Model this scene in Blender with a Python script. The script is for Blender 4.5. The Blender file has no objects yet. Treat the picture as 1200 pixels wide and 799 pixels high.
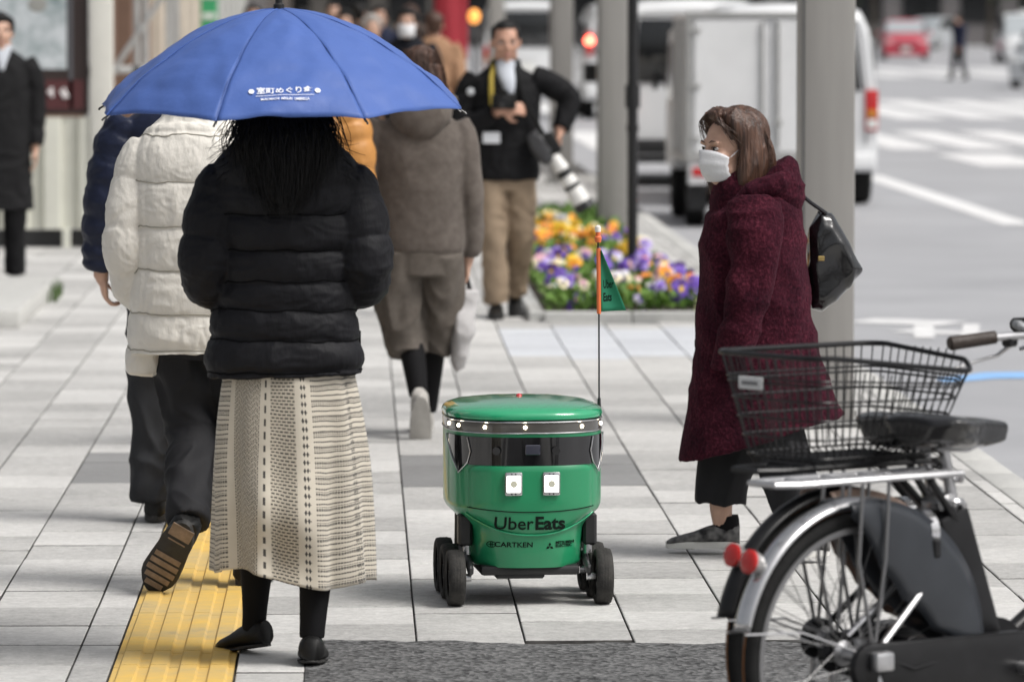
import bpy, bmesh, math, random
import numpy as np
from mathutils import Vector, Matrix, noise, Quaternion
from mathutils.bvhtree import BVHTree

random.seed(7)
R = math.radians
scene = bpy.context.scene
COL = scene.collection

# ------------------------------------------------------------------ camera
CAM_H = 1.8
cam_d = bpy.data.cameras.new('camera')
cam = bpy.data.objects.new('camera', cam_d)
COL.objects.link(cam)
cam.location = (0, 0, CAM_H)
cam_d.sensor_width = 36.0
cam_d.lens = 180.0
cam_d.clip_start = 0.5
cam_d.clip_end = 2000
cam.rotation_euler = (R(90) - math.atan(390 / 6000), 0, -math.atan(181 / 6000))
cam_d.dof.use_dof = True
cam_d.dof.focus_distance = 15.3
cam_d.dof.aperture_fstop = 4.6
cam_d.dof.aperture_blades = 9
scene.camera = cam

# ------------------------------------------------------------------ world, sun, exposure
w = bpy.data.worlds.new('World')
scene.world = w
w.use_nodes = True
nt = w.node_tree
bg = nt.nodes['Background']
sky = nt.nodes.new('ShaderNodeTexSky')
sky.sky_type = 'NISHITA'
sky.sun_disc = False
sky.sun_elevation = R(54)
sky.sun_rotation = R(118)
sky.air_density = 1.0
sky.dust_density = 6.0
sky.ozone_density = 1.0
hs = nt.nodes.new('ShaderNodeHueSaturation')
hs.inputs['Saturation'].default_value = 0.22      # a white, clouded sky
nt.links.new(sky.outputs[0], hs.inputs['Color'])
nt.links.new(hs.outputs[0], bg.inputs['Color'])
bg.inputs['Strength'].default_value = 0.10
sun_d = bpy.data.lights.new('sun', 'SUN')
sun_d.energy = 2.0
sun_d.angle = R(24)
sun_d.color = (1.0, 0.97, 0.93)
sun = bpy.data.objects.new('sun', sun_d)
COL.objects.link(sun)
sun.location = (0, 0, 30)
# light comes from high up, behind the camera and to the right
sun.rotation_euler = (R(36), 0, R(62))
scene.view_settings.view_transform = 'Standard'
scene.view_settings.look = 'None'
scene.view_settings.gamma = 1.0
scene.view_settings.exposure = 0.33
scene.view_settings.use_curve_mapping = False
scene.cycles.use_denoising = True
scene.cycles.max_bounces = 8
scene.cycles.transparent_max_bounces = 12

# ------------------------------------------------------------------ materials
_m = {}
def mat(name, col, rough=0.6, var=0.0, vscale=8.0, bump=0.0, bscale=60.0, metal=0.0, coat=0.0,
        emit=None, estr=0.0, alpha=1.0, trans=0.0, sheen=0.0, stretch=(1, 1, 1), spec=0.5, col2=None, detail=3.0, bdist=0.01):
    if name in _m:
        return _m[name]
    m = bpy.data.materials.new(name)
    m.use_nodes = True
    n = m.node_tree
    p = n.nodes['Principled BSDF']
    c4 = (*col, 1)
    p.inputs['Base Color'].default_value = c4
    p.inputs['Roughness'].default_value = rough
    p.inputs['Metallic'].default_value = metal
    p.inputs['Coat Weight'].default_value = coat
    p.inputs['Coat Roughness'].default_value = 0.08
    p.inputs['Specular IOR Level'].default_value = spec
    p.inputs['Alpha'].default_value = alpha
    p.inputs['Transmission Weight'].default_value = trans
    p.inputs['Sheen Weight'].default_value = sheen
    p.inputs['Sheen Roughness'].default_value = 0.4
    if emit:
        p.inputs['Emission Color'].default_value = (*emit, 1)
        p.inputs['Emission Strength'].default_value = estr
    if var or bump or col2:
        tc = n.nodes.new('ShaderNodeTexCoord')
        mp = n.nodes.new('ShaderNodeMapping')
        mp.inputs['Scale'].default_value = stretch
        n.links.new(tc.outputs['Object'], mp.inputs['Vector'])
    if var or col2:
        t = n.nodes.new('ShaderNodeTexNoise')
        t.inputs['Scale'].default_value = vscale
        t.inputs['Detail'].default_value = detail
        t.inputs['Roughness'].default_value = 0.62
        n.links.new(mp.outputs[0], t.inputs['Vector'])
        r = n.nodes.new('ShaderNodeValToRGB')
        a = col if col2 else tuple(x * (1 - var) for x in col)
        b = col2 if col2 else tuple(min(1, x * (1 + var)) for x in col)
        r.color_ramp.elements[0].position = 0.32
        r.color_ramp.elements[1].position = 0.68
        r.color_ramp.elements[0].color = (*a, 1)
        r.color_ramp.elements[1].color = (*b, 1)
        n.links.new(t.outputs['Fac'], r.inputs['Fac'])
        n.links.new(r.outputs[0], p.inputs['Base Color'])
    if bump:
        t2 = n.nodes.new('ShaderNodeTexNoise')
        t2.inputs['Scale'].default_value = bscale
        t2.inputs['Detail'].default_value = 4.0
        n.links.new(mp.outputs[0], t2.inputs['Vector'])
        bp = n.nodes.new('ShaderNodeBump')
        bp.inputs['Strength'].default_value = bump
        bp.inputs['Distance'].default_value = bdist
        n.links.new(t2.outputs['Fac'], bp.inputs['Height'])
        n.links.new(bp.outputs[0], p.inputs['Normal'])
    _m[name] = m
    return m

class NG:
    """small helper to write node maths"""
    def __init__(self, m):
        self.n = m.node_tree
    def new(self, t, **kw):
        x = self.n.nodes.new(t)
        for k, v in kw.items():
            setattr(x, k, v)
        return x
    def link(self, a, b):
        self.n.links.new(a, b)
    def math(self, op, a, b=0.0, c=0.0):
        x = self.n.nodes.new('ShaderNodeMath')
        x.operation = op
        for i, v in enumerate((a, b, c)):
            if isinstance(v, (int, float)):
                x.inputs[i].default_value = v
            else:
                self.n.links.new(v, x.inputs[i])
        return x.outputs[0]
    def mix(self, f, a, b):
        x = self.n.nodes.new('ShaderNodeMix')
        x.data_type = 'RGBA'
        for s, v in ((0, f), (6, a), (7, b)):
            if isinstance(v, (int, float)):
                x.inputs[s].default_value = v
            elif isinstance(v, tuple):
                x.inputs[s].default_value = (*v, 1)
            else:
                self.n.links.new(v, x.inputs[s])
        return x.outputs[2]

# ------------------------------------------------------------------ mesh helpers
def V(*a):
    return Vector(a)

def catmull(vals, t):
    n = len(vals) - 1
    x = min(max(t, 0), 1) * n
    i = min(int(x), n - 1)
    f = x - i
    p1, p2 = np.array(vals[i], float), np.array(vals[i + 1], float)
    p0 = np.array(vals[i - 1], float) if i > 0 else 2 * p1 - p2
    p3 = np.array(vals[i + 2], float) if i < n - 1 else 2 * p2 - p1
    return 0.5 * (2 * p1 + (p2 - p0) * f + (2 * p0 - 5 * p1 + 4 * p2 - p3) * f * f + (3 * p1 - p0 - 3 * p2 + p3) * f ** 3)

def sup(c, e):
    return math.copysign(abs(c) ** e, c)

class MB:
    def __init__(self):
        self.v = []
        self.f = []
        self.mi = []
        self.uv = None
        self.cur = 0
    def add(self, verts, faces):
        o = len(self.v)
        self.v.extend([tuple(p) for p in verts])
        for f in faces:
            self.f.append(tuple(i + o for i in f))
            self.mi.append(self.cur)
        return self
    def rings(self, rings, closed=True, cap=(True, True)):
        n = len(rings[0])
        o = len(self.v)
        for r in rings:
            self.v.extend([tuple(p) for p in r])
        k = n if closed else n - 1
        for i in range(len(rings) - 1):
            for j in range(k):
                a = o + i * n + j
                b = o + i * n + (j + 1) % n
                self.f.append((a, b, b + n, a + n))
                self.mi.append(self.cur)
        if cap[0]:
            self.f.append(tuple(o + j for j in range(n))[::-1]); self.mi.append(self.cur)
        if cap[1]:
            e = o + (len(rings) - 1) * n
            self.f.append(tuple(e + j for j in range(n))); self.mi.append(self.cur)
        return self
    def tube(self, pts, r, n=8, cap=True, close=False):
        pts = [Vector(p) for p in pts]
        rr = r if isinstance(r, (list, tuple)) else [r] * len(pts)
        rings = []
        A = None
        m = len(pts)
        for i, p in enumerate(pts):
            if close:
                T = (pts[(i + 1) % m] - pts[i - 1]).normalized()
            else:
                T = (pts[min(i + 1, m - 1)] - pts[max(i - 1, 0)]).normalized()
            if A is None:
                A = T.orthogonal().normalized()
            else:
                A = (A - T * A.dot(T))
                A = A.normalized() if A.length > 1e-6 else T.orthogonal().normalized()
            B = T.cross(A)
            rings.append([p + (A * math.cos(2 * math.pi * k / n) + B * math.sin(2 * math.pi * k / n)) * rr[i] for k in range(n)])
        if close:
            rings.append(rings[0])
            return self.rings(rings, cap=(False, False))
        return self.rings(rings, cap=(cap, cap))
    def ellipsoid(self, c, r, rot=None, nu=14, nv=10):
        c = Vector(c)
        M = rot if rot is not None else Matrix.Identity(3)
        rings = []
        for i in range(nv + 1):
            a = -math.pi / 2 + math.pi * i / nv
            a = max(-math.pi / 2 + 0.06, min(math.pi / 2 - 0.06, a))
            rings.append([c + M @ Vector((r[0] * math.cos(a) * math.cos(2 * math.pi * j / nu),
                                          r[1] * math.cos(a) * math.sin(2 * math.pi * j / nu),
                                          r[2] * math.sin(a))) for j in range(nu)])
        return self.rings(rings)
    def box(self, c, s, rot=None, bev=0.0, seg=1):
        bm = bmesh.new()
        bmesh.ops.create_cube(bm, size=1.0)
        for v in bm.verts:
            v.co = Vector((v.co.x * s[0], v.co.y * s[1], v.co.z * s[2]))
        if bev:
            bmesh.ops.bevel(bm, geom=list(bm.edges), offset=bev, segments=seg, profile=0.5, affect='EDGES', clamp_overlap=True)
        M = rot if rot is not None else Matrix.Identity(3)
        bm.verts.ensure_lookup_table()
        vs = [M @ v.co + Vector(c) for v in bm.verts]
        fs = [[v.index for v in f.verts] for f in bm.faces]
        bm.free()
        return self.add(vs, fs)
    def prism(self, poly, a, b, axis='z', bev=0.0):
        """poly of 2-D points; extruded along axis between a and b (x: (y,z) points, y: (x,z), z: (x,y))"""
        def P(q, t):
            return {'z': (q[0], q[1], t), 'y': (q[0], t, q[1]), 'x': (t, q[0], q[1])}[axis]
        n = len(poly)
        vs = [P(q, a) for q in poly] + [P(q, b) for q in poly]
        fs = [tuple(range(n))[::-1], tuple(range(n, 2 * n))] + [(i, (i + 1) % n, n + (i + 1) % n, n + i) for i in range(n)]
        if bev:
            bm = bmesh.new()
            bv = [bm.verts.new(p) for p in vs]
            for f in fs:
                bm.faces.new([bv[i] for i in f])
            bmesh.ops.bevel(bm, geom=list(bm.edges), offset=bev, segments=2, profile=0.5, affect='EDGES', clamp_overlap=True)
            bm.verts.index_update()
            vs = [v.co.copy() for v in bm.verts]
            fs = [[v.index for v in f.verts] for f in bm.faces]
            bm.free()
        return self.add(vs, fs)
    def lathe(self, prof, n=24, axis='z', c=(0, 0, 0), cap=(True, True)):
        rings = []
        for r, z in prof:
            ring = []
            for j in range(n):
                a = 2 * math.pi * j / n
                p = (r * math.cos(a), r * math.sin(a), z)
                if axis == 'x':
                    p = (p[2], p[0], p[1])
                elif axis == 'y':
                    p = (p[0], p[2], p[1])
                ring.append((p[0] + c[0], p[1] + c[1], p[2] + c[2]))
            rings.append(ring)
        return self.rings(rings, cap=cap)
    def mesh(self, name, mats, smooth=True, angle=35):
        me = bpy.data.meshes.new(name)
        me.from_pydata(self.v, [], self.f)
        bm = bmesh.new(); bm.from_mesh(me)
        bmesh.ops.recalc_face_normals(bm, faces=bm.faces)
        bm.to_mesh(me); bm.free()
        for m in (mats if isinstance(mats, (list, tuple)) else [mats]):
            me.materials.append(m)
        if any(self.mi):
            me.polygons.foreach_set('material_index', self.mi)
        if smooth:
            me.shade_smooth()
            me.set_sharp_from_angle(angle=R(angle))
        me.update()
        return me
    def build(self, name, mats, parent=None, smooth=True, angle=35, loc=None, rot=None):
        return link(name, self.mesh(name, mats, smooth, angle), parent, loc, rot)

def link(name, me, parent=None, loc=None, rot=None):
    o = bpy.data.objects.new(name, me)
    COL.objects.link(o)
    if parent is not None:
        o.parent = parent
    if loc is not None:
        o.location = loc
    if rot is not None:
        o.rotation_euler = rot
    return o

def tag(o, label=None, cat=None, group=None, kind=None):
    if label: o['label'] = label
    if cat: o['category'] = cat
    if group: o['group'] = group
    if kind: o['kind'] = kind
    return o

def thing(name, label, cat, loc=(0, 0, 0), rz=0.0, group=None):
    o = bpy.data.objects.new(name, None)
    o.empty_display_size = 0.2
    COL.objects.link(o)
    o.location = loc
    o.rotation_euler = (0, 0, rz)
    return tag(o, label, cat, group)

def fuse(mb, voxel, smooth=2, name='fused', sfac=0.5):
    """one continuous skin over overlapping closed shapes"""
    me = bpy.data.meshes.new(name)
    me.from_pydata(mb.v, [], mb.f)
    o = bpy.data.objects.new(name, me)
    COL.objects.link(o)
    m = o.modifiers.new('r', 'REMESH'); m.mode = 'VOXEL'; m.voxel_size = voxel
    if smooth:
        s = o.modifiers.new('s', 'SMOOTH'); s.factor = sfac; s.iterations = smooth
    dg = bpy.context.evaluated_depsgraph_get()
    me2 = bpy.data.meshes.new_from_object(o.evaluated_get(dg))
    bpy.data.objects.remove(o); bpy.data.meshes.remove(me)
    me2.name = name
    me2.shade_smooth()
    return me2

def wrinkle(me, amp, scale=(9, 9, 6), seed=0.0, ridged=True, zmask=None):
    if not amp:
        return me
    n = len(me.vertices)
    co = np.empty(n * 3); me.vertices.foreach_get('co', co); co = co.reshape(-1, 3)
    no = np.array([v.normal[:] for v in me.vertices])
    sc = np.array(scale)
    q = co * sc + seed
    d = np.empty(n)
    for i in range(n):
        p = Vector(q[i])
        a = noise.noise(p + 1.3 * noise.noise_vector(p * 0.5))
        d[i] = (0.35 - abs(a) * 1.6) if ridged else a
    if zmask is not None:
        d *= np.array([zmask(c) for c in co])
    co += no * (d * amp)[:, None]
    me.vertices.foreach_set('co', co.ravel())
    me.update()
    return me

def loft(mb, secs, rings=24, n=28, e=0.9, ref=(0, 1, 0), disp=None, cap=True):
    """closed tube along sections (x,y,z,rx,ry); ry lies along ref; disp(t, angle, point) -> added radius"""
    rr = []
    ref = Vector(ref)
    for i in range(rings):
        t = i / (rings - 1)
        s = catmull(secs, t)
        d = catmull(secs, min(1, t + 0.01))[:3] - catmull(secs, max(0, t - 0.01))[:3]
        T = Vector(d).normalized()
        A = ref.cross(T)
        A = A.normalized() if A.length > 1e-5 else Vector((1, 0, 0))
        B = T.cross(A).normalized()
        if B.dot(ref) < 0:
            B = -B; A = -A
        c = Vector(s[:3])
        ring = []
        for j in range(n):
            a = 2 * math.pi * j / n
            ca, sa = sup(math.cos(a), e), sup(math.sin(a), e)
            g = disp(t, a, c) if disp else 0.0
            ring.append(c + A * ca * (max(s[3], 0.003) + g) + B * sa * (max(s[4], 0.003) + g))
        rr.append(ring)
    return mb.rings(rr, cap=(cap, cap))

def seam_ring(mb, secs, z, extra, r, e=.85, n=140, a0=0.0, a1=2 * math.pi, on=None):
    """thin seam line round a loft at height z"""
    best = min(np.linspace(0, 1, 400), key=lambda t: abs(catmull(secs, t)[2] - z))
    s = catmull(secs, best)
    pts = []
    for a in np.linspace(a0, a1, n):
        pts.append((s[0] + sup(math.cos(a), e) * (s[3] + extra), s[1] + sup(math.sin(a), e) * (s[4] + extra), z + .003 * math.sin(7 * a + z * 50)))
    if on is not None:                               # lay the line on the garment's surface
        q = []
        for p in pts:
            h, nrm, _, d = on.find_nearest(Vector(p))
            if h is not None and d < .03:
                q.append(h + nrm * r * .3)
        pts = q
    if len(pts) > 3:
        mb.tube(pts, r, 5)

def bvh(me):
    return BVHTree.FromPolygons([v.co.copy() for v in me.vertices], [tuple(p.vertices) for p in me.polygons])

def text_mesh(s, size, mat_, name, parent, loc, rot, extrude=0.0006, bold=0.0, sx=1.0, align='CENTER', bend=None):
    cu = bpy.data.curves.new(name, 'FONT')
    cu.body = s
    cu.size = size
    cu.extrude = extrude
    cu.offset = bold
    cu.align_x = align
    cu.align_y = 'CENTER'
    cu.resolution_u = 3
    o = bpy.data.objects.new(name, cu)
    COL.objects.link(o)
    dg = bpy.context.evaluated_depsgraph_get()
    me = bpy.data.meshes.new_from_object(o.evaluated_get(dg))
    bpy.data.objects.remove(o); bpy.data.curves.remove(cu)
    for v in me.vertices:
        v.co.x *= sx
    if bend:
        for v in me.vertices:
            v.co = bend(v.co)
    me.materials.clear()
    me.materials.append(mat_)
    o = link(name, me, parent, loc, rot)
    return o

def copy_tree(o, parent=None):
    c = o.copy(); COL.objects.link(c)
    if parent is not None:
        c.parent = parent
    for ch in list(o.children):
        copy_tree(ch, c)
    return c
# ================================================================== THE SETTING
ROAD_Z = -0.12

def ground_mat(name, c1, c2, scale, bump, bscale, rough=0.85, speck=0.0):
    m = mat(name, c1, rough, col2=c2, vscale=scale, bump=bump, bscale=bscale, detail=8.0, bdist=0.006)
    return m

M_road = ground_mat('asphalt_road', (0.32, 0.323, 0.338), (0.40, 0.403, 0.418), 0.6, 0.25, 90, rough=0.5)
M_patch = bpy.data.materials.new('asphalt_patch')
M_patch.use_nodes = True
def _patch():
    g = NG(M_patch); p = M_patch.node_tree.nodes['Principled BSDF']
    tc = g.new('ShaderNodeTexCoord')
    v = g.new('ShaderNodeTexVoronoi'); v.inputs['Scale'].default_value = 70
    g.link(tc.outputs['Object'], v.inputs['Vector'])
    nz = g.new('ShaderNodeTexNoise'); nz.inputs['Scale'].default_value = 6; nz.inputs['Detail'].default_value = 6
    g.link(tc.outputs['Object'], nz.inputs['Vector'])
    sep = g.new('ShaderNodeSeparateColor'); g.link(v.outputs['Color'], sep.inputs[0])
    k = g.math('MULTIPLY_ADD', sep.outputs[0], 0.7, g.math('MULTIPLY', nz.outputs['Fac'], 0.5))
    r = g.new('ShaderNodeValToRGB')
    r.color_ramp.elements[0].position = 0.25; r.color_ramp.elements[0].color = (0.014, 0.014, 0.015, 1)
    r.color_ramp.elements[1].position = 0.95; r.color_ramp.elements[1].color = (0.17, 0.17, 0.17, 1)
    g.link(k, r.inputs[0]); g.link(r.outputs[0], p.inputs['Base Color'])
    p.inputs['Roughness'].default_value = 0.8
    b = g.new('ShaderNodeBump'); b.inputs['Strength'].default_value = 0.7; b.inputs['Distance'].default_value = 0.006
    g.link(v.outputs['Distance'], b.inputs['Height']); g.link(b.outputs[0], p.inputs['Normal'])
_patch()

def slab_mat(name, base, dark, spread=0.16):
    m = bpy.data.materials.new(name); m.use_nodes = True
    g = NG(m); p = m.node_tree.nodes['Principled BSDF']
    oi = g.new('ShaderNodeObjectInfo'); ge = g.new('ShaderNodeNewGeometry')
    rnd = g.math('FRACT', g.math('ADD', oi.outputs['Random'], ge.outputs['Random Per Island']))
    tc = g.new('ShaderNodeTexCoord')
    mp = g.new('ShaderNodeMapping')
    g.link(ge.outputs['Position'], mp.inputs['Vector'])
    n1 = g.new('ShaderNodeTexNoise'); n1.inputs['Scale'].default_value = 1.1; n1.inputs['Detail'].default_value = 9; n1.inputs['Roughness'].default_value = 0.7
    n2 = g.new('ShaderNodeTexNoise'); n2.inputs['Scale'].default_value = 95; n2.inputs['Detail'].default_value = 6; n2.inputs['Roughness'].default_value = 0.75
    n3 = g.new('ShaderNodeTexNoise'); n3.inputs['Scale'].default_value = 24; n3.inputs['Detail'].default_value = 9; n3.inputs['Roughness'].default_value = 0.75
    for t in (n1, n2, n3):
        g.link(mp.outputs[0], t.inputs['Vector'])
    k = g.math('MULTIPLY_ADD', n1.outputs['Fac'], 0.80, g.math('MULTIPLY', rnd, spread * 2.4))
    k = g.math('MULTIPLY_ADD', n2.outputs['Fac'], 0.80, k)
    k = g.math('MULTIPLY_ADD', n3.outputs['Fac'], 1.15, k)
    k = g.math('SUBTRACT', k, 0.98)
    g.link(g.mix(k, dark, base), p.inputs['Base Color'])
    p.inputs['Roughness'].default_value = 0.72
    b = g.new('ShaderNodeBump'); b.inputs['Strength'].default_value = 0.5; b.inputs['Distance'].default_value = 0.004
    g.link(n2.outputs['Fac'], b.inputs['Height']); g.link(b.outputs[0], p.inputs['Normal'])
    return m
M_slab = slab_mat('granite_slab', (0.66, 0.65, 0.63), (0.19, 0.188, 0.182))
M_slab_dark = slab_mat('dark_granite_slab', (0.27, 0.27, 0.268), (0.13, 0.13, 0.13))
M_slab_pale = slab_mat('pale_granite_slab', (0.62, 0.64, 0.67), (0.40, 0.41, 0.44))
M_joint = mat('slab_joint', (0.085, 0.082, 0.078), 0.95, var=0.5, vscale=12)
M_kerb = slab_mat('kerb_granite', (0.58, 0.575, 0.55), (0.33, 0.33, 0.32))
M_yellow = bpy.data.materials.new('tactile_yellow'); M_yellow.use_nodes = True
def _yel():
    g = NG(M_yellow); p = M_yellow.node_tree.nodes['Principled BSDF']
    ge = g.new('ShaderNodeNewGeometry'); oi = g.new('ShaderNodeObjectInfo')
    n1 = g.new('ShaderNodeTexNoise'); n1.inputs['Scale'].default_value = 14; n1.inputs['Detail'].default_value = 8; n1.inputs['Roughness'].default_value = 0.75
    n2 = g.new('ShaderNodeTexNoise'); n2.inputs['Scale'].default_value = 2.2; n2.inputs['Detail'].default_value = 6
    g.link(ge.outputs['Position'], n1.inputs['Vector']); g.link(ge.outputs['Position'], n2.inputs['Vector'])
    k = g.math('MULTIPLY_ADD', n1.outputs['Fac'], 1.1, g.math('MULTIPLY', n2.outputs['Fac'], 1.1))
    k = g.math('MULTIPLY_ADD', oi.outputs['Random'], 0.35, k)
    r = g.new('ShaderNodeValToRGB')
    e = r.color_ramp.elements
    e[0].position = 0.75; e[0].color = (0.28, 0.24, 0.17, 1)
    e[1].position = 1.35; e[1].color = (0.68, 0.44, 0.10, 1)
    x = e.new(0.95); x.color = (0.52, 0.38, 0.16, 1)
    r2 = g.math('DIVIDE', k, 1.55)
    for el, pos in zip(sorted(e, key=lambda q: q.position), (0.50, 0.68, 0.98)):
        el.position = pos
    g.link(r2, r.inputs[0]); g.link(r.outputs[0], p.inputs['Base Color'])
    p.inputs['Roughness'].default_value = 0.7
    b = g.new('ShaderNodeBump'); b.inputs['Strength'].default_value = 0.3; b.inputs['Distance'].default_value = 0.003
    g.link(n1.outputs['Fac'], b.inputs['Height']); g.link(b.outputs[0], p.inputs['Normal'])
_yel()
M_white_paint = mat('road_paint_white', (0.68, 0.68, 0.68), 0.7, var=0.16, vscale=7, detail=8)
M_blue_paint = mat('road_paint_blue', (0.24, 0.44, 0.74), 0.7, var=0.10, vscale=7)

def sheet(name, x0, x1, y0, y1, z, m, parent=None, kind='structure'):
    b = MB().add([(x0, y0, z), (x1, y0, z), (x1, y1, z), (x0, y1, z)], [(0, 1, 2, 3)])
    o = b.build(name, m, parent, smooth=False)
    if kind and parent is None:
        o['kind'] = kind
    return o

ground = sheet('ground', -600, 900, -60, 1200, ROAD_Z - 0.006, mat('ground_far', (0.24, 0.24, 0.245), 0.9, var=0.15, vscale=0.3))
road = sheet('road', 2.55, 60, -20, 330, ROAD_Z, M_road)
# pavement bed (what shows between the slabs)
pb = MB().box((-3.7, 50, -0.07), (12.2, 140, 0.116))
pavement = pb.build('pavement', M_joint, smooth=False)
pavement['kind'] = 'structure'

TOP = 0.0
COLS = []                                    # (x0, x1) of every slab column
for k in range(18):
    COLS.append((-0.785 - 0.31 * (k + 1), -0.785 - 0.31 * k))
COLS.append((-0.785, -0.675))
COLS.append((-0.335, -0.145)); COLS.append((-0.145, 0.165))
for k in range(7):
    COLS.append((0.165 + 0.31 * k, 0.475 + 0.31 * k))
COLS.append((2.335, 2.402))
JT = 0.0055
slab_cache = {}
SLAB_MI = [0] + [1] * 4 + [0] * 4                 # grimy sides below the chamfer
def slab_mesh(wd, ln, m):
    key = (round(wd, 3), round(ln, 3), m.name)
    if key not in slab_cache:
        hw, hl, b = wd / 2, ln / 2, 0.0025
        vs, n = [], 4
        for (q, z) in ((0.0, -0.05), (0.0, -b), (b, 0.0)):
            vs += [(-hw + q, -hl + q, z), (hw - q, -hl + q, z), (hw - q, hl - q, z), (-hw + q, hl - q, z)]
        fs = [(8, 9, 10, 11)]
        for r_ in (0, 4):
            for j in range(4):
                fs.append((r_ + j, r_ + (j + 1) % 4, r_ + 4 + (j + 1) % 4, r_ + 4 + j))
        me = bpy.data.meshes.new('paving_slab'); me.from_pydata(vs, [], fs); me.materials.append(m); me.materials.append(M_joint)
        me.polygons.foreach_set('material_index', SLAB_MI)
        slab_cache[key] = (me, vs, fs)
    return slab_cache[key]

def in_view(x, y, mar=0.15):
    px = 419 + x / y * 6000
    py = 10 + 1.8 / y * 6000
    return -40 < px < 1240 and py < 815
rs = random.Random(3)
cands = []
BAND = (19.45, 20.65)                         # band of darker stones across the walk
PALE = (26.3, 28.9)
for ci, (x0, x1) in enumerate(COLS):
    y = 1.0 + (0.22 if ci % 2 else 0.0) + rs.uniform(-0.06, 0.06)
    L = 0.45
    while y < 92:
        cx, cy = (x0 + x1) / 2, y + L / 2
        m = M_slab
        if BAND[0] < cy < BAND[1] and (0.03 < cx < 1.1 or -1.1 < cx < -0.8):
            m = M_slab_dark
        if PALE[0] < cy < PALE[1] and 0.9 < cx < 2.5:
            m = M_slab_pale
        inpatch = -0.15 < cx < 1.4 and 8.0 < cy < 14.4
        inbed = 1.02 < cx < 2.0 and 29.2 < cy < 43.5
        if not inpatch and not inbed:
            cands.append((cx, cy, x1 - x0 - JT, L - rs.uniform(.012, .024), m))
        y += L
cands.sort(key=lambda c: (0 if in_view(c[0], c[1]) else 1, c[1]))
far = MB(); far_d = MB(); far_p = MB()
for i, (cx, cy, wd, ln, m) in enumerate(cands):
    me, vs, fs = slab_mesh(wd, ln, m)
    dz = rs.uniform(-0.0018, 0.0018)
    if i < 298:
        o = link('paving_slab', me, pavement, (cx, cy, TOP + dz), (rs.uniform(-.002, .002), rs.uniform(-.003, .003), 0))
    else:
        b = {M_slab: far, M_slab_dark: far_d, M_slab_pale: far_p}[m]
        n0 = len(b.f); b.add([(v[0] + cx, v[1] + cy, v[2] + TOP + dz) for v in vs], fs); b.mi[n0:] = SLAB_MI
for b, m in ((far, M_slab), (far_d, M_slab_dark), (far_p, M_slab_pale)):
    if b.v:
        o = b.build('distant_slabs', [m, M_joint], pavement, smooth=False); o['kind'] = 'stuff'
sheet('distant_paving', -9.7, 2.4, 92, 120, -0.004, M_slab, pavement)

# tactile guide strip: 0.3 m tiles with four raised bars
def tactile_mesh():
    b = MB()
    hw, hl = 0.165, 0.1493
    b.add([(-hw, -hl, -0.05), (hw, -hl, -0.05), (hw, hl, -0.05), (-hw, hl, -0.05),
           (-hw, -hl, 0), (hw, -hl, 0), (hw, hl, 0), (-hw, hl, 0)],
          [(4, 5, 6, 7), (0, 1, 5, 4), (1, 2, 6, 5), (2, 3, 7, 6), (3, 0, 4, 7)])
    for k in range(4):
        x = -0.123 + 0.082 * k
        q = 0.1493
        vs = [(x - .028, -q, 0), (x + .028, -q, 0), (x + .028, q, 0), (x - .028, q, 0),
              (x - .022, -q + .001, .008), (x + .022, -q + .001, .008), (x + .022, q - .001, .008), (x - .022, q - .001, .008)]
        b.add(vs, [(4, 5, 6, 7), (0, 1, 5, 4), (1, 2, 6, 5), (2, 3, 7, 6), (3, 0, 4, 7)])
    return b.mesh('tactile_tile', M_yellow, smooth=False)
tm = tactile_mesh()
for k in range(150):
    link('tactile_tile', tm, pavement, (-0.505, 13.2 + 0.3 * k, 0.001 + rs.uniform(-.001, .001)))

# asphalt repair patch with an uneven edge
pp = []
for i in range(26):
    x = -0.145 + 1.75 * i / 25
    pp.append((x, 14.42 + 0.02 * math.sin(i * 1.1) + 0.015 * math.sin(i * 2.7) + (0.03 if i > 7 else 0.09) * (1 if i < 7 else 0.2)))
poly = [(-0.145, 7.9), (1.605, 7.9)] + pp[::-1]
M0 = MB().prism(poly, -0.05, 0.003)
M0.build('asphalt_patch', M_patch, pavement, smooth=False)

# kerb stones along the road
kb = MB().box((0, 0, 0), (0.146, 0.595, 0.20), bev=0.012, seg=2).mesh('kerb_stone', M_kerb)
kerb = MB().box((2.475, 50, -0.14), (0.13, 140, 0.08)).build('kerb', M_joint, smooth=False)
kerb['kind'] = 'structure'
for k in range(160):
    link('kerb_stone', kb, kerb, (2.475, 8 + 0.6 * k, -0.096 + rs.uniform(-.002, .002)))

# road markings
ZM = ROAD_Z + 0.004
def mark(name, x0, x1, y0, y1, m=M_white_paint, z=ZM):
    return MB().add([(x0, y0, z), (x1, y0, z), (x1, y1, z), (x0, y1, z)], [(0, 1, 2, 3)]).build(name, m, road, smooth=False)
mark('lane_line', 5.72, 6.0, 45.2, 58.5)
mark('lane_line', 5.72, 6.0, 30.0, 36.0)
for k in range(22):
    mark('crosswalk_stripe', 3.2 + 1.02 * k, 3.88 + 1.02 * k, 69.5, 79.5)
for k in range(22):
    mark('crosswalk_stripe', 3.4 + 1.2 * k, 4.25 + 1.2 * k, 88.5, 106)
for k in range(24):
    mark('crosswalk_stripe', 10.2 + 1.5 * k, 11.0 + 1.5 * k, 141, 163)
mark('stop_line', 7.6, 8.5, 62.0, 67.2)
mark('lane_line', 11.0, 11.25, 112, 135)
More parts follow.
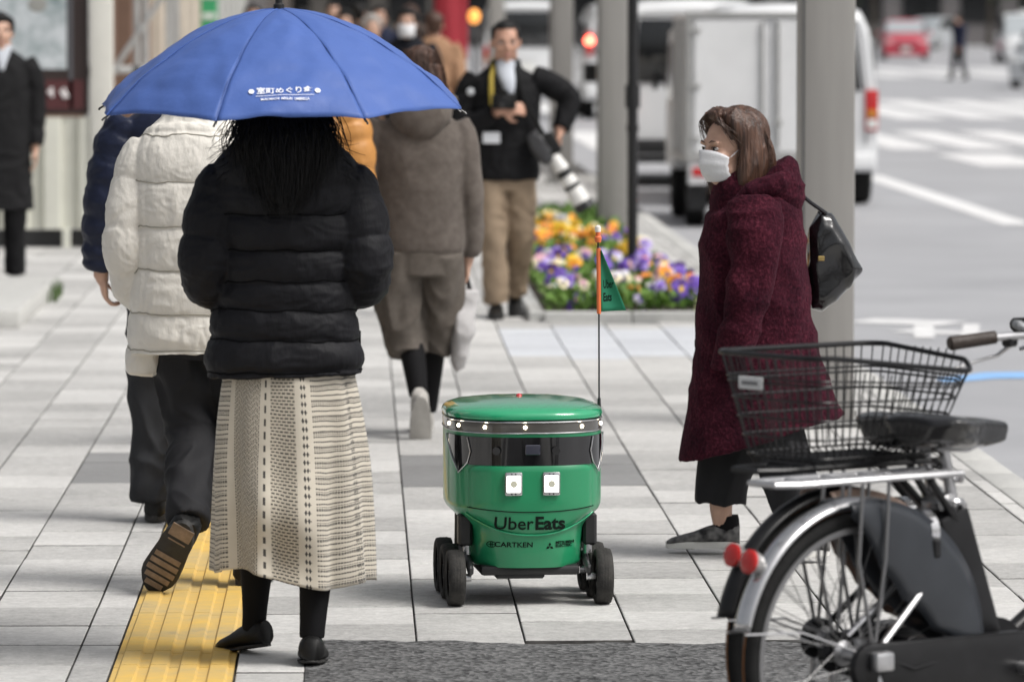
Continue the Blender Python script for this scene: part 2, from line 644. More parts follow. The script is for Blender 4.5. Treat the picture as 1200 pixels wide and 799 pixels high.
# cycle pictogram and blue lane arrow
def stroke(b, pts, wd, z):
    for (xa, ya), (xb, yb) in zip(pts[:-1], pts[1:]):
        d = Vector((xb - xa, yb - ya)); n_ = Vector((-d.y, d.x)).normalized() * wd / 2; d = d.normalized() * wd * 0.3
        b.add([(xa - d.x + n_.x, ya - d.y + n_.y, z), (xa - d.x - n_.x, ya - d.y - n_.y, z), (xb + d.x - n_.x, yb + d.y - n_.y, z), (xb + d.x + n_.x, yb + d.y + n_.y, z)], [(0, 1, 2, 3)])
b = MB()
for cy in (29.6, 31.2):
    b2 = [(3.42 + 0.24 * math.cos(a * math.pi / 7), cy + 0.62 * math.sin(a * math.pi / 7)) for a in range(15)]
    stroke(b, b2, 0.09, ZM)
b = MB()
stroke(b, [(3.20, 31.3), (3.52, 31.1)], 0.42, ZM)
stroke(b, [(3.30, 30.3), (3.62, 30.05)], 0.28, ZM + .001)
stroke(b, [(3.30, 29.7), (3.42, 30.8)], 0.12, ZM + .002)
stroke(b, [(3.55, 29.6), (3.72, 30.9)], 0.10, ZM + .003)
b.build('cycle_symbol', M_white_paint, road, smooth=False)
b = MB()
b.add([(3.0, 26.1, ZM), (3.3, 26.4, ZM), (4.6, 26.6, ZM), (4.6, 27.05, ZM), (3.3, 26.85, ZM), (3.0, 26.4, ZM)], [(0, 1, 2, 3, 4, 5)])
b.build('blue_lane_mark', M_blue_paint, road, smooth=False)

# ------------------------------------------------------------------ steel posts of the arcade
M_post = mat('post_grey', (0.30, 0.29, 0.275), 0.42, var=0.06, vscale=3, stretch=(4, 4, .4), spec=0.5)
M_postdark = mat('post_groove', (0.10, 0.10, 0.098), 0.5)
M_plate = mat('post_plate', (0.28, 0.28, 0.27), 0.5, var=0.2, vscale=9)
POSTS = [(2.02, 22.07, 'wide grey steel post beside the woman in the maroon coat'),
         (1.99, 40.0, 'grey steel post rising from the flower bed'),
         (2.09, 52.5, 'grey steel post just right of the man with the camera'),
         (2.01, 74.0, 'farthest grey steel post, behind the head of the man with the camera')]
for (x, y, lab) in POSTS:
    t = thing('steel_post', lab, 'post', (x, y, 0), 0, 'grey steel posts along the kerb')
    MB().box((0, 0, 2.45), (0.235, 0.235, 4.9), bev=0.012, seg=2).build('shaft', M_post, t)
    MB().box((-0.105, -0.1195, 2.45), (0.012, 0.004, 4.86)).build('groove', M_postdark, t, smooth=False)
    MB().box((0, 0, 0.012), (0.34, 0.34, 0.024), bev=0.005).build('base_plate', M_plate, t)
    for sx in (-1, 1):
        for sy in (-1, 1):
            MB().lathe([(0.014, 0.024), (0.014, 0.045), (0.008, 0.052)], 6, c=(sx * .145, sy * .145, 0)).build('bolt', M_plate, t)
    MB().box((0, 0, 4.92), (0.27, 0.27, 0.05), bev=0.01).build('cap', M_plate, t)

# thin black sign pole in the flower bed
M_black = mat('black_paint', (0.012, 0.012, 0.013), 0.35, var=0.2, vscale=20)
t = thing('sign_pole', 'thin black pole standing in the flower bed', 'pole', (1.79, 33.3, 0))
MB().lathe([(0.035, 0), (0.035, 3.6), (0.02, 3.62)], 14).build('shaft', M_black, t)
MB().lathe([(0.075, 0), (0.075, 0.02), (0.045, 0.05), (0.036, 0.22)], 16).build('base', M_black, t)
MB().lathe([(0.042, 1.0), (0.042, 1.04)], 14).build('collar', M_black, t)
MB().lathe([(0.05, 1.15), (0.05, 1.30)], 14).build('collar', M_black, t)
# ================================================================== PEOPLE
M_skin = mat('skin', (0.55, 0.34, 0.25), 0.5, var=0.06, vscale=30, bump=0.05, bscale=200)
M_skin_m = mat('skin_tan', (0.48, 0.27, 0.19), 0.5, var=0.08, vscale=30, bump=0.05, bscale=200)
M_hair_b = mat('hair_black', (0.007, 0.0065, 0.0065), 0.45, var=0.4, vscale=50, bump=0.5, bscale=120, stretch=(1, 1, .08), spec=0.25)
M_hair_br = mat('hair_brown', (0.026, 0.012, 0.008), 0.42, col2=(0.105, 0.050, 0.030), vscale=55, bump=0.6, bscale=140, stretch=(1, 1, .10))
M_hair_g = mat('hair_grey', (0.35, 0.33, 0.31), 0.5, var=0.25, vscale=60, bump=0.5, bscale=140)
M_eyew = mat('eye_white', (0.72, 0.70, 0.68), 0.25)
M_iris = mat('eye_iris', (0.018, 0.011, 0.008), 0.2)
M_brow = mat('brow', (0.10, 0.060, 0.045), 0.8)
M_lip = mat('lips', (0.36, 0.15, 0.12), 0.45)
M_mask = mat('face_mask', (0.70, 0.70, 0.72), 0.75, bump=0.15, bscale=150)
M_shoe_k = mat('shoe_black', (0.009, 0.009, 0.009), 0.45, spec=.25, var=0.3, vscale=30)
M_sole_k = mat('sole_black', (0.02, 0.019, 0.018), 0.7, var=0.3, vscale=40)
M_sole_t = mat('sole_tan', (0.22, 0.16, 0.115), 0.8, var=0.2, vscale=40)
M_tights = mat('tights', (0.008, 0.008, 0.009), 0.8, spec=.15, bump=0.1, bscale=500)

def rotz3(a):
    return Matrix.Rotation(a, 3, 'Z')

def add_head(mb, c, M, k=1.0, fem=False):
    """c: head centre (ear level), M: 3x3 orientation, face towards local +Y"""
    c = Vector(c)
    def E(p, r, rot=None):
        mb.ellipsoid(c + M @ (Vector(p) * k), [q * k for q in r], (M @ rot) if rot else M, 16, 12)
    def T(pts, rr, n=8):
        mb.tube([c + M @ (Vector(p) * k) for p in pts], [q * k for q in rr], n)
    E((0, -.012, .028), (.074, .094, .088))
    E((0, .022, -.02), (.061, .068, .088))
    E((0, .012, -.055), (.056, .058, .045))
    E((0, .050, -.094), (.030, .030, .022))
    for s in (-1, 1):
        E((s * .030, .078, .030), (.028, .012, .009))
        E((s * .040, .062, -.018), (.024, .024, .026))
        E((s * .012, .092, -.029), (.009, .011, .008))
        E((s * .077, -.012, -.006), (.009, .019, .031), rotz3(s * R(-18)))
        E((s * .045, .020, -.068), (.020, .040, .028))
    T([(0, .083, .022), (0, .098, -.004), (0, .108, -.024)], [.008, .009, .012])
    E((0, .086, -.052), (.021, .010, .006))
    E((0, .084, -.062), (.018, .010, .007))

def face_parts(o, c, M, k=1.0, skinm=None, mouth=True, brow=M_brow, female=False):
    c = Vector(c)
    def pt(p):
        return c + M @ (Vector(p) * k)
    for s in (-1, 1):
        e = MB().ellipsoid(pt((s * .031, .0775, .010)), [q * k for q in (.0145, .0085, .0068)], M, 12, 8).build('eye', M_eyew, o)
        MB().ellipsoid(pt((s * .031, .0835, .010)), [q * k for q in (.0068, .004, .0066)], M, 10, 6).build('iris', M_iris, e)
        MB().tube([pt((s * .014, .0835, .010)), pt((s * .024, .0870, .0165)), pt((s * .036, .0860, .0165)), pt((s * .047, .078, .010))], [.0008 * k, .0014 * k, .0014 * k, .0008 * k], 5).build('eyelashes', M_iris, e)
        MB().tube([pt((s * .014, .0895, .032)), pt((s * .030, .0905, .038)), pt((s * .050, .078, .033))], [.0018 * k, .0026 * k, .0012 * k], 6).build('eyebrow', brow, o)
    if mouth:
        MB().ellipsoid(pt((0, .0925, -.057)), [q * k for q in (.020, .006, .0065)], M, 12, 8).build('lips', M_lip, o)

def add_hand(mb, wrist, d, palm, k=1.0, curl=0.6, side=1):
    """d: direction from wrist to knuckles; palm: normal the palm faces; side: +1 thumb to d x palm"""
    wrist = Vector(wrist); d = Vector(d).normalized(); pn = Vector(palm); pn = (pn - d * pn.dot(d)).normalized()
    s = d.cross(pn) * side
    mb.ellipsoid(wrist + d * .045 * k, (.040 * k, .050 * k, .015 * k), Matrix((s, d, pn)).transposed(), 12, 8)
    mb.tube([wrist - d * .03 * k, wrist + d * .02 * k], [.026 * k, .026 * k], 8)
    for i, (off, L) in enumerate(((.027, .070), (.009, .078), (-.009, .072), (-.027, .058))):
        p = wrist + d * .082 * k + s * off * k
        pts = [wrist + d * .05 * k + s * off * .9 * k, p]
        ang = 0
        for seg in range(3):
            ang += curl * (0.55 + 0.25 * seg)
            q = d * math.cos(ang) + pn * math.sin(ang)
            p = p + q * L * k * (0.42, 0.33, 0.25)[seg]
            pts.append(p)
        mb.tube(pts, [.0095 * k, .0095 * k, .0088 * k, .0080 * k, .0062 * k], 7)
    t0 = wrist + d * .025 * k + s * .030 * k
    t1 = t0 + (d * .5 + s * .6 + pn * .45).normalized() * .042 * k
    t2 = t1 + (d * .85 + pn * .5).normalized() * .032 * k
    mb.tube([t0, t1, t2], [.0135 * k, .0105 * k, .0075 * k], 7)

def bpath(*pts):
    return [tuple(p) for p in pts]

def shoe_mesh(L=.26, wd=.092, h=.075, heel=.02):
    """local: heel at y=0, toe at +Y, ground z=0"""
    up = MB()
    prof = [(-.005, .52, .30, .95), (.06, .80, .20, 1.0), (.25, .88, .0, 1.02), (.45, .82, -.1, .86), (.62, .95, -.1, .66), (.80, 1.0, -.1, .52), (.93, .78, -.1, .40), (1.0, .42, -.1, .28)]
    rings = []
    n = 18
    for (t, ww, _, hh) in prof:
        ring = []
        for j in range(n):
            a = 2 * math.pi * j / n
            x = sup(math.cos(a), .8) * wd / 2 * ww
            z = sup(math.sin(a), .8)
            z = heel * .6 + (z * .5 + .5) * (h * hh - heel * .6)
            ring.append((x * (1 - .25 * max(0, (z / h) - .4)), t * L, z))
        rings.append(ring)
    up.rings(rings)
    so = MB()
    outl = []
    for i in range(28):
        a = 2 * math.pi * i / 28
        y = .5 + .52 * math.sin(a)
        ww = catmull([(.60,), (.84,), (.84,), (.80,), (.98,), (1.0,), (.62,)], y)[0]
        outl.append((math.copysign(abs(math.cos(a)) ** .6, math.cos(a)) * wd / 2 * ww * 1.06, y * L))
    so.prism(outl, 0, heel, 'z', bev=.004)
    return up, so

def shoes(o, ankle, toe_dir, pitch=0.0, roll=0.0, lean=0.0, k=1.0, up_m=M_shoe_k, so_m=M_sole_k, h=.08, heel=.02, lugs=None, wd=.092, L=.26):
    """places a shoe below an ankle; pitch > 0 lifts the heel (toe down)"""
    u, s = shoe_mesh(L * k, wd * k, h * k, heel * k)
    d = Vector(toe_dir).normalized()
    rz = math.atan2(-d.x, d.y)
    M = Matrix.Rotation(lean, 3, 'Y') @ Matrix.Rotation(rz, 3, 'Z') @ Matrix.Rotation(-pitch, 3, 'X') @ Matrix.Rotation(roll, 3, 'Y')
    piv = Vector((0, .055 * k, .075 * k))
    def tr(b):
        b.v = [tuple(Vector(ankle) + M @ (Vector(p) - piv)) for p in b.v]
        return b
    sh = tr(u).build('shoe', up_m, o, angle=60)
    tr(s).build('sole', so_m, sh, angle=40)
    if lugs:
        for (y0, y1, ww) in ((.03, .20, .62), (.24, .26, .5), (.46, .53, .74), (.56, .63, .80), (.66, .73, .80), (.76, .83, .70), (.86, .93, .5)):
            b = MB().box((0, (y0 + y1) / 2 * L * k, -.0015), (wd * ww * k, (y1 - y0) * L * k, .003), bev=.001)
            tr(b).build('tread', lugs, sh)
    return sh

class Person:
    def __init__(self, loc, rz, label, group=None, skin=M_skin, voxel=.007):
        self.loc, self.rz, self.label, self.group = loc, rz, label, group
        self.mb = MB(); self.skin = skin; self.voxel = voxel; self.faces = None
    def head(self, c, yaw=0, pitch=0, roll=0, k=1.0, neck=None, neckr=.05):
        self.hM = Matrix.Rotation(yaw, 3, 'Z') @ Matrix.Rotation(pitch, 3, 'X') @ Matrix.Rotation(roll, 3, 'Y')
        self.hc = Vector(c); self.hk = k
        add_head(self.mb, c, self.hM, k)
        nb = Vector(neck) if neck else self.hc + Vector((0, -.03, -.19)) * k
        self.mb.tube([self.hc + self.hM @ Vector((0, -.02, -.03)) * k, self.hc * .5 + nb * .5, nb], [neckr * k, neckr * k, neckr * 1.25 * k], 14)
        return self
    def core(self, secs):
        loft(self.mb, secs, 16, 20)
        return self
    def limb(self, pts, rr):
        P = [Vector(p) for p in pts]
        loft(self.mb, [(*p, r, r) for p, r in zip(P, rr)], 4 * len(P), 14, 1.0, ref=(0.3, 1, .1))
        return self
    def hand(self, *a, **k):
        add_hand(self.mb, *a, **k)
        return self
    def finish(self):
        me = fuse(self.mb, self.voxel, 2, 'person')
        me.materials.append(self.skin)
        o = link('person', me)
        o.location = self.loc
        o.rotation_euler = (0, 0, self.rz)
        tag(o, self.label, 'person', self.group)
        self.o = o
        return o

def garment(o, name, mb, m, voxel=.008, smooth=2, wr=0.0, wscale=(9, 9, 6), seed=0, zmask=None):
    me = fuse(mb, voxel, smooth, name)
    wrinkle(me, wr, wscale, seed, True, zmask)
    me.materials.append(m)
    return link(name, me, o)

def quilt(seams, amp, zfun=None):
    """radius offset that pillows between seam heights"""
    ss = sorted(seams)
    def f(t, a, c):
        z = c.z if zfun is None else zfun(t)
        for lo, hi in zip(ss[:-1], ss[1:]):
            if lo <= z <= hi:
                q = (z - lo) / (hi - lo)
                return amp * (max(0.0, math.sin(math.pi * q)) ** .36 - .5)
        return -amp * .3
    return f

def qsleeve(L, amp, n):
    def f(t, a, c):
        q = (t * n) % 1.0
        return amp * (max(0.0, math.sin(math.pi * q)) ** .45 - .5)
    return f

def strands(name, m, o, roots_ends, r=.0016, seg=6, seed=1, jitter=.01, wave=.004):
    """tapering strands: list of (root, mid, end)"""
    rg = random.Random(seed)
    b = MB()
    for (p0, p1, p2) in roots_ends:
        p0, p1, p2 = Vector(p0), Vector(p1), Vector(p2)
        ph = rg.uniform(0, 6.28)
        j = Vector((rg.gauss(0, jitter), rg.gauss(0, jitter), rg.gauss(0, jitter * .5)))
        pts, rr = [], []
        for i in range(seg + 1):
            t = i / seg
            wv = Vector((math.sin(ph + t * 7), math.cos(ph * 1.7 + t * 6), 0)) * (wave * t)
            pts.append(p0 * (1 - t) ** 2 + (p1 + j) * 2 * t * (1 - t) + (p2 + j * .7) * t * t + wv)
            rr.append(r * (1 - .75 * t ** 2))
        b.tube(pts, rr, 4)
    me = b.mesh(name, m, True, 80)
    return link(name, me, o)

# ------------------------------------------------------------------ 1. woman with the umbrella, black puffer jacket
M_puff_k = mat('puffer_black', (0.0090, 0.0090, 0.0112), 0.62, var=0.15, vscale=20, bump=0.35, bscale=35, stretch=(1.6, 1.6, .7), spec=0.2, bdist=.008)
M_puff_w = mat('puffer_offwhite', (0.70, 0.67, 0.61), 0.5, var=0.03, vscale=6, bump=0.5, bscale=22, stretch=(1.5, 1.5, .8), spec=.35, bdist=.012)
M_puff_n = mat('puffer_navy', (0.010, 0.014, 0.034), 0.45, spec=.25, var=0.15, vscale=20, bump=0.35, bscale=30, bdist=.01)
M_puff_o = mat('puffer_orange', (0.48, 0.22, 0.055), 0.5, var=0.06, vscale=8, bump=0.3, bscale=24, bdist=.01)

def knit_material():
    m = bpy.data.materials.new('knit_skirt'); m.use_nodes = True
    g = NG(m); p = m.node_tree.nodes['Principled BSDF']
    uv = g.new('ShaderNodeUVMap'); uv.uv_map = 'UVMap'
    sp = g.new('ShaderNodeSeparateXYZ'); g.link(uv.outputs[0], sp.inputs[0])
    u, v = sp.outputs[0], sp.outputs[1]          # both in metres
    nz = g.new('ShaderNodeTexNoise'); nz.inputs['Scale'].default_value = 18; nz.inputs['Detail'].default_value = 2
    g.link(uv.outputs[0], nz.inputs['Vector'])
    wob = g.math('MULTIPLY', g.math('SUBTRACT', nz.outputs['Fac'], .5), .010)
    vv = g.math('ADD', v, wob)
    uu = g.math('ADD', u, g.math('MULTIPLY', wob, .5))
    def stripe(x, per, duty):                    # 1 inside the dark part
        return g.math('LESS_THAN', g.math('FRACT', g.math('DIVIDE', x, per)), duty)
    def band(x, a, b):
        return g.math('MULTIPLY', g.math('GREATER_THAN', x, a), g.math('LESS_THAN', x, b))
    def zig(x, per):                              # triangle wave 0..1
        return g.math('ABSOLUTE', g.math('SUBTRACT', g.math('MULTIPLY', g.math('FRACT', g.math('DIVIDE', x, per)), 2.0), 1.0))
    # pattern a: lines in groups with little gaps
    grp = g.math('MAXIMUM', stripe(vv, .0135, .30), g.math('MULTIPLY', stripe(vv, .0045, .4), stripe(vv, .040, .35)))
    a_ = g.math('MULTIPLY', grp, g.math('SUBTRACT', 1.0, stripe(uu, .0065, .22)))
    # pattern b: fine zigzag (diamond) net
    zz = g.math('MULTIPLY', zig(uu, .03), .022)
    b_ = g.math('MAXIMUM', g.math('MULTIPLY', stripe(g.math('ADD', vv, zz), .0085, .45), stripe(uu, .0042, .62)), g.math('MULTIPLY', stripe(g.math('SUBTRACT', vv, zz), .017, .25), stripe(uu, .0042, .62)))
    # pattern c: small loops net
    row = g.math('FLOOR', g.math('DIVIDE', vv, .0095))
    sh = g.math('MULTIPLY', g.math('FRACT', g.math('MULTIPLY', row, .5)), .0095)
    c_ = g.math('MULTIPLY', stripe(vv, .0095, .42), g.math('SUBTRACT', 1.0, stripe(g.math('ADD', uu, sh), .0095, .25)))
    # chain stripe: dark lozenges
    d_ = g.math('MULTIPLY', stripe(vv, .036, .55), 1.0)
    d2 = g.math('GREATER_THAN', g.math('ADD', zig(vv, .022), g.math('MULTIPLY', zig(uu, .0065), .8)), 1.05)
    # band borders along u (metres, 0 at the middle of the back)
    pat = g.math('MULTIPLY', a_, g.math('GREATER_THAN', u, .048))
    pat = g.math('MAXIMUM', pat, g.math('MULTIPLY', b_, band(u, -.152, -.064)))
    pat = g.math('MAXIMUM', pat, g.math('MULTIPLY', c_, band(u, -.038, .012)))
    pat = g.math('MAXIMUM', pat, g.math('MULTIPLY', d_, band(u, -.053, -.048)))
    pat = g.math('MAXIMUM', pat, g.math('MULTIPLY', d2, band(u, .023, .037)))
    pat = g.math('MAXIMUM', pat, g.math('MULTIPLY', g.math('MULTIPLY', d2, g.math('SUBTRACT', 1.0, stripe(uu, .004, .3))), band(u, .165, .187)))
    pat = g.math('MAXIMUM', pat, g.math('MULTIPLY', a_, g.math('LESS_THAN', u, -.168)))
    base = g.mix(nz.outputs['Fac'], (0.50, 0.455, 0.375), (0.62, 0.57, 0.48))
    base = g.mix(g.math('MULTIPLY', band(u, -.038, .012), .35), base, (0.36, 0.31, 0.23))
    base = g.mix(g.math('MULTIPLY', band(u, -.152, -.064), .22), base, (0.36, 0.31, 0.23))
    g.link(g.mix(g.math('MULTIPLY', pat, .95), base, (0.035, 0.033, 0.032)), p.inputs['Base Color'])
    p.inputs['Roughness'].default_value = .9
    p.inputs['Sheen Weight'].default_value = .2
    bp = g.new('ShaderNodeBump'); bp.inputs['Strength'].default_value = .6; bp.inputs['Distance'].default_value = .004
    g.link(g.math('SUBTRACT', 1.0, pat), bp.inputs['Height']); g.link(bp.outputs[0], p.inputs['Normal'])
    return m

def make_umbrella_woman():
    P = Person((-0.196, 14.05, 0), 0, 'woman in black puffer jacket and patterned knit skirt under the blue umbrella', voxel=.0065)
    P.head((0, .02, 1.525), pitch=R(-6))
    P.core([(0, 0, .78, .10, .08), (0, 0, .95, .11, .085), (0, -.01, 1.12, .10, .08), (0, -.01, 1.28, .13, .085), (0, .0, 1.37, .09, .06), (0, 0.01, 1.41, .05, .05)])
    # arms: elbows out, hands in front
    P.limb([(-.16, 0, 1.34), (-.235, -.02, 1.10), (-.11, .22, 1.08)], [.045, .038, .028])
    P.limb([(.16, 0, 1.34), (.235, -.02, 1.10), (.04, .24, 1.14)], [.045, .038, .028])
    P.hand((-.10, .24, 1.08), (.75, .6, .1), (1, -.2, .2), curl=.7, side=1)
    P.hand((.03, .25, 1.14), (-.5, .8, .25), (-1, -.4, 0), curl=.95, side=-1)
    # legs
    P.limb([(-.08, 0, .84), (-.085, .09, .48), (-.085, .095, .28), (-.095, .17, .10)], [.06, .045, .036, .024])
    P.limb([(.085, 0, .84), (.085, .0, .48), (.080, -.05, .28), (.068, -.06, .09)], [.06, .045, .036, .024])
    o = P.finish()
    # tights
    b = MB()
    loft(b, [(-.08, .02, .70, .08, .08), (-.085, .09, .48, .060, .064), (-.085, .095, .30, .050, .056), (-.092, .15, .14, .036, .040), (-.096, .175, .075, .034, .042)], 20, 16, 1)
    loft(b, [(.085, 0, .70, .085, .085), (.085, .0, .48, .062, .066), (.083, -.045, .32, .052, .058), (.072, -.06, .14, .038, .043), (.068, -.06, .075, .035, .044)], 20, 16, 1)
    garment(o, 'tights', b, M_tights, .006, 2)
    shoes(o, (-.095, .175, .095), (-.55, .83, 0), pitch=R(10), L=.235, wd=.088, h=.075, heel=.008)
    shoes(o, (.068, -.06, .082), (.02, 1, 0), pitch=R(6), L=.235, wd=.088, h=.075, heel=.008)
    # jacket
    seams = [.775, .808, .895, .978, 1.06, 1.145, 1.24, 1.36, 1.44]
    b = MB()
    qf = quilt(seams, .018)
    JS = [(-.005, 0, .795, .205, .135), (-.006, 0, .83, .213, .145), (-.006, 0, .90, .202, .140), (0, 0, 1.0, .188, .135), (0, -.005, 1.1, .185, .135),
             (0, -.01, 1.2, .196, .135), (0, -.012, 1.29, .200, .13), (0, -.008, 1.35, .185, .115), (0, 0, 1.39, .14, .09), (0, 0, 1.41, .10, .07)]
    loft(b, JS, 84, 48, .85, disp=qf)
    for s in (-1, 1):
        loft(b, [(s * .150, 0, 1.345, .068, .080), (s * .186, -.015, 1.27, .076, .085), (s * .208, -.03, 1.17, .076, .082), (s * .213, -.03, 1.085, .076, .080),
                 (s * .190, .05, 1.045, .072, .072), (s * .14, .18, 1.07, .055, .055), (s * .10, .22, 1.085, .045, .045)], 64, 26, .95, ref=(.2, 1, .3), disp=qsleeve(0, .012, 6.0))
    # stand-up collar folded back
    loft(b, [(0, -.02, 1.33, .205, .125), (0, -.03, 1.37, .198, .128), (0, -.03, 1.405, .17, .115), (0, -.02, 1.43, .13, .095), (0, 0, 1.445, .085, .07)], 18, 40, .9)
    me = fuse(b, .0055, 2, 'jacket')
    wrinkle(me, .0035, (16, 16, 34), 3.1)
    wrinkle(me, .004, (7, 7, 11), 9.1)
    me.materials.append(M_puff_k)
    j = link('jacket', me, o)
    sf = bvh(me)
    M_st = mat('seam_shade_black', (.003, .003, .0035), .8, spec=.1)  # seam lines darker than the cloth: shade between the baffles put into colour
    for z in seams[1:-2]:
        b = MB(); seam_ring(b, JS, z, -.006, .0022, on=sf); b.build('seam', M_st, j)
    MB().box((.2015, .02, .875), (.006, .012, .08), bev=.002).build('zip', M_shoe_k, j)
    # skirt: one open cloth tube with soft folds and an uneven hem
    n, rows = 120, 70
    rings, uvs = [], []
    def hemz(a):
        x = math.cos(a)
        return .238 - .022 * x + .016 * math.cos(3 * a + .5) * (1 if math.sin(a) < 0 else .6)
    for i in range(rows):
        t = i / (rows - 1)
        ring = []
        for k in range(n + 1):
            a = 2 * math.pi * k / n
            z = .86 + (hemz(a) - .86) * t
            rx = .165 + .030 * math.sin(min(1, t * 1.7) * 1.57) + .010 * t
            ry = .125 + .045 * t
            fold = (.017 * math.sin(4 * a + 1.1 + .8 * t) + .012 * math.sin(9 * a + 2.0 - 1.5 * t) + .004 * math.sin(17 * a + 3 * t)) * t ** .8
            bump_ = .030 * math.exp(-((t - .72) / .16) ** 2) * max(0, math.cos(a - 4.45)) ** 6
            gath = -.034 * math.exp(-((t - .9) / .14) ** 2) * max(0, math.cos(a - 4.62)) ** 10
            x = (rx + fold) * sup(math.cos(a), .9) + .012 * t + .004
            y = (ry + fold + bump_ + gath) * sup(math.sin(a), .9) + .02 * t
            ring.append((x, y, z))
        rings.append(ring)
    b = MB(); b.rings(rings, closed=False, cap=(False, False))
    me = bpy.data.meshes.new('skirt'); me.from_pydata(b.v, [], b.f)
    uvl = me.uv_layers.new(name='UVMap')
    for lp in me.loops:
        i, k = divmod(lp.vertex_index, n + 1)
        # u: metres round the back, 0 in the middle of the back (angle 270 degrees)
        a = 2 * math.pi * k / n
        uvl.data[lp.index].uv = ((a - 1.5 * math.pi) * .165, (i / (rows - 1)) * .62)
    me.materials.append(knit_material())
    me.shade_smooth()
    s = link('skirt', me, o)
    so = s.modifiers.new('thick', 'SOLIDIFY'); so.thickness = .004; so.offset = -1
    # long dark hair, a little wind-blown to both sides
    b = MB()
    hc = P.hc
    b.ellipsoid(hc + V(0, -.016, .034), (.090, .108, .100), None, 20, 14)
    loft(b, [(0, -.035, 1.56, .092, .078), (0, -.07, 1.48, .112, .080), (-.005, -.100, 1.42, .122, .066), (-.008, -.130, 1.365, .092, .045), (-.008, -.150, 1.31, .050, .024), (0, -.160, 1.26, .015, .010)], 26, 26, .95)
    me = fuse(b, .006, 3, 'hair')
    wrinkle(me, .006, (55, 55, 5), 2.0)
    me.materials.append(M_hair_b)
    h = link('hair', me, o)
    rg = random.Random(11)
    L = []
    for i in range(1700):
        a = rg.uniform(-1.25, 1.25)
        q = Vector((math.sin(a) * .105, -.03 - math.cos(a) * .095, 1.53 + rg.uniform(-.03, .05)))
        zz = rg.uniform(1.23, 1.42); ex = math.sin(a) * (.03 + .125 * (zz - 1.23) / .19) * rg.uniform(.8, 1.35)
        e = Vector((ex, -.185 + .05 * abs(math.sin(a)), zz))
        L.append((q, (q + e) / 2 + Vector((math.sin(a) * .04, -.045, .01)), e))
    for s in (-1, 1):                                # flyaway ends
        for i in range(45):
            q = Vector((s * .09, -.02 + rg.uniform(-.05, .05), 1.50 + rg.uniform(-.05, .03)))
            e = Vector((s * rg.uniform(.15, .215), -.10 + rg.uniform(-.06, .06), rg.uniform(1.31, 1.43)))
            L.append((q, (q + e) / 2 + Vector((s * rg.uniform(-.01, .03), 0, -.04)), e))
    strands('hair_strands', M_hair_b, h, L, .0013, 8, 4, .014, .008)
    return o
make_umbrella_woman()

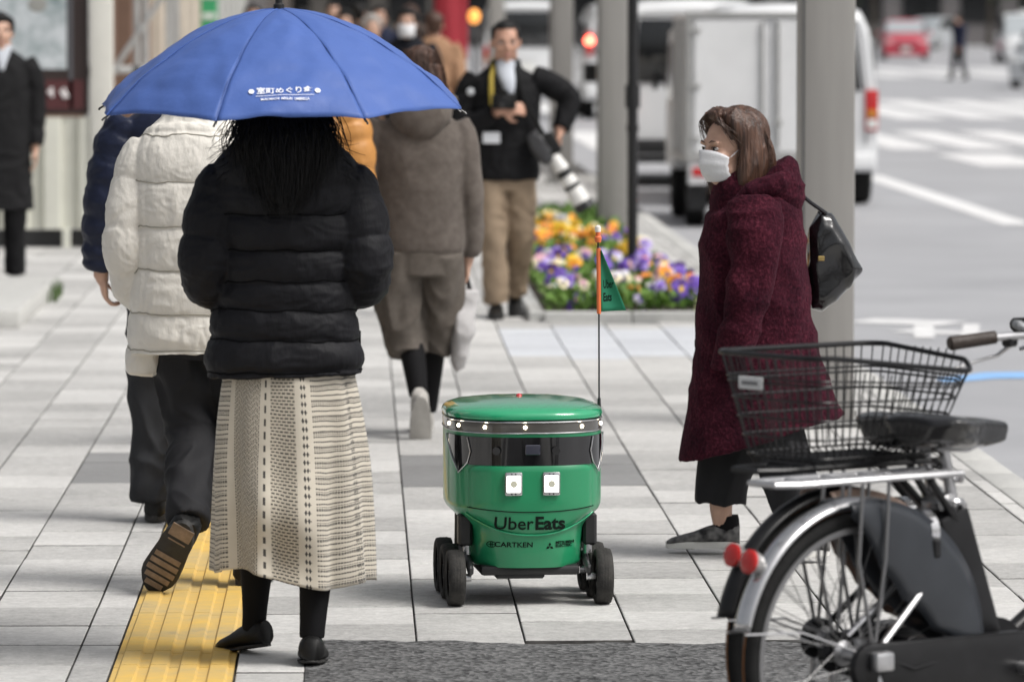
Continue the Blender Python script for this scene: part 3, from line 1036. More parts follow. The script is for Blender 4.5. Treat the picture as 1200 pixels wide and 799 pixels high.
# ------------------------------------------------------------------ umbrella
def make_umbrella():
    M_blue = mat('umbrella_cloth', (0.066, 0.126, 0.37), 0.5, var=0.03, vscale=8, bump=0.30, bscale=14, spec=.35, bdist=.012)
    M_print = mat('umbrella_print', (0.82, 0.84, 0.90), 0.6)
    M_steel = mat('umbrella_steel', (0.45, 0.45, 0.46), 0.3, metal=0.9)
    M_blk = M_black
    t = thing('umbrella', 'open blue umbrella with white Japanese lettering held by the woman in black', 'umbrella', (-0.212, 14.12, 1.540), R(4))
    t.rotation_euler = (R(3.0), R(-.9), R(4))
    Rr, H, ns, nr = .518, .258, 24, 40
    # vertices every 45 deg, first gore centred on -Y
    def prof(s):                                    # s: 0 apex .. 1 rim
        return Rr * s, H * (1 - s ** 1.75) - .012 * max(0, s - .9) / .1
    def surf(s, a0, q):
        """point on the gore that starts at angle a0; q 0..1 across"""
        r, z = prof(s)
        A = Vector((r * math.cos(a0), r * math.sin(a0), z)); B = Vector((r * math.cos(a0 + R(45)), r * math.sin(a0 + R(45)), z))
        p = A.lerp(B, q)
        sag = 4 * q * (1 - q)
        out = Vector((p.x, p.y, 0)).normalized() if r > 1e-4 else Vector((0, 0, 0))
        p += out * (r * .028 * sag) + Vector((0, 0, .010 * sag * math.sin(math.pi * s)))
        if s > .93:
            p += Vector((0, 0, .010 * sag * (s - .93) / .07)) - out * .008 * sag * (s - .93) / .07
        # tension creases
        cr = math.sin((s * 26 + 5 * q)) * math.exp(-((q - .06) / .10) ** 2) + math.sin((s * 23 - 4 * q + 1)) * math.exp(-((q - .94) / .10) ** 2)
        p += out * .0055 * cr * s + out * .004 * math.sin(11 * s + 7 * q + a0 * 3) * s * sag + (out + Vector((0, 0, 1))) * (.007 * noise.noise(Vector((s * 7, q * 4 + a0, a0 * 2))) + .004 * noise.noise(Vector((s * 22, q * 5 + a0, a0 * 3)))) * sag * s
        return p
    for g_ in range(8):
        a0 = R(-90 - 22.5 + 45 * g_)
        b = MB()
        rings = [[surf(max(.012, i / nr), a0, j / ns) for j in range(ns + 1)] for i in range(nr + 1)]
        b.rings(rings, closed=False, cap=(False, False))
        p = b.build('canopy_panel', M_blue, t, angle=180)
        md = p.modifiers.new('thick', 'SOLIDIFY'); md.thickness = .0012
        # seam tape on the rib
        b = MB().tube([surf(max(.012, i / nr), a0, 0.0) + Vector((0, 0, .0012)) for i in range(nr + 1)], .0016, 5)
        b.build('seam', M_blue, t)
        b = MB().tube([surf(max(.02, i / nr), a0, 0.0) + Vector((0, 0, -.007)) for i in range(nr + 1)], .0028, 6)
        b.build('rib', M_steel, t)
        e = surf(1.0, a0, 0.0); d = Vector((e.x, e.y, 0)).normalized()
        MB().tube([e - d * .006, e + d * .012 - Vector((0, 0, .010)), e + d * .014 - Vector((0, 0, .014))], [.003, .003, .0035], 6).build('rib_tip', M_blk, t)
        q = surf(.5, a0, 0.0)
        MB().tube([q - Vector((0, 0, .008)), (0, 0, -.02)], .0022, 6).build('strut', M_steel, t)
    MB().tube([(0, 0, H - .005), (0, 0, -.62)], .0065, 10).build('shaft', M_steel, t)
    MB().lathe([(.016, H - .004), (.015, H + .012), (.010, H + .016), (.009, H + .06), (.006, H + .075)], 14).build('ferrule', M_blk, t)
    MB().lathe([(.012, -.03), (.014, -.025), (.014, .01), (.011, .015)], 12).build('runner', M_blk, t)
    hp = [(0, 0, -.55)] + [(0, .03 - .03 * math.cos(x), -.66 - .03 * math.sin(x)) for x in np.linspace(0, math.pi, 9)] + [(0, .06, -.63)]
    MB().tube(hp, .011, 10).build('handle', M_blk, t)
    # lettering, bent onto the front gore
    def put(x, y):
        """x along the gore, y metres above its rim"""
        s = 1 - y / .56
        r, z = prof(s)
        wdt = 2 * r * math.sin(R(22.5))
        p = surf(s, R(-112.5), .5 + x / wdt)
        out = (p - Vector((0, 0, -.2))).normalized()
        return p + out * .0028
    def bend(dx, dy):
        return lambda c: put(c.x + dx, c.y + dy) + (put(c.x + dx, c.y + dy) - Vector((0, 0, -.2))).normalized() * c.z
    text_mesh('室町めぐり傘', .0242, M_print, 'lettering', t, None, None, extrude=.0004, bold=.0004, bend=bend(-.012, .073))
    text_mesh('MUROMACHI  MEGURI  UMBRELLA', .0080, M_print, 'lettering', t, None, None, extrude=.0004, bold=.0002, sx=1.0, bend=bend(-.012, .0475))
    b = MB()
    for i in range(20):
        x0, x1 = -.087 + .0075 * i, -.087 + .0075 * (i + 1)
        b.add([put(x0, .0565), put(x1, .0565), put(x1, .0580), put(x0, .0580)], [(0, 1, 2, 3)])
    b.build('print_rule', M_print, t, smooth=False)
    for sx in (-.098, .074):
        b = MB()
        for k in range(6):
            a = k * math.pi / 3
            cxx, cyy = sx + .0045 * math.cos(a), .073 + .0045 * math.sin(a)
            b.add([put(cxx + .004 * math.cos(q * math.pi / 3), cyy + .004 * math.sin(q * math.pi / 3)) + Vector((0, -.0004 * k, 0)) for q in range(6)], [tuple(range(6))])
        b.build('print_flower', M_print, t, smooth=False)
make_umbrella()
# ------------------------------------------------------------------ 2. person in the off-white quilted coat
M_trs_k = mat('trousers_black', (0.014, 0.014, 0.016), 0.75, spec=.25, var=0.12, vscale=12, bump=0.12, bscale=250)
M_trs_g = mat('trousers_charcoal', (0.026, 0.027, 0.030), 0.8, spec=.2, var=0.12, vscale=14, bump=0.12, bscale=250)

def make_white_coat():
    P = Person((-0.50, 15.9, 0), R(-10), 'person in long off-white quilted coat and black trousers, one shoe sole raised', voxel=.008)
    P.head((.02, .03, 1.565))
    P.core([(0, 0, .80, .12, .09), (0, 0, 1.0, .12, .09), (0, 0, 1.2, .12, .09), (0, 0, 1.36, .13, .08), (0, .01, 1.43, .06, .05)])
    P.limb([(-.15, 0, 1.36), (-.195, -.04, 1.06), (-.13, .12, .91)], [.045, .038, .028])
    P.limb([(.15, 0, 1.36), (.195, -.02, 1.06), (.13, .12, .91)], [.045, .038, .028])
    P.hand((-.13, .13, .91), (.4, .9, -.2), (1, 0, 0), curl=.6, side=1)
    P.hand((.13, .13, .91), (-.4, .9, -.2), (-1, 0, 0), curl=.6, side=-1)
    P.limb([(-.06, 0, .84), (-.03, .06, .47), (.015, -.22, .235)], [.07, .05, .036])
    P.limb([(.10, 0, .84), (.13, .08, .46), (.145, .02, .10)], [.07, .05, .036])
    o = P.finish()
    b = MB()
    loft(b, [(.02, 0, .72, .15, .12), (.02, 0, .80, .165, .125), (.02, 0, .95, .15, .11)], 10, 28)
    loft(b, [(-.06, .0, .84, .098, .11), (-.045, .03, .66, .094, .105), (-.025, .04, .48, .082, .090), (-.01, -.08, .36, .072, .080), (.012, -.20, .255, .066, .074), (.016, -.225, .225, .062, .068)], 26, 22, 1)
    loft(b, [(.10, .0, .84, .098, .11), (.115, .05, .66, .092, .10), (.13, .08, .46, .080, .088), (.14, .05, .25, .074, .080), (.145, .03, .10, .070, .078)], 26, 22, 1)
    garment(o, 'trousers', b, M_trs_k, .007, 2, .020, (8, 8, 9), 4.0)
    # raised shoe: the sole with its treads faces the camera
    shoes(o, (.012, -.225, .215), (-.10, 1, 0), pitch=R(64), lean=R(30), k=1.0, heel=.026, h=.085, lugs=M_sole_t, L=.285, wd=.118)
    shoes(o, (.152, .03, .082), (.05, 1, 0), k=1.0, heel=.022, h=.085, L=.275, wd=.10)
    # coat
    seams = [.70, .745, .86, .995, 1.13, 1.265, 1.40, 1.48]
    qf0 = quilt(seams, .014)
    def qf(t, a, c):
        g_ = qf0(t, a, c)
        for a1 in (R(233), R(301)):                      # two upright seams on the back
            g_ -= .007 * math.exp(-((a - a1) / .030) ** 2)
        return g_
    b = MB()
    CS = [(-.005, 0, .735, .200, .165), (-.006, 0, .80, .198, .168), (-.005, -.005, .92, .192, .162), (0, -.01, 1.05, .186, .155), (0, -.015, 1.18, .188, .150),
             (0, -.015, 1.30, .190, .14), (0, -.01, 1.385, .175, .12), (0, 0, 1.435, .13, .09), (0, 0, 1.475, .09, .08)]
    loft(b, CS, 110, 84, .82, disp=qf)
    # left front flap, swinging out and down
    loft(b, [(-.11, .08, 1.05, .07, .08), (-.135, .06, .90, .068, .10), (-.155, .03, .76, .064, .11), (-.168, .02, .655, .050, .105)], 40, 26, .8, disp=quilt([.62, .655, .74, .86, .97, 1.05], .016))
    for s in (-1, 1):
        loft(b, [(s * .140, 0, 1.375, .068, .085), (s * .175, -.02, 1.28, .075, .090), (s * .196, -.045, 1.16, .074, .086), (s * .204, -.05, 1.06, .074, .084),
                 (s * .195, -.01, .96, .070, .078), (s * .170, .07, .905, .062, .066), (s * .15, .13, .90, .055, .06)], 80, 28, .92, ref=(.2, 1, .3), disp=qsleeve(0, .012, 5.0))
    loft(b, [(0, .0, 1.42, .115, .095), (0, .005, 1.47, .105, .09), (0, .01, 1.515, .095, .085)], 12, 30, .95)
    me = fuse(b, .0050, 1, 'coat')
    wrinkle(me, .0030, (24, 24, 30), 5.2)
    wrinkle(me, .0055, (5, 5, 9), 1.7)
    me.materials.append(M_puff_w)
    c = link('coat', me, o)
    sf = bvh(me)
    M_st = mat('stitch_cream', (.34, .32, .27), .8)
    for z in seams[1:-1]:
        b = MB(); seam_ring(b, CS, z, -.006, .0024, .82, on=sf); b.build('seam', M_st, c)
    h = MB(); h.ellipsoid(P.hc + V(0, -.016, .032), (.086, .104, .098)); h.ellipsoid(P.hc + V(0, -.055, -.03), (.070, .05, .075))
    me = fuse(h, .008, 2, 'hair'); wrinkle(me, .005, (50, 50, 12), 1); me.materials.append(M_hair_b); link('hair', me, o)
make_white_coat()

# ------------------------------------------------------------------ 3. person in the navy puffer
def make_navy():
    P = Person((-0.625, 17.9, 0), R(2), 'person in navy puffer jacket and grey trousers, partly hidden by the off-white coat', voxel=.009)
    P.head((.07, .05, 1.545), k=.98)
    P.core([(0, 0, .82, .12, .09), (0, 0, 1.0, .12, .09), (0, 0, 1.2, .13, .09), (0, 0, 1.40, .14, .08), (0, .01, 1.47, .06, .05)])
    P.limb([(-.18, 0, 1.40), (-.255, -.02, 1.12), (-.272, .02, .86)], [.045, .038, .027])
    P.limb([(.18, 0, 1.40), (.235, -.02, 1.12), (.21, .14, .93)], [.045, .038, .027])
    P.hand((-.268, .02, .865), (.16, .1, -1), (1, .1, .1), curl=.95, side=-1, k=.95)
    P.hand((.21, .14, .92), (0, .6, -.8), (-1, 0, 0), curl=.6, side=1)
    P.limb([(-.09, 0, .86), (-.10, .06, .48), (-.10, .04, .09)], [.07, .05, .036])
    P.limb([(.09, 0, .86), (.11, .02, .49), (.12, -.20, .26)], [.07, .05, .036])
    o = P.finish()
    b = MB()
    loft(b, [(0, 0, .74, .15, .12), (0, 0, .82, .16, .12), (0, 0, .96, .15, .11)], 10, 24)
    loft(b, [(-.09, 0, .86, .095, .105), (-.095, .03, .66, .09, .10), (-.10, .06, .46, .080, .088), (-.10, .05, .25, .075, .08), (-.095, .04, .07, .078, .09)], 24, 20, 1)
    loft(b, [(.09, 0, .86, .095, .105), (.10, .02, .66, .09, .10), (.11, .01, .48, .080, .088), (.115, -.10, .36, .072, .08), (.12, -.19, .27, .07, .076)], 24, 20, 1)
    garment(o, 'trousers', b, M_trs_g, .008, 2, .018, (8, 8, 8), 2.0)
    shoes(o, (-.085, .03, .085), (.1, 1, 0), k=1.05, heel=.022, h=.085)
    shoes(o, (.122, -.205, .245), (0, 1, 0), pitch=R(62), k=1.05, heel=.022, h=.085)
    seams = [.80, .86, .94, 1.02, 1.10, 1.18, 1.26, 1.34, 1.44, 1.5]
    b = MB()
    loft(b, [(0, 0, .82, .20, .14), (0, 0, .95, .20, .145), (0, 0, 1.1, .20, .145), (0, -.01, 1.28, .205, .14), (0, -.01, 1.40, .18, .11), (0, 0, 1.47, .10, .08)], 80, 40, .85, disp=quilt(seams, .018))
    loft(b, [(-.165, 0, 1.41, .075, .085), (-.215, -.01, 1.30, .082, .088), (-.25, -.02, 1.13, .076, .08), (-.268, .01, .97, .066, .07), (-.272, .02, .885, .056, .06)], 60, 22, .95, disp=qsleeve(0, .014, 7))
    loft(b, [(.165, 0, 1.41, .075, .085), (.21, -.01, 1.30, .082, .088), (.235, -.02, 1.13, .076, .08), (.225, .07, 1.0, .066, .07), (.212, .12, .95, .056, .06)], 60, 22, .95, disp=qsleeve(0, .014, 7))
    loft(b, [(0, 0, 1.45, .10, .085), (0, .01, 1.53, .085, .08)], 6, 24)
    me = fuse(b, .0075, 2, 'jacket'); wrinkle(me, .005, (13, 13, 22), 8.2)
    me.materials.append(M_puff_n); link('jacket', me, o)
    h = MB(); h.ellipsoid(P.hc + V(0, -.016, .035), (.084, .104, .096)); h.ellipsoid(P.hc + V(0, -.055, -.03), (.066, .05, .06))
    me = fuse(h, .009, 2, 'hair'); wrinkle(me, .005, (50, 50, 12), 1); me.materials.append(M_hair_b); link('hair', me, o)
make_navy()

# ------------------------------------------------------------------ 4. orange jacket
def make_orange():
    P = Person((-0.235, 21.0, 0), 0, 'person in orange-tan puffer jacket, only a shoulder showing beside the dark hair', voxel=.011)
    P.head((0, .03, 1.57))
    P.core([(0, 0, .82, .12, .09), (0, 0, 1.1, .12, .09), (0, 0, 1.38, .13, .08), (0, .01, 1.45, .06, .05)])
    P.limb([(-.17, 0, 1.37), (-.22, 0, 1.1), (-.20, .10, .88)], [.045, .038, .028])
    P.limb([(.17, 0, 1.37), (.21, 0, 1.1), (.20, .10, .88)], [.045, .038, .028])
    P.hand((-.20, .10, .87), (0, .2, -1), (1, 0, 0), curl=.5, side=-1); P.hand((.20, .10, .87), (0, .2, -1), (-1, 0, 0), curl=.5, side=1)
    P.limb([(-.09, 0, .84), (-.09, .08, .47), (-.09, .10, .09)], [.07, .05, .036]); P.limb([(.09, 0, .84), (.09, .0, .47), (.09, -.12, .12)], [.07, .05, .036])
    o = P.finish()
    b = MB()
    loft(b, [(0, 0, .72, .15, .12), (0, 0, .95, .15, .11)], 8, 24)
    loft(b, [(-.09, 0, .85, .095, .10), (-.09, .07, .46, .075, .08), (-.09, .10, .09, .065, .07)], 20, 18, 1)
    loft(b, [(.09, 0, .85, .095, .10), (.09, .0, .46, .075, .08), (.09, -.12, .12, .065, .07)], 20, 18, 1)
    garment(o, 'trousers', b, M_trs_k, .011, 2, .008)
    shoes(o, (-.09, .10, .085), (0, 1, 0)); shoes(o, (.09, -.12, .11), (0, 1, 0), pitch=R(20))
    b = MB()
    loft(b, [(0, 0, .80, .20, .14), (0, 0, 1.0, .205, .15), (0, 0, 1.25, .205, .14), (0, -.01, 1.37, .18, .12), (0, 0, 1.44, .12, .1)], 70, 36, .85, disp=quilt([.78, .88, 1.0, 1.12, 1.24, 1.36, 1.47], .02))
    for s in (-1, 1):
        loft(b, [(s * .16, 0, 1.39, .08, .09), (s * .205, 0, 1.28, .088, .09), (s * .225, 0, 1.1, .08, .08), (s * .20, .09, .90, .06, .06)], 50, 20, .95, disp=qsleeve(0, .015, 5))
    loft(b, [(0, 0, 1.42, .12, .10), (0, .0, 1.50, .10, .09)], 6, 24)
    garment(o, 'jacket', b, M_puff_o, .009, 2, .004, (12, 12, 20), 3)
    h = MB(); h.ellipsoid(P.hc + V(0, -.016, .035), (.088, .106, .098)); loft(h, [(0, -.04, 1.60, .085, .07), (0, -.06, 1.48, .08, .05), (0, -.07, 1.42, .07, .03)], 10, 18)
    me = fuse(h, .009, 2, 'hair'); wrinkle(me, .005, (50, 50, 9), 1); me.materials.append(M_hair_b); link('hair', me, o)
make_orange()

# ------------------------------------------------------------------ 5. grey-brown hoodie
def make_hoodie():
    M_h = mat('hoodie_wool', (0.098, 0.083, 0.073), 0.9, spec=.15, col2=(0.140, 0.121, 0.107), vscale=22, bump=0.3, bscale=320, sheen=0.08, bdist=.004)
    M_c = mat('culottes_wool', (0.088, 0.076, 0.065), 0.9, spec=.15, col2=(0.128, 0.112, 0.098), vscale=16, bump=0.2, bscale=320, sheen=0.05, bdist=.004)
    M_sn = mat('sneaker_grey', (0.40, 0.385, 0.36), 0.75, var=0.08, vscale=20)
    M_tote = mat('tote_bag', (0.46, 0.45, 0.45), 0.6, var=0.08, vscale=10, bump=0.4, bscale=14, bdist=.02)
    P = Person((0.265, 21.5, 0), 0, 'person in grey-brown hooded sweater and culottes walking away with a tote bag', voxel=.008)
    P.head((.0, .04, 1.515), yaw=R(-10), pitch=R(-6), k=.98)
    P.core([(0, 0, .80, .12, .09), (0, 0, 1.05, .11, .085), (0, 0, 1.30, .12, .08), (0, .01, 1.40, .055, .05)])
    P.limb([(-.16, 0, 1.31), (-.225, .0, 1.06), (-.16, .20, .98)], [.042, .036, .026])
    P.limb([(.16, 0, 1.31), (.215, -.02, 1.05), (.20, .05, .74)], [.042, .036, .026])
    P.hand((-.16, .20, .98), (.4, .8, 0), (1, 0, 0), curl=.6, side=1)
    P.hand((.198, .055, .735), (-.05, .15, -1), (-1, 0, 0), curl=1.0, side=1, k=.92)
    P.limb([(-.08, 0, .82), (-.05, .02, .46), (-.015, -.10, .20)], [.07, .048, .034])
    P.limb([(.08, 0, .82), (.06, .12, .46), (.03, .20, .09)], [.07, .048, .034])
    o = P.finish()
    b = MB()      # leggings
    loft(b, [(-.08, 0, .60, .075, .08), (-.055, .02, .46, .060, .062), (-.03, -.05, .32, .052, .056), (-.012, -.11, .18, .040, .044)], 20, 16, 1)
    loft(b, [(.08, .05, .60, .075, .08), (.06, .12, .46, .060, .062), (.045, .17, .28, .052, .056), (.03, .20, .09, .040, .044)], 20, 16, 1)
    garment(o, 'leggings', b, M_tights, .008, 2)
    shoes(o, (-.01, -.135, .165), (.0, 1, 0), pitch=R(64), up_m=M_sn, so_m=M_sn, h=.085, heel=.03, L=.262, wd=.092, roll=R(-6))
    shoes(o, (.02, .20, .085), (-.1, 1, 0), up_m=M_sn, so_m=M_sn, h=.085, heel=.03, L=.255)
    b = MB()      # culottes: two wide legs that narrow at the hem
    loft(b, [(0, 0, .68, .165, .13), (0, 0, .78, .17, .13), (0, 0, .92, .155, .12)], 10, 28)
    loft(b, [(-.085, 0, .78, .098, .125), (-.093, .0, .62, .104, .125), (-.080, .01, .50, .098, .115), (-.060, .0, .39, .082, .10), (-.055, -.01, .35, .076, .095)], 26, 24, 1)
    loft(b, [(.085, 0, .78, .096, .125), (.090, .03, .62, .098, .12), (.082, .07, .48, .090, .11), (.070, .10, .37, .078, .095), (.068, .10, .34, .074, .09)], 26, 24, 1)
    garment(o, 'culottes', b, M_c, .0075, 2, .030, (9, 9, 3.5), 6.1, zmask=lambda c: max(0.0, min(1.0, (.70 - c[2]) / .12)))
    b = MB()      # sweater
    loft(b, [(0, 0, .755, .170, .125), (0, 0, .775, .178, .13), (0, 0, .80, .184, .138), (0, 0, .90, .187, .142), (0, -.005, 1.05, .188, .142), (0, -.01, 1.18, .192, .14), (0, -.01, 1.28, .188, .125), (0, 0, 1.335, .135, .095), (0, 0, 1.37, .085, .07)], 50, 44, .9)
    loft(b, [(-.15, 0, 1.32, .065, .078), (-.195, 0, 1.23, .072, .08), (-.228, .0, 1.08, .070, .072), (-.215, .08, .99, .064, .064), (-.17, .18, .97, .048, .048)], 36, 22, .95, ref=(.2, 1, .3))
    loft(b, [(.145, 0, 1.32, .060, .074), (.180, 0, 1.23, .064, .076), (.205, -.01, 1.05, .058, .068), (.212, .02, .90, .054, .062), (.208, .04, .80, .054, .058), (.203, .05, .76, .042, .046)], 36, 22, .95)
    loft(b, [(0, .0, 1.33, .11, .09), (0, .005, 1.38, .09, .08), (0, .01, 1.42, .075, .07)], 8, 24)
    me = fuse(b, .0075, 2, 'hooded_sweater')
    wrinkle(me, .009, (4, 4, 4), 3.3)
    wrinkle(me, .0015, (14, 14, 20), 1.3)
    me.materials.append(M_h)
    s = link('hooded_sweater', me, o)
    b = MB()          # hood hanging open on the back
    for q in np.linspace(0, 1, 7):
        pass
    loft(b, [(0, -.085, 1.262, .035, .030), (0, -.105, 1.285, .085, .052), (0, -.105, 1.325, .122, .070), (0, -.085, 1.375, .132, .085), (0, -.060, 1.415, .120, .088), (0, -.045, 1.435, .105, .080)], 24, 34, .95)
    b.tube([(-.128, .03, 1.385), (-.135, -.06, 1.415), (-.085, -.135, 1.435), (0, -.165, 1.44), (.085, -.135, 1.435), (.135, -.06, 1.415), (.128, .03, 1.385)], .022, 12)
    me = fuse(b, .0065, 3, 'hood'); wrinkle(me, .006, (9, 9, 12), 2.2); me.materials.append(M_h); link('hood', me, s)
    h = MB(); h.ellipsoid(P.hc + V(0, -.014, .032), (.088, .105, .098))
    loft(h, [(0, -.03, 1.56, .090, .085), (0, -.04, 1.48, .098, .080), (0, -.04, 1.42, .095, .072), (0, -.03, 1.385, .075, .055)], 14, 22)
    me = fuse(h, .007, 2, 'hair'); wrinkle(me, .007, (60, 60, 6), 1); me.materials.append(M_hair_br); hh = link('hair', me, o)
    rg = random.Random(5); L = []
    for i in range(800):
        a = rg.uniform(-2.0, 2.0)
        q = Vector((math.sin(a) * .07, -.02 - math.cos(a) * .08, 1.58 + rg.uniform(-.03, .05))); e = Vector((math.sin(a) * .100, -.03 - math.cos(a) * .085, rg.uniform(1.385, 1.44)))
        L.append((q, (q + e) / 2 + Vector((math.sin(a) * .02, -math.cos(a) * .02, 0)), e))
    strands('hair_strands', M_hair_br, hh, L, .0016, 6, 2, .008, .005)
    # tote bag: its own thing
    t = thing('tote_bag', 'pale grey tote bag hanging from the hand of the person in the hooded sweater', 'bag', (0.265 + .15, 21.56, .275), R(8))
    b = MB()
    rings = []
    for i in range(15):
        q = i / 14
        wd = .020 + .036 * min(1, q * 2.2) - .010 * q
        th = .030 + .045 * math.sin(min(1, q * 1.2) * 2.6)
        sk = .020 - .030 * math.sin(q * 2.4) + .05 * q
        rings.append([(sk + sup(math.cos(a), .5) * wd + .006 * math.sin(5 * q + 3 * a), sup(math.sin(a), .5) * th * 1.4, .005 + q * .335 + .02 * math.cos(a) * (1 - q)) for a in np.linspace(0, 2 * math.pi, 25)[:-1]])
    b.rings(rings)
    me = fuse(b, .006, 2, 'bag_body'); wrinkle(me, .012, (9, 9, 5), 2.2); me.materials.append(M_tote); link('bag_body', me, t)
    for sy in (-.03, .03):
        MB().tube([(-.005, sy, .335), (.012, sy * .6, .40), (.030, 0, .405), (.046, sy * .6, .40), (.058, sy, .335)], .006, 8).build('strap', mat('strap_dark', (.03, .028, .03), .7), t)
make_hoodie()

# ------------------------------------------------------------------ 6. woman in the maroon coat (faces left)
def make_maroon():
    M_co = bpy.data.materials.new('boucle_maroon'); M_co.use_nodes = True
    g = NG(M_co); p = M_co.node_tree.nodes['Principled BSDF']
    tc = g.new('ShaderNodeTexCoord')
    n1 = g.new('ShaderNodeTexNoise'); n1.inputs['Scale'].default_value = 95; n1.inputs['Detail'].default_value = 5; n1.inputs['Roughness'].default_value = .7
    n2 = g.new('ShaderNodeTexNoise'); n2.inputs['Scale'].default_value = 9; n2.inputs['Detail'].default_value = 3
    g.link(tc.outputs['Object'], n1.inputs['Vector']); g.link(tc.outputs['Object'], n2.inputs['Vector'])
    k = g.math('MULTIPLY_ADD', n2.outputs['Fac'], .35, g.math('MULTIPLY', n1.outputs['Fac'], .75))
    r = g.new('ShaderNodeValToRGB'); e = r.color_ramp.elements
    e[0].position = .40; e[0].color = (.012, .0022, .006, 1); e[1].position = .74; e[1].color = (.102, .019, .033, 1)
    x = e.new(.57); x.color = (.039, .0062, .0132, 1)
    g.link(k, r.inputs[0]); g.link(r.outputs[0], p.inputs['Base Color'])
    p.inputs['Roughness'].default_value = .95; p.inputs['Specular IOR Level'].default_value = .12; p.inputs['Sheen Weight'].default_value = .05; p.inputs['Sheen Tint'].default_value = (.8, .3, .45, 1)
    bp = g.new('ShaderNodeBump'); bp.inputs['Strength'].default_value = .9; bp.inputs['Distance'].default_value = .006
    g.link(n1.outputs['Fac'], bp.inputs['Height']); g.link(bp.outputs[0], p.inputs['Normal'])
    M_pr = mat('shoe_print', (.012, .012, .013), .7, col2=(.20, .195, .19), vscale=34, detail=1.0)
    M_ws = mat('sole_white', (.66, .65, .62), .6, var=.06)
    # local frame: forward +Y is the photo's left, -X local is towards the camera
    P = Person((1.318, 16.75, 0), R(90), 'woman in maroon coat and white face mask looking left', voxel=.0065)
    P.head((-.015, .100, 1.338), yaw=R(30), pitch=R(-5), k=.98, neck=(0, .04, 1.20))
    P.core([(0, 0, .62, .13, .12), (0, .0, .85, .12, .11), (0, .02, 1.05, .13, .10), (0, .03, 1.18, .10, .08), (0, .05, 1.24, .06, .06)])
    P.limb([(-.15, .03, 1.16), (-.19, .05, .92), (-.16, .11, .69)], [.045, .038, .028])
    P.limb([(.15, .03, 1.16), (.19, .05, .92), (.16, .11, .69)], [.045, .038, .028])
    P.hand((-.150, .115, .68), (.9, .1, -.5), (0, -1, 0), curl=.7, side=-1, k=.9)
    P.hand((.150, .115, .68), (-.9, .1, -.5), (0, -1, 0), curl=.7, side=1, k=.9)
    P.limb([(.09, 0, .78), (.09, .08, .44), (.08, .118, .20), (.08, .112, .085)], [.085, .060, .042, .032])
    P.limb([(-.09, 0, .78), (-.11, -.02, .44), (-.16, -.115, .22), (-.19, -.16, .085)], [.085, .060, .042, .032])
    o = P.finish()
    face_parts(o, P.hc, P.hM, P.hk, mouth=False, female=True)
    # mask
    b = MB(); rings = []
    for i in range(13):
        q = i / 12
        ring = []
        for j in range(21):
            a = -1.12 + 2.24 * j / 20
            z = -.054 + (.056 - .110 * q) * (1 - .42 * (abs(a) / 1.12) ** 3) + .004
            rr = .088 + .026 * math.sin(q * 2.6 + .25) - .010 * q
            y = .012 + rr * math.cos(a) * (1.0 - .10 * q) + .0016 * math.sin(q * 19) + .008 * math.exp(-(a / .30) ** 2) * math.sin(q * 3.1)
            ring.append(P.hc + P.hM @ (Vector((math.sin(a) * (.083 - .012 * q), y, z + .004 * math.cos(2 * a))) * P.hk))
        rings.append(ring)
    b.rings(rings, closed=False, cap=(False, False))
    mk = b.build('face_mask', M_mask, o, angle=180)
    mk.modifiers.new('t', 'SOLIDIFY').thickness = .0015
    for s in (-1, 1):
        MB().tube([P.hc + P.hM @ (Vector(v_) * P.hk) for v_ in ((s * .068, .045, -.02), (s * .078, .0, .012), (s * .076, -.03, .0), (s * .068, .0, -.05), (s * .055, .04, -.085))], .0014, 5).build('ear_loop', M_mask, mk)
    # hair: parted fringe, shoulder length
    hb = MB(); M3 = P.hM; hc = P.hc
    def hp(*v_): return hc + M3 @ (Vector(v_) * P.hk)
    hb.ellipsoid(hp(0, -.044, .046), (.089, .106, .096), M3, 20, 14)
    for s in (-1, 1):
        loft(hb, [(*hp(s * .045, .020, .122), .030, .040), (*hp(s * .076, -.010, .080), .026, .048), (*hp(s * .088, -.032, .020), .024, .050), (*hp(s * .092, -.030, -.04), .028, .055), (*hp(s * .088, -.015, -.10), .026, .052), (*hp(s * .074, .005, -.165), .016, .032)], 22, 18, .95, ref=tuple(M3 @ Vector((0, 1, 0))))
    loft(hb, [(*hp(0, -.09, .06), .06, .03), (*hp(0, -.105, -.01), .085, .042), (*hp(0, -.10, -.09), .088, .045), (*hp(0, -.085, -.14), .07, .03)], 16, 22, .95, ref=tuple(M3 @ Vector((0, 1, 0))))
    hb.ellipsoid(hp(0, .022, .120), (.056, .045, .022), M3)
    me = fuse(hb, .0055, 3, 'hair'); wrinkle(me, .006, (60, 60, 7), 4); me.materials.append(M_hair_br); hh = link('hair', me, o)
    rg = random.Random(8); L = []
    for i in range(1500):
        s = rg.choice((-1, 1)); f = rg.uniform(-.9, .6)
        q = Vector((s * rg.uniform(.01, .06), f * .07 - .02, .128 - .03 * abs(f) - rg.uniform(0, .02)))
        mid = Vector((s * .108, f * .075 - .045, .02)); e_ = Vector((s * rg.uniform(.066, .104), f * .075 - .02 + rg.gauss(0, .012), -rg.uniform(.07, .20)))
        L.append((hp(*q), hp(*mid), hp(*e_)))
    for i in range(40):
        s = rg.choice((-1, 1))
        L.append((hp(s * .010, .045, .132), hp(s * rg.uniform(.05, .075), .095, .112), hp(s * rg.uniform(.078, .090), .020 + rg.uniform(-.03, .01), rg.uniform(-.01, .06))))
    strands('hair_strands', M_hair_br, hh, L, .0014, 8, 9, .007, .007)
    # trousers: wide, cropped
    b = MB()
    loft(b, [(0, 0, .50, .17, .15), (0, 0, .70, .16, .14)], 6, 26)
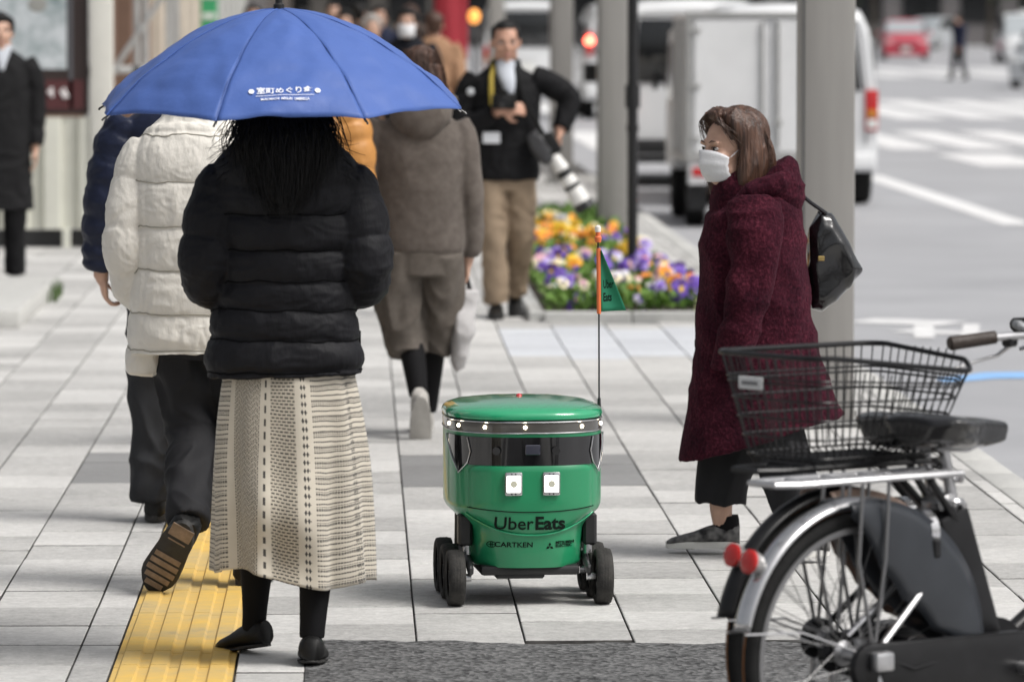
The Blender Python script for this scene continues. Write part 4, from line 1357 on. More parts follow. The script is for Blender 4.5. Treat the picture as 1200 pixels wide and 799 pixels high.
    loft(b, [(.09, .01, .60, .09, .12), (.09, .06, .44, .085, .105), (.085, .10, .30, .080, .092), (.082, .115, .20, .076, .090), (.082, .118, .165, .074, .088)], 22, 22, 1)
    loft(b, [(-.09, .0, .60, .09, .12), (-.11, -.03, .44, .085, .105), (-.14, -.08, .30, .080, .092), (-.16, -.115, .20, .076, .090), (-.165, -.12, .17, .074, .088)], 22, 22, 1)
    garment(o, 'trousers', b, M_trs_k, .007, 2, .018, (9, 9, 4), 2.0)
    for (ank, td) in (((.08, .112, .092), (.06, 1, 0)), ((-.19, -.16, .092), (-.15, 1, 0))):
        sh = shoes(o, ank, td, up_m=M_pr, so_m=M_ws, h=.085, heel=.024, L=.245, wd=.09, k=.98)
        b = MB()
        loft(b, [(ank[0], ank[1] - .01, .075, .034, .045), (ank[0], ank[1] - .01, .105, .034, .044), (ank[0], ank[1] - .008, .125, .032, .042)], 6, 16)
        b.build('sock', M_tights, sh)
    # coat
    b = MB()
    loft(b, [(0, -.005, .395, .225, .272), (0, -.003, .43, .220, .262), (0, .0, .55, .205, .232), (0, .012, .68, .195, .208), (0, .020, .82, .188, .190), (0, .022, .94, .188, .182),
             (0, .020, 1.05, .188, .172), (0, .012, 1.13, .178, .150), (0, .02, 1.19, .140, .115), (0, .03, 1.23, .10, .09)], 60, 52, .92)
    b.v = [(x, y, z + max(0.0, (.60 - z) / .2) * (-y) * .22) for (x, y, z) in b.v]       # hem rises towards the back
    slv = []
    for s in (-1, 1):
        b2 = MB(); slv.append(b2)
        loft(b2, [(s * .140, .030, 1.165, .066, .086), (s * .182, .030, 1.09, .072, .092), (s * .202, .040, .95, .068, .080), (s * .200, .070, .80, .063, .070), (s * .186, .100, .68, .058, .062), (s * .176, .115, .62, .052, .056)], 40, 24, .95)
    # thick collar / hood folded on the back
    loft(b, [(0, .11, 1.10, .07, .05), (0, .10, 1.17, .10, .06), (0, .075, 1.22, .105, .07), (0, .05, 1.25, .09, .06)], 12, 24)
    me = fuse(b, .0062, 2, 'coat')
    wrinkle(me, .016, (5, 5, 6), 7.3)
    wrinkle(me, .0030, (70, 70, 70), 1.1)
    me.materials.append(M_co)
    co = link('coat', me, o)
    for b2 in slv:
        me = fuse(b2, .0062, 2, 'sleeve'); wrinkle(me, .013, (7, 7, 9), 2.2); wrinkle(me, .003, (70, 70, 70), 1.1); me.materials.append(M_co); link('sleeve', me, co)
    for k_ in range(4):
        MB().lathe([(.012, 0), (.014, .003), (.012, .006)], 12, axis='y', c=(.03, .205 - .01 * k_, .70 + .12 * k_)).build('button', mat('button_dark', (.02, .01, .012), .4), co)
    b = MB()          # hood rolled back behind the neck
    loft(b, [(0, -.040, 1.120, .075, .065), (0, -.045, 1.135, .118, .090), (0, -.045, 1.165, .134, .100), (0, -.045, 1.210, .134, .102), (0, -.040, 1.248, .118, .096), (0, -.025, 1.268, .092, .080)], 24, 40, .80)
    b.tube([(-.10, .10, 1.13), (-.130, .03, 1.20), (-.126, -.055, 1.236), (-.07, -.105, 1.246), (.07, -.105, 1.246), (.126, -.055, 1.236), (.130, .03, 1.20), (.10, .10, 1.13)], [.030, .038, .036, .030, .030, .036, .038, .030], 14)
    me = fuse(b, .006, 2, 'hood'); wrinkle(me, .009, (6, 6, 12), 3.3); wrinkle(me, .003, (70, 70, 70), 1.1); me.materials.append(M_co); link('hood', me, co)
    # shoulder bag hanging at her back: its own thing
    M_bag = mat('bag_patent', (.008, .008, .009), .16, var=.2, vscale=9, bump=.35, bscale=7, coat=.5, bdist=.03)
    t = thing('shoulder_bag', 'glossy black shoulder bag hanging at the back of the woman in maroon', 'bag', (1.318 + .222, 16.81, .79), R(90))
    b = MB()
    # outline in the (y, z) plane: local -y is the photo's right
    ol = [(.05, .02), (.06, .16), (.055, .29), (.02, .345), (-.02, .335), (-.075, .24), (-.125, .15), (-.118, .135), (-.06, .07), (.01, .01)]
    cx_, cz_ = -.02, .17
    rings = []
    for q in np.linspace(0, 1, 9):
        th = (q - .5) * .13
        kk = (1 - (abs(2 * q - 1)) ** 3.5 * .30)
        rings.append([(th, cx_ + (y - cx_) * kk, cz_ + (z - cz_) * kk) for (y, z) in ol])
    b.rings(rings)
    me = fuse(b, .006, 3, 'bag_body'); wrinkle(me, .008, (10, 10, 7), 1.1); me.materials.append(M_bag); link('bag_body', me, t)
    for sx in (-.035, .035):
        MB().tube([(sx, .0, .335), (sx, .05, .37), (sx * .8 + .05, .11, .42), (sx + .08, .20, .45)], [.007, .007, .007, .006], 8).build('strap', M_bag, t)
    MB().box((-.068, .020, .19), (.004, .022, .016), bev=.003).build('clasp', mat('brass', (.55, .40, .16), .3, metal=.9), t)
make_maroon()
# ------------------------------------------------------------------ 7. the man with the camera (faces us)
M_jk = mat('jacket_black', (0.009, 0.009, 0.010), 0.75, spec=.15, var=0.2, vscale=14, bump=0.15, bscale=90)
M_khaki = mat('khaki', (0.25, 0.185, 0.125), 0.85, var=0.10, vscale=12, bump=0.15, bscale=150)
M_shirt = mat('shirt_white', (0.50, 0.53, 0.58), 0.8, var=0.05)

def make_photographer():
    P = Person((0.86, 29.8, 0), R(180), 'man in black jacket and khaki trousers with cameras, walking towards us', skin=M_skin_m, voxel=.009)
    P.head((.0, .03, 1.60), yaw=R(6), pitch=R(-8), k=1.06)
    P.core([(0, 0, .82, .12, .09), (0, 0, 1.05, .12, .09), (0, 0, 1.30, .14, .09), (0, .0, 1.42, .09, .07), (0, .01, 1.47, .06, .06)])
    # his left arm is on the photo's right (local -X): elbow out, hand on the slung camera
    P.limb([(-.18, 0, 1.38), (-.375, -.03, 1.27), (-.31, .05, 1.07)], [.048, .042, .030])
    P.limb([(.18, 0, 1.38), (.25, .02, 1.12), (.02, .20, 1.215)], [.048, .042, .030])
    P.hand((-.31, .05, 1.09), (.05, .15, -1), (1, .3, 0), curl=.75, side=-1, k=1.1)
    P.hand((.03, .20, 1.21), (-1, .1, .1), (0, -1, -.3), curl=1.0, side=-1, k=1.15)
    P.limb([(-.09, 0, .86), (-.095, .05, .48), (-.06, -.16, .16)], [.08, .055, .038]); P.limb([(.09, 0, .86), (.075, .10, .47), (.055, .10, .09)], [.08, .055, .038])
    o = P.finish()
    face_parts(o, P.hc, P.hM, P.hk)
    b = MB()
    loft(b, [(0, 0, .74, .155, .125), (0, 0, .84, .165, .125), (0, 0, 1.0, .155, .12)], 10, 26)
    loft(b, [(-.088, 0, .86, .096, .11), (-.09, .03, .66, .092, .10), (-.088, .03, .47, .08, .09), (-.075, -.09, .28, .075, .08), (-.06, -.155, .14, .075, .085)], 24, 20, 1)
    loft(b, [(.088, 0, .86, .096, .11), (.082, .06, .66, .092, .10), (.075, .10, .47, .082, .09), (.062, .11, .26, .076, .082), (.055, .10, .09, .078, .09)], 24, 20, 1)
    garment(o, 'trousers', b, M_khaki, .009, 2, .013, (8, 8, 9), 1.5)
    shoes(o, (-.06, -.16, .13), (-.05, 1, 0), pitch=R(28), L=.28, wd=.10); shoes(o, (.055, .10, .085), (.05, 1, 0), L=.28, wd=.10)
    b = MB()
    loft(b, [(0, 0, .80, .195, .15), (0, 0, .86, .20, .155), (0, 0, 1.0, .195, .15), (0, 0, 1.18, .20, .145), (0, -.005, 1.32, .205, .135), (0, -.005, 1.40, .17, .11), (0, 0, 1.45, .11, .09), (0, 0, 1.50, .085, .08)], 40, 40, .9)
    loft(b, [(-.16, 0, 1.40, .072, .08), (-.255, -.01, 1.36, .075, .08), (-.365, -.03, 1.285, .070, .074), (-.355, .0, 1.19, .062, .064), (-.32, .045, 1.10, .050, .052)], 40, 22, .95, ref=(.3, 1, .2))
    loft(b, [(.16, 0, 1.40, .074, .085), (.22, .0, 1.30, .076, .082), (.255, .03, 1.14, .070, .074), (.17, .12, 1.135, .062, .064), (.07, .185, 1.19, .050, .052)], 40, 22, .95, ref=(.3, 1, .2))
    j = garment(o, 'jacket', b, M_jk, .0085, 2, .010, (8, 8, 12), 2.5)
    b = MB()
    loft(b, [(-.02, .120, 1.30, .030, .030), (-.015, .11, 1.36, .042, .032), (0, .075, 1.43, .055, .035), (0, .045, 1.48, .062, .055)], 12, 18)
    garment(o, 'shirt', b, M_shirt, .009, 1, .003)
    MB().box((.085, .155, 1.05), (.10, .012, .065), bev=.004).build('badge', mat('badge_white', (.75, .77, .80), .5), o)
    MB().tube([(.06, .03, 1.50), (.085, .105, 1.40), (.085, .148, 1.30), (.08, .165, 1.20)], [.014] * 4, 6).build('yellow_strap', mat('strap_yellow', (.36, .27, .04), .7), o)
    MB().tube([(-.06, .03, 1.50), (-.075, .105, 1.40), (-.10, .15, 1.28), (-.20, .14, 1.10), (-.28, .12, .98)], [.012] * 5, 6).build('camera_strap', M_shoe_k, o)
    MB().ellipsoid((.205, .105, 1.315), (.022, .008, .022)).build('sleeve_badge', mat('badge_pale', (.5, .52, .54), .5), o)
    b = MB(); b.ellipsoid(P.hc + V(0, -.028, .040), (.084, .098, .092)); b.ellipsoid(P.hc + V(0, .03, .092), (.062, .055, .028))
    for s in (-1, 1):
        b.ellipsoid(P.hc + V(s * .072, .0, .05), (.014, .05, .045))
    me = fuse(b, .008, 2, 'hair'); wrinkle(me, .006, (70, 70, 40), 1); me.materials.append(M_hair_b); link('hair', me, o)
    # camera in the right hand at the chest and the slung camera with a long white lens
    t = thing('camera', 'compact black camera held at the chest of the man in khaki trousers', 'camera', (0.845, 29.58, 1.26), R(180))
    MB().box((0, 0, 0), (.14, .06, .085), bev=.01, seg=2).build('camera_body', M_shoe_k, t)
    MB().box((0, 0, .055), (.05, .05, .03), bev=.008).build('viewfinder', M_shoe_k, t)
    MB().lathe([(.034, 0), (.034, .05), (.030, .055), (.026, .05)], 18, axis='y', c=(0, .03, 0)).build('lens', M_black, t)
    t = thing('long_lens_camera', 'camera with a long white telephoto lens hanging at the hip of the man in khaki', 'camera', (1.115, 29.62, .98), 0)
    t.rotation_euler = (0, R(-31), R(0)); t.scale = (.84, .84, .88)
    ML = mat('lens_white', (.72, .71, .68), .35)
    MB().box((0, 0, .03), (.15, .09, .15), bev=.02, seg=2).build('camera_body', M_shoe_k, t)
    MB().box((-.005, -.0, .13), (.07, .08, .05), bev=.015, seg=2).build('viewfinder', M_shoe_k, t)
    MB().lathe([(.040, -.04), (.044, -.10), (.050, -.12), (.050, -.155)], 24).build('lens_mount', ML, t)
    MB().lathe([(.052, -.155), (.053, -.158), (.053, -.20), (.052, -.203)], 24).build('focus_ring', M_black, t)
    MB().lathe([(.050, -.203), (.056, -.24), (.056, -.265)], 24).build('lens_barrel', ML, t)
    MB().lathe([(.057, -.265), (.058, -.27), (.058, -.295)], 24).build('zoom_ring', M_black, t)
    MB().lathe([(.057, -.295), (.064, -.33), (.064, -.40)], 24).build('lens_barrel', ML, t)
    MB().lathe([(.066, -.40), (.070, -.41), (.070, -.455), (.062, -.455), (.058, -.42)], 24, cap=(True, True)).build('lens_hood', M_black, t)
    b = MB()
    loft(b, [(-.05, .0, .16, .04, .04), (-.045, .0, .08, .07, .05), (-.04, 0, -.03, .065, .05), (-.035, 0, -.07, .04, .04)], 14, 22, .7)
    me = fuse(b, .008, 2, 'pouch'); wrinkle(me, .006, (12, 12, 12), 1); me.materials.append(mat('pouch_grey', (.04, .04, .043), .6)); link('pouch', me, t)
make_photographer()

# ------------------------------------------------------------------ generic walkers for the distance
def walker(loc, rz, label, H=1.68, top=(.012, .012, .013), legs=(.010, .010, .011), hairm=M_hair_b, mask=False, collar=False, coat=False, stride=.12, group=None, still=False, hair_long=False, vx=.012):
    k = H / 1.70
    P = Person(loc, rz, label, group, voxel=vx)
    P.head((0, .03, 1.575 * k), k=1.02 * k)
    P.core([(0, 0, .82 * k, .12, .09), (0, 0, 1.1 * k, .12, .09), (0, 0, 1.38 * k, .13, .08), (0, .01, 1.46 * k, .06, .05)])
    for s in (-1, 1):
        sw = 0 if still else s * stride
        P.limb([(s * .18, 0, 1.38 * k), (s * .225, -sw * .6, 1.12 * k), (s * .22, .05 - sw * 1.0, .86 * k)], [.045, .038, .028])
        P.hand((s * .22, .05 - sw, .85 * k), (0, .15, -1), (-s, 0, 0), curl=.5, side=s)
        P.limb([(s * .09, 0, .86 * k), (s * .09, .04 + sw * .6, .48 * k), (s * .09, sw * 1.5, .09)], [.07, .05, .036])
    o = P.finish()
    face_parts(o, P.hc, P.hM, P.hk, mouth=not mask)
    mt = mat('top_%.3f_%.3f_%.3f' % top, top, .8, spec=.15, var=.15, vscale=10, bump=.1, bscale=80)
    ml = mat('legs_%.3f_%.3f_%.3f' % legs, legs, .8, spec=.15, var=.15, vscale=10, bump=.1, bscale=80)
    b = MB()
    loft(b, [(0, 0, .74 * k, .15, .12), (0, 0, .98 * k, .15, .11)], 8, 22)
    for s in (-1, 1):
        sw = 0 if still else s * stride
        loft(b, [(s * .088, 0, .86 * k, .095, .105), (s * .09, .03 + sw * .4, .64 * k, .088, .095), (s * .09, .04 + sw * .6, .47 * k, .078, .085), (s * .09, .02 + sw, .26 * k, .07, .076), (s * .09, sw * 1.5, .08, .07, .078)], 20, 16, 1)
    garment(o, 'trousers', b, ml, vx, 2, .009, (8, 8, 9), H)
    for s in (-1, 1):
        sw = 0 if still else s * stride
        shoes(o, (s * .09, sw * 1.5, .085), (s * .1, 1, 0), L=.27)
    b = MB()
    lo = .48 if coat else .80
    loft(b, [(0, 0, lo * k, .215 if coat else .19, .16), (0, 0, (lo + .1) * k, .21 if coat else .195, .155), (0, 0, 1.0 * k, .195, .145), (0, 0, 1.2 * k, .20, .14), (0, -.005, 1.34 * k, .20, .125), (0, -.005, 1.42 * k, .16, .10), (0, 0, 1.47 * k, .09, .08)], 36, 32, .9)
    for s in (-1, 1):
        sw = 0 if still else s * stride
        loft(b, [(s * .16, 0, 1.40 * k, .072, .082), (s * .21, 0, 1.30 * k, .078, .084), (s * .232, -sw * .6, 1.1 * k, .07, .074), (s * .225, .05 - sw, .88 * k, .055, .058)], 30, 18, .95)
    garment(o, 'coat' if coat else 'jacket', b, mt, vx * .9, 2, .010, (8, 8, 9), H * 2)
    if collar:
        b = MB()
        loft(b, [(0, .100, 1.34 * k, .015, .03), (0, .095, 1.41 * k, .04, .03), (0, .06, 1.47 * k, .07, .05), (0, .02, 1.51 * k, .075, .075)], 10, 18)
        garment(o, 'shirt', b, M_shirt, vx * .8, 1, .003)
    b = MB(); b.ellipsoid(P.hc + V(0, -.024, .042), (.087, .102, .096)); b.ellipsoid(P.hc + V(0, .035, .095), (.066, .055, .032)); b.ellipsoid(P.hc + V(0, -.055, -.01), (.075, .055, .075))
    for s in (-1, 1):
        b.ellipsoid(P.hc + V(s * .075, .01, .045), (.018, .05, .055))
    if hair_long:
        loft(b, [(*(P.hc + V(0, -.05, .03)), .09, .06), (*(P.hc + V(0, -.06, -.08)), .10, .05), (*(P.hc + V(0, -.06, -.17)), .085, .035)], 10, 18)
    me = fuse(b, .009, 2, 'hair'); wrinkle(me, .007, (60, 60, 20), 1); me.materials.append(hairm); link('hair', me, o)
    if mask:
        b = MB(); rings = []
        for i in range(7):
            q = i / 6
            rings.append([P.hc + P.hM @ (Vector((math.sin(a) * (.078 - .012 * q), .014 + (.090 + .016 * math.sin(q * 2.7)) * math.cos(a), -.005 - .10 * q)) * P.hk) for a in np.linspace(-1.1, 1.1, 13)])
        b.rings(rings, closed=False, cap=(False, False))
        mk = b.build('face_mask', M_mask, o, angle=180); mk.modifiers.new('t', 'SOLIDIFY').thickness = .002
    return o

walker((-2.31, 33.2, 0), R(192), 'man in long black coat and white shirt standing by the poster at left', H=1.77, coat=True, collar=True, still=True, vx=.009)
walker((.42, 43.0, 0), R(176), 'man in dark coat and white face mask coming towards us beyond the blue umbrella', H=1.80, mask=True, top=(.012, .013, .018), vx=.010)
walker((.13, 46.5, 0), R(184), 'grey-haired person in dark jacket beside the masked man', H=1.74, hairm=M_hair_g, top=(.02, .02, .025))
walker((-.12, 49, 0), R(180), 'dark-haired person in black just left of the grey-haired one', H=1.78, top=(.011, .011, .013))
walker((-.55, 52, 0), R(178), 'person in black partly behind the top of the umbrella', H=1.80, top=(.012, .012, .012))
walker((-1.10, 54, 0), R(183), 'dark-haired person in white jacket seen over the left of the umbrella', H=1.84, top=(.55, .55, .56), hair_long=True)
walker((.72, 48, 0), R(2), 'person in tan jacket behind the masked man', H=1.76, top=(.34, .20, .12), hairm=M_hair_br)
walker((.25, 58, 0), R(180), 'far person in navy at the back of the crowd', H=1.83, top=(.02, .025, .05))
walker((.02, 62, 0), R(1), 'far person in charcoal walking away behind the grey-haired one', H=1.86, top=(.018, .018, .02))
walker((.62, 60, 0), R(180), 'far person in dark brown between the masked man and the red banner', H=1.84, top=(.030, .020, .016), hairm=M_hair_br)
walker((-.30, 64, 0), R(182), 'far person in dark grey over the top of the umbrella', H=1.88, top=(.025, .025, .027))
walker((16.0, 136, ROAD_Z), R(120), 'person in dark blue crossing the road in the distance', H=1.74, top=(.018, .022, .045), legs=(.015, .015, .02))
# ================================================================== DELIVERY ROBOT
def make_robot():
    M_gr = mat('robot_green', (0.015, 0.235, 0.10), 0.34, coat=0.35, var=0.06, vscale=5, detail=9, bump=.02, bscale=300)
    M_gl = mat('robot_lid_green', (0.025, 0.32, 0.15), 0.12, coat=0.8, var=.04, vscale=7, detail=9, bump=.04, bscale=9)
    M_vis = mat('robot_visor', (0.006, 0.006, 0.007), 0.07, coat=0.6)
    M_gx = mat('robot_black', (0.014, 0.014, 0.015), 0.5, var=.2, vscale=30)
    M_ty = mat('robot_tyre', (0.018, 0.018, 0.018), 0.8, col2=(.055, .052, .048), vscale=22, bump=.3, bscale=90, spec=.25, detail=8)
    M_hub = mat('robot_hub', (0.05, 0.05, 0.052), 0.4)
    M_sil = mat('robot_silver', (0.55, 0.55, 0.56), 0.25, metal=.9)
    M_band = mat('robot_band', (0.10, 0.095, 0.088), 0.18, metal=.3, coat=.6)
    M_led = mat('robot_led', (1, .9, .7), .3, emit=(1, .86, .62), estr=16)
    M_eye = mat('robot_eye_lit', (.9, .9, .88), .3, emit=(1, .98, .93), estr=2.0)
    M_eyc = mat('robot_eye_core', (.30, .30, .24), .3, emit=(.8, .78, .62), estr=.25)
    M_ink = mat('robot_ink', (0.004, 0.010, 0.007), .6, spec=.15)
    M_red = mat('robot_red', (.55, .03, .04), .3, coat=.5)
    t = thing('delivery_robot', 'green six-wheeled delivery robot with square lit eyes and a flag', 'delivery robot', (.500, 15.60, 0), R(4.5))
    # plan of the shell: superellipse; front is -Y
    N = 2.8
    HL = .30
    def hw(z):
        zs = [.118, .125, .20, .232, .246, .284, .298, .31, .52, .56]
        ws = [.166, .174, .178, .181, .190, .228, .235, .236, .236, .236]
        return float(np.interp(z, zs, ws))
    def hl(z):
        return float(np.interp(z, [.118, .16, .24, .32, .56], [.262, .272, .285, .295, .298]))
    def sp(a, z, off=0.0):
        ca, sa = math.cos(a), math.sin(a)
        return Vector(((hw(z) + off) * sup(ca, 2 / N), (hl(z) + off) * sup(sa, 2 / N), z))
    def front(x, z, off=0.0):
        q = min(.9995, abs(x) / (hw(z)))
        y = -(hl(z)) * (1 - q ** N) ** (1 / N)
        # outward normal of the superellipse
        nx = math.copysign(q ** (N - 1) / hw(z), x); ny = -((abs(y) / hl(z)) ** (N - 1)) / hl(z)
        l = math.hypot(nx, ny)
        return Vector((x + off * nx / l, y + off * ny / l, z))
    zs = list(np.linspace(.118, .30, 24)) + list(np.linspace(.31, .527, 14))
    b = MB(); b.rings([[sp(2 * math.pi * j / 96, z) for j in range(96)] for z in zs])
    b.build('shell', M_gr, t, angle=50)
    # LED band and lid
    b = MB(); b.rings([[sp(2 * math.pi * j / 96, .52, o_) + Vector((0, 0, z - .52)) for j in range(96)] for (o_, z) in ((-.004, .527), (.001, .530), (.002, .545), (.001, .560), (-.004, .563))])
    b.build('light_band', M_band, t, angle=50)
    for zz in (.5275, .5605):
        b = MB(); b.tube([sp(2 * math.pi * j / 96, .52, .002) + Vector((0, 0, zz - .52)) for j in range(96)], .0022, 6, close=True)
        b.build('trim', M_sil, t)
    lid = []
    for (q, z) in ((.985, .5635), (1.015, .568), (1.02, .577), (1.005, .586), (.965, .593), (.86, .602), (.65, .610), (.40, .614), (.15, .6155), (.02, .616)):
        lid.append([Vector((sp(2 * math.pi * j / 96, .52).x * q, sp(2 * math.pi * j / 96, .52).y * q, z)) for j in range(96)])
    b = MB(); b.rings(lid); ld = b.build('lid', M_gl, t, angle=50)
    MB().lathe([(.010, .6145), (.009, .619), (.006, .622), (.001, .623)], 18, c=(-.005, .03, 0)).build('knob', M_red, ld)
    for x in (-.231, -.210, -.140, -.022, .152, .222):
        p = front(x, .52, .002); p.z = .545
        e = MB().ellipsoid(p, (.0055, .0055, .0055), None, 10, 8); e.build('led', M_led, t)
    # visor: dark glass round the front, with pointed side windows
    def patch(fz0, fz1, a0, a1, na, nz, off, name, m, thick=None):
        rings = []
        for j in range(nz + 1):
            ring = []
            for i in range(na + 1):
                a = a0 + (a1 - a0) * i / na
                z0, z1 = fz0(a), fz1(a)
                ring.append(sp(a, z0 + (z1 - z0) * j / nz, off))
            rings.append(ring)
        b = MB(); b.rings(rings, closed=False, cap=(False, False))
        return b.build(name, m, t, angle=60)
    A = -math.pi / 2
    def vb(a):
        d = abs(a - A)
        return float(np.interp(d, [0, .90, 1.00, 1.20, 1.38], [.43, .43, .405, .450, .505]))
    vis = patch(vb, lambda a: .515, A - 1.38, A + 1.38, 90, 8, .0035, 'visor', M_vis)
    for s in (-1, 1):
        pts = [sp(A + s * d, z, .006) for d, z in ((.80, .512), (.74, .47), (.80, .436), (1.00, .403), (1.20, .449), (1.39, .505), (1.39, .514))]
        MB().tube(pts, .0022, 6).build('window_trim', M_sil, vis)
        MB().lathe([(.012, -.004), (.012, .0), (.009, .002)], 14, axis='y', c=(s * .09 - .02, -.303, .475)).build('sensor', M_gx, vis)
    MB().box((.0, -.3045, .478), (.045, .006, .03), bev=.002).build('camera_module', mat('robot_glass', (.03, .032, .05), .05, coat=1), vis)
    # raised front apron below the visor
    def apron(bot, top, xl, off, name, nx=40, nz=18):
        rings = []
        for j in range(nz + 1):
            ring = []
            for i in range(nx + 1):
                x = -xl + 2 * xl * i / nx
                z0, z1 = bot(x), top(x)
                z = z0 + (z1 - z0) * j / nz
                edge = min(1.0, min(j, nz - j) / 1.5, min(i, nx - i) / 1.5)
                xx = x if abs(x) < hw(z) * .985 else math.copysign(hw(z) * .985, x)
                ring.append(front(xx, z, off * (.15 + .85 * math.sin(edge * math.pi / 2))))
            rings.append(ring)
        b = MB(); b.rings(rings, closed=False, cap=(False, False))
        return b.build(name, M_gr, t, angle=60)
    xl = .186
    ap = apron(lambda x: .221 + .062 * (abs(x) / xl) ** 2.2, lambda x: .432 - .018 * max(0, (abs(x) - .15) / .04) ** 2, xl, .008, 'front_apron')
    pts = [front(x, .290 + .012 * (abs(x) / xl) ** 2, .0085) for x in np.linspace(-.185, .185, 30)]
    MB().tube(pts, .0016, 5).build('seam', M_ink, ap)
    pts = [front(x, .219 + .062 * (abs(x) / .19) ** 2.2, .004) for x in np.linspace(-.19, .19, 34)]
    MB().tube(pts, .0030, 6).build('lip', M_gl, ap)
    # eyes
    for s in (-1, 1):
        c = front(s * .056 - .001, .376, .012)
        e = MB().box((c.x, c.y, c.z), (.054, .012, .072), bev=.0055, seg=2).build('eye', M_sil, t)
        MB().box((c.x, c.y - .0050, c.z), (.044, .006, .052), bev=.0025, seg=1).build('eye_light', M_eye, e)
        MB().lathe([(.0105, -.0095), (.0105, -.0075)], 12, axis='y', c=(c.x, c.y, c.z)).build('eye_core', M_eyc, e)
        for dz in (-.030, .030):
            for dx in (-.006, .006):
                MB().lathe([(.0024, -.0072), (.0024, -.0055)], 8, axis='y', c=(c.x + dx, c.y, c.z + dz)).build('screw', M_gx, e)
    # lettering: drawn flat, wrapped onto the front
    def wrap(x0, z0, off):
        def f(c):
            return front(c.x + x0, c.y + z0, off + c.z)
        return f
    text_mesh('Uber', .055, M_ink, 'lettering', ap, None, None, extrude=.0003, bold=.0005, bend=wrap(-.054, .254, .0098))
    text_mesh('Eats', .055, M_ink, 'lettering', ap, None, None, extrude=.0003, bold=.0017, bend=wrap(.052, .254, .0098))
    sh = [c for c in t.children if c.name.startswith('shell')][0]
    text_mesh('CARTKEN', .0215, M_ink, 'lettering', sh, None, None, extrude=.0003, bold=.0003, sx=1.18, bend=wrap(-.053, .189, .0012))
    text_mesh('MITSUBISHI', .0118, M_ink, 'lettering', sh, None, None, extrude=.0003, bold=.0003, sx=1.02, align='LEFT', bend=wrap(.073, .1945, .0012))
    text_mesh('ELECTRIC', .0118, M_ink, 'lettering', sh, None, None, extrude=.0003, bold=.0003, sx=1.02, align='LEFT', bend=wrap(.073, .1845, .0012))
    def flat(polys, name):
        b = MB()
        for pl in polys:
            b.add([front(x, z, .0016) for (x, z) in pl], [tuple(range(len(pl)))])
        return b.build(name, M_ink, sh, smooth=False)
    r_, c0, c1 = .0125, .055, .1835
    def rhomb(ang):
        d = Vector((math.cos(ang), math.sin(ang))); n_ = Vector((-d.y, d.x))
        return [(c0, c1), (c0 + d.x * r_ * .52 + n_.x * r_ * .30, c1 + d.y * r_ * .52 + n_.y * r_ * .30), (c0 + d.x * r_ * 1.04, c1 + d.y * r_ * 1.04), (c0 + d.x * r_ * .52 - n_.x * r_ * .30, c1 + d.y * r_ * .52 - n_.y * r_ * .30)]
    flat([rhomb(R(90)), rhomb(R(210)), rhomb(R(330))], 'emblem')
    # the other emblem: a D-like ring with two bars
    ring = []
    for i in range(12):
        a0, a1 = 2 * math.pi * i / 12, 2 * math.pi * (i + 1) / 12
        ring.append([(-.118 + .0135 * math.cos(a0), .189 + .010 * math.sin(a0)), (-.118 + .0135 * math.cos(a1), .189 + .010 * math.sin(a1)), (-.118 + .0112 * math.cos(a1), .189 + .0078 * math.sin(a1)), (-.118 + .0112 * math.cos(a0), .189 + .0078 * math.sin(a0))])
    ring += [[(-.121, .182), (-.119, .182), (-.119, .196), (-.121, .196)], [(-.1165, .182), (-.1145, .182), (-.1145, .196), (-.1165, .196)], [(-.126, .190), (-.110, .190), (-.110, .188), (-.126, .188)]]
    flat(ring, 'emblem')
    # underside and running gear
    MB().box((0, 0, .108), (.30, .48, .03), bev=.01, seg=2).build('underbody', M_gx, t)
    MB().box((-.03, -.17, .092), (.15, .12, .02), bev=.006).build('skid_plate', M_gx, t)
    wy = (-.205, -.020, .165)
    wx = .224
    for s in (-1, 1):
        MB().box((s * .180, .07, .135), (.018, .24, .035), bev=.006).build('bogie_arm', M_hub, t)
        MB().box((s * .180, -.165, .125), (.018, .15, .03), bev=.006, rot=Matrix.Rotation(R(14), 3, 'X')).build('bogie_arm', M_hub, t)
        MB().tube([(s * .184, -.16, .15), (s * .184, -.15, .245)], .013, 12).build('strut', M_sil, t)
        MB().box((s * .190, -.145, .225), (.042, .06, .10), bev=.008).build('bracket', M_gx, t)
        MB().tube([(s * .184, .12, .12), (s * .184, .10, .26)], .012, 12).build('strut', M_gx, t)
        for y in wy:
            wr = .085
            wh = thing('wheel', '', '', (s * wx, y, wr)); wh.parent = t
            for k_ in list(wh.keys()): del wh[k_]
            prof = [(.060, -.020), (.074, -.026), (.082, -.023), (.085, -.012), (.085, .012), (.082, .023), (.074, .026), (.060, .020)]
            MB().lathe(prof, 40, axis='x', cap=(False, False)).build('tyre', M_ty, wh, angle=60)
            for k_ in (-.009, .0, .009):
                MB().lathe([(.0853, k_ - .001), (.0858, k_), (.0853, k_ + .001)], 40, axis='x', cap=(False, False)).build('tread_rib', M_ty, wh)
            MB().lathe([(.061, -.014), (.050, -.012), (.026, -.018), (.020, -.020), (.020, .020), (.026, .018), (.050, .012), (.061, .014)], 28, axis='x').build('hub', M_hub, wh)
            MB().lathe([(.012, -s * .022), (.012, -s * .048)], 10, axis='x').build('axle', M_sil, wh)
    # whip aerial with flag
    px_, py_ = .246, .12
    MB().box((px_ + .006, py_, .462), (.022, .03, .075), bev=.008, seg=2).build('pole_mount', M_gx, t)
    MB().tube([(px_ + .008, py_, .45), (px_ + .008, py_, .53), (px_ + .008, py_, .60)], [.0075, .0075, .005], 10).build('pole_socket', M_gx, t)
    fp = MB().tube([(px_ + .008, py_, .55), (px_ + .007, py_, .90), (px_ + .004, py_, 1.09)], .0027, 8).build('flagpole', M_gx, t)
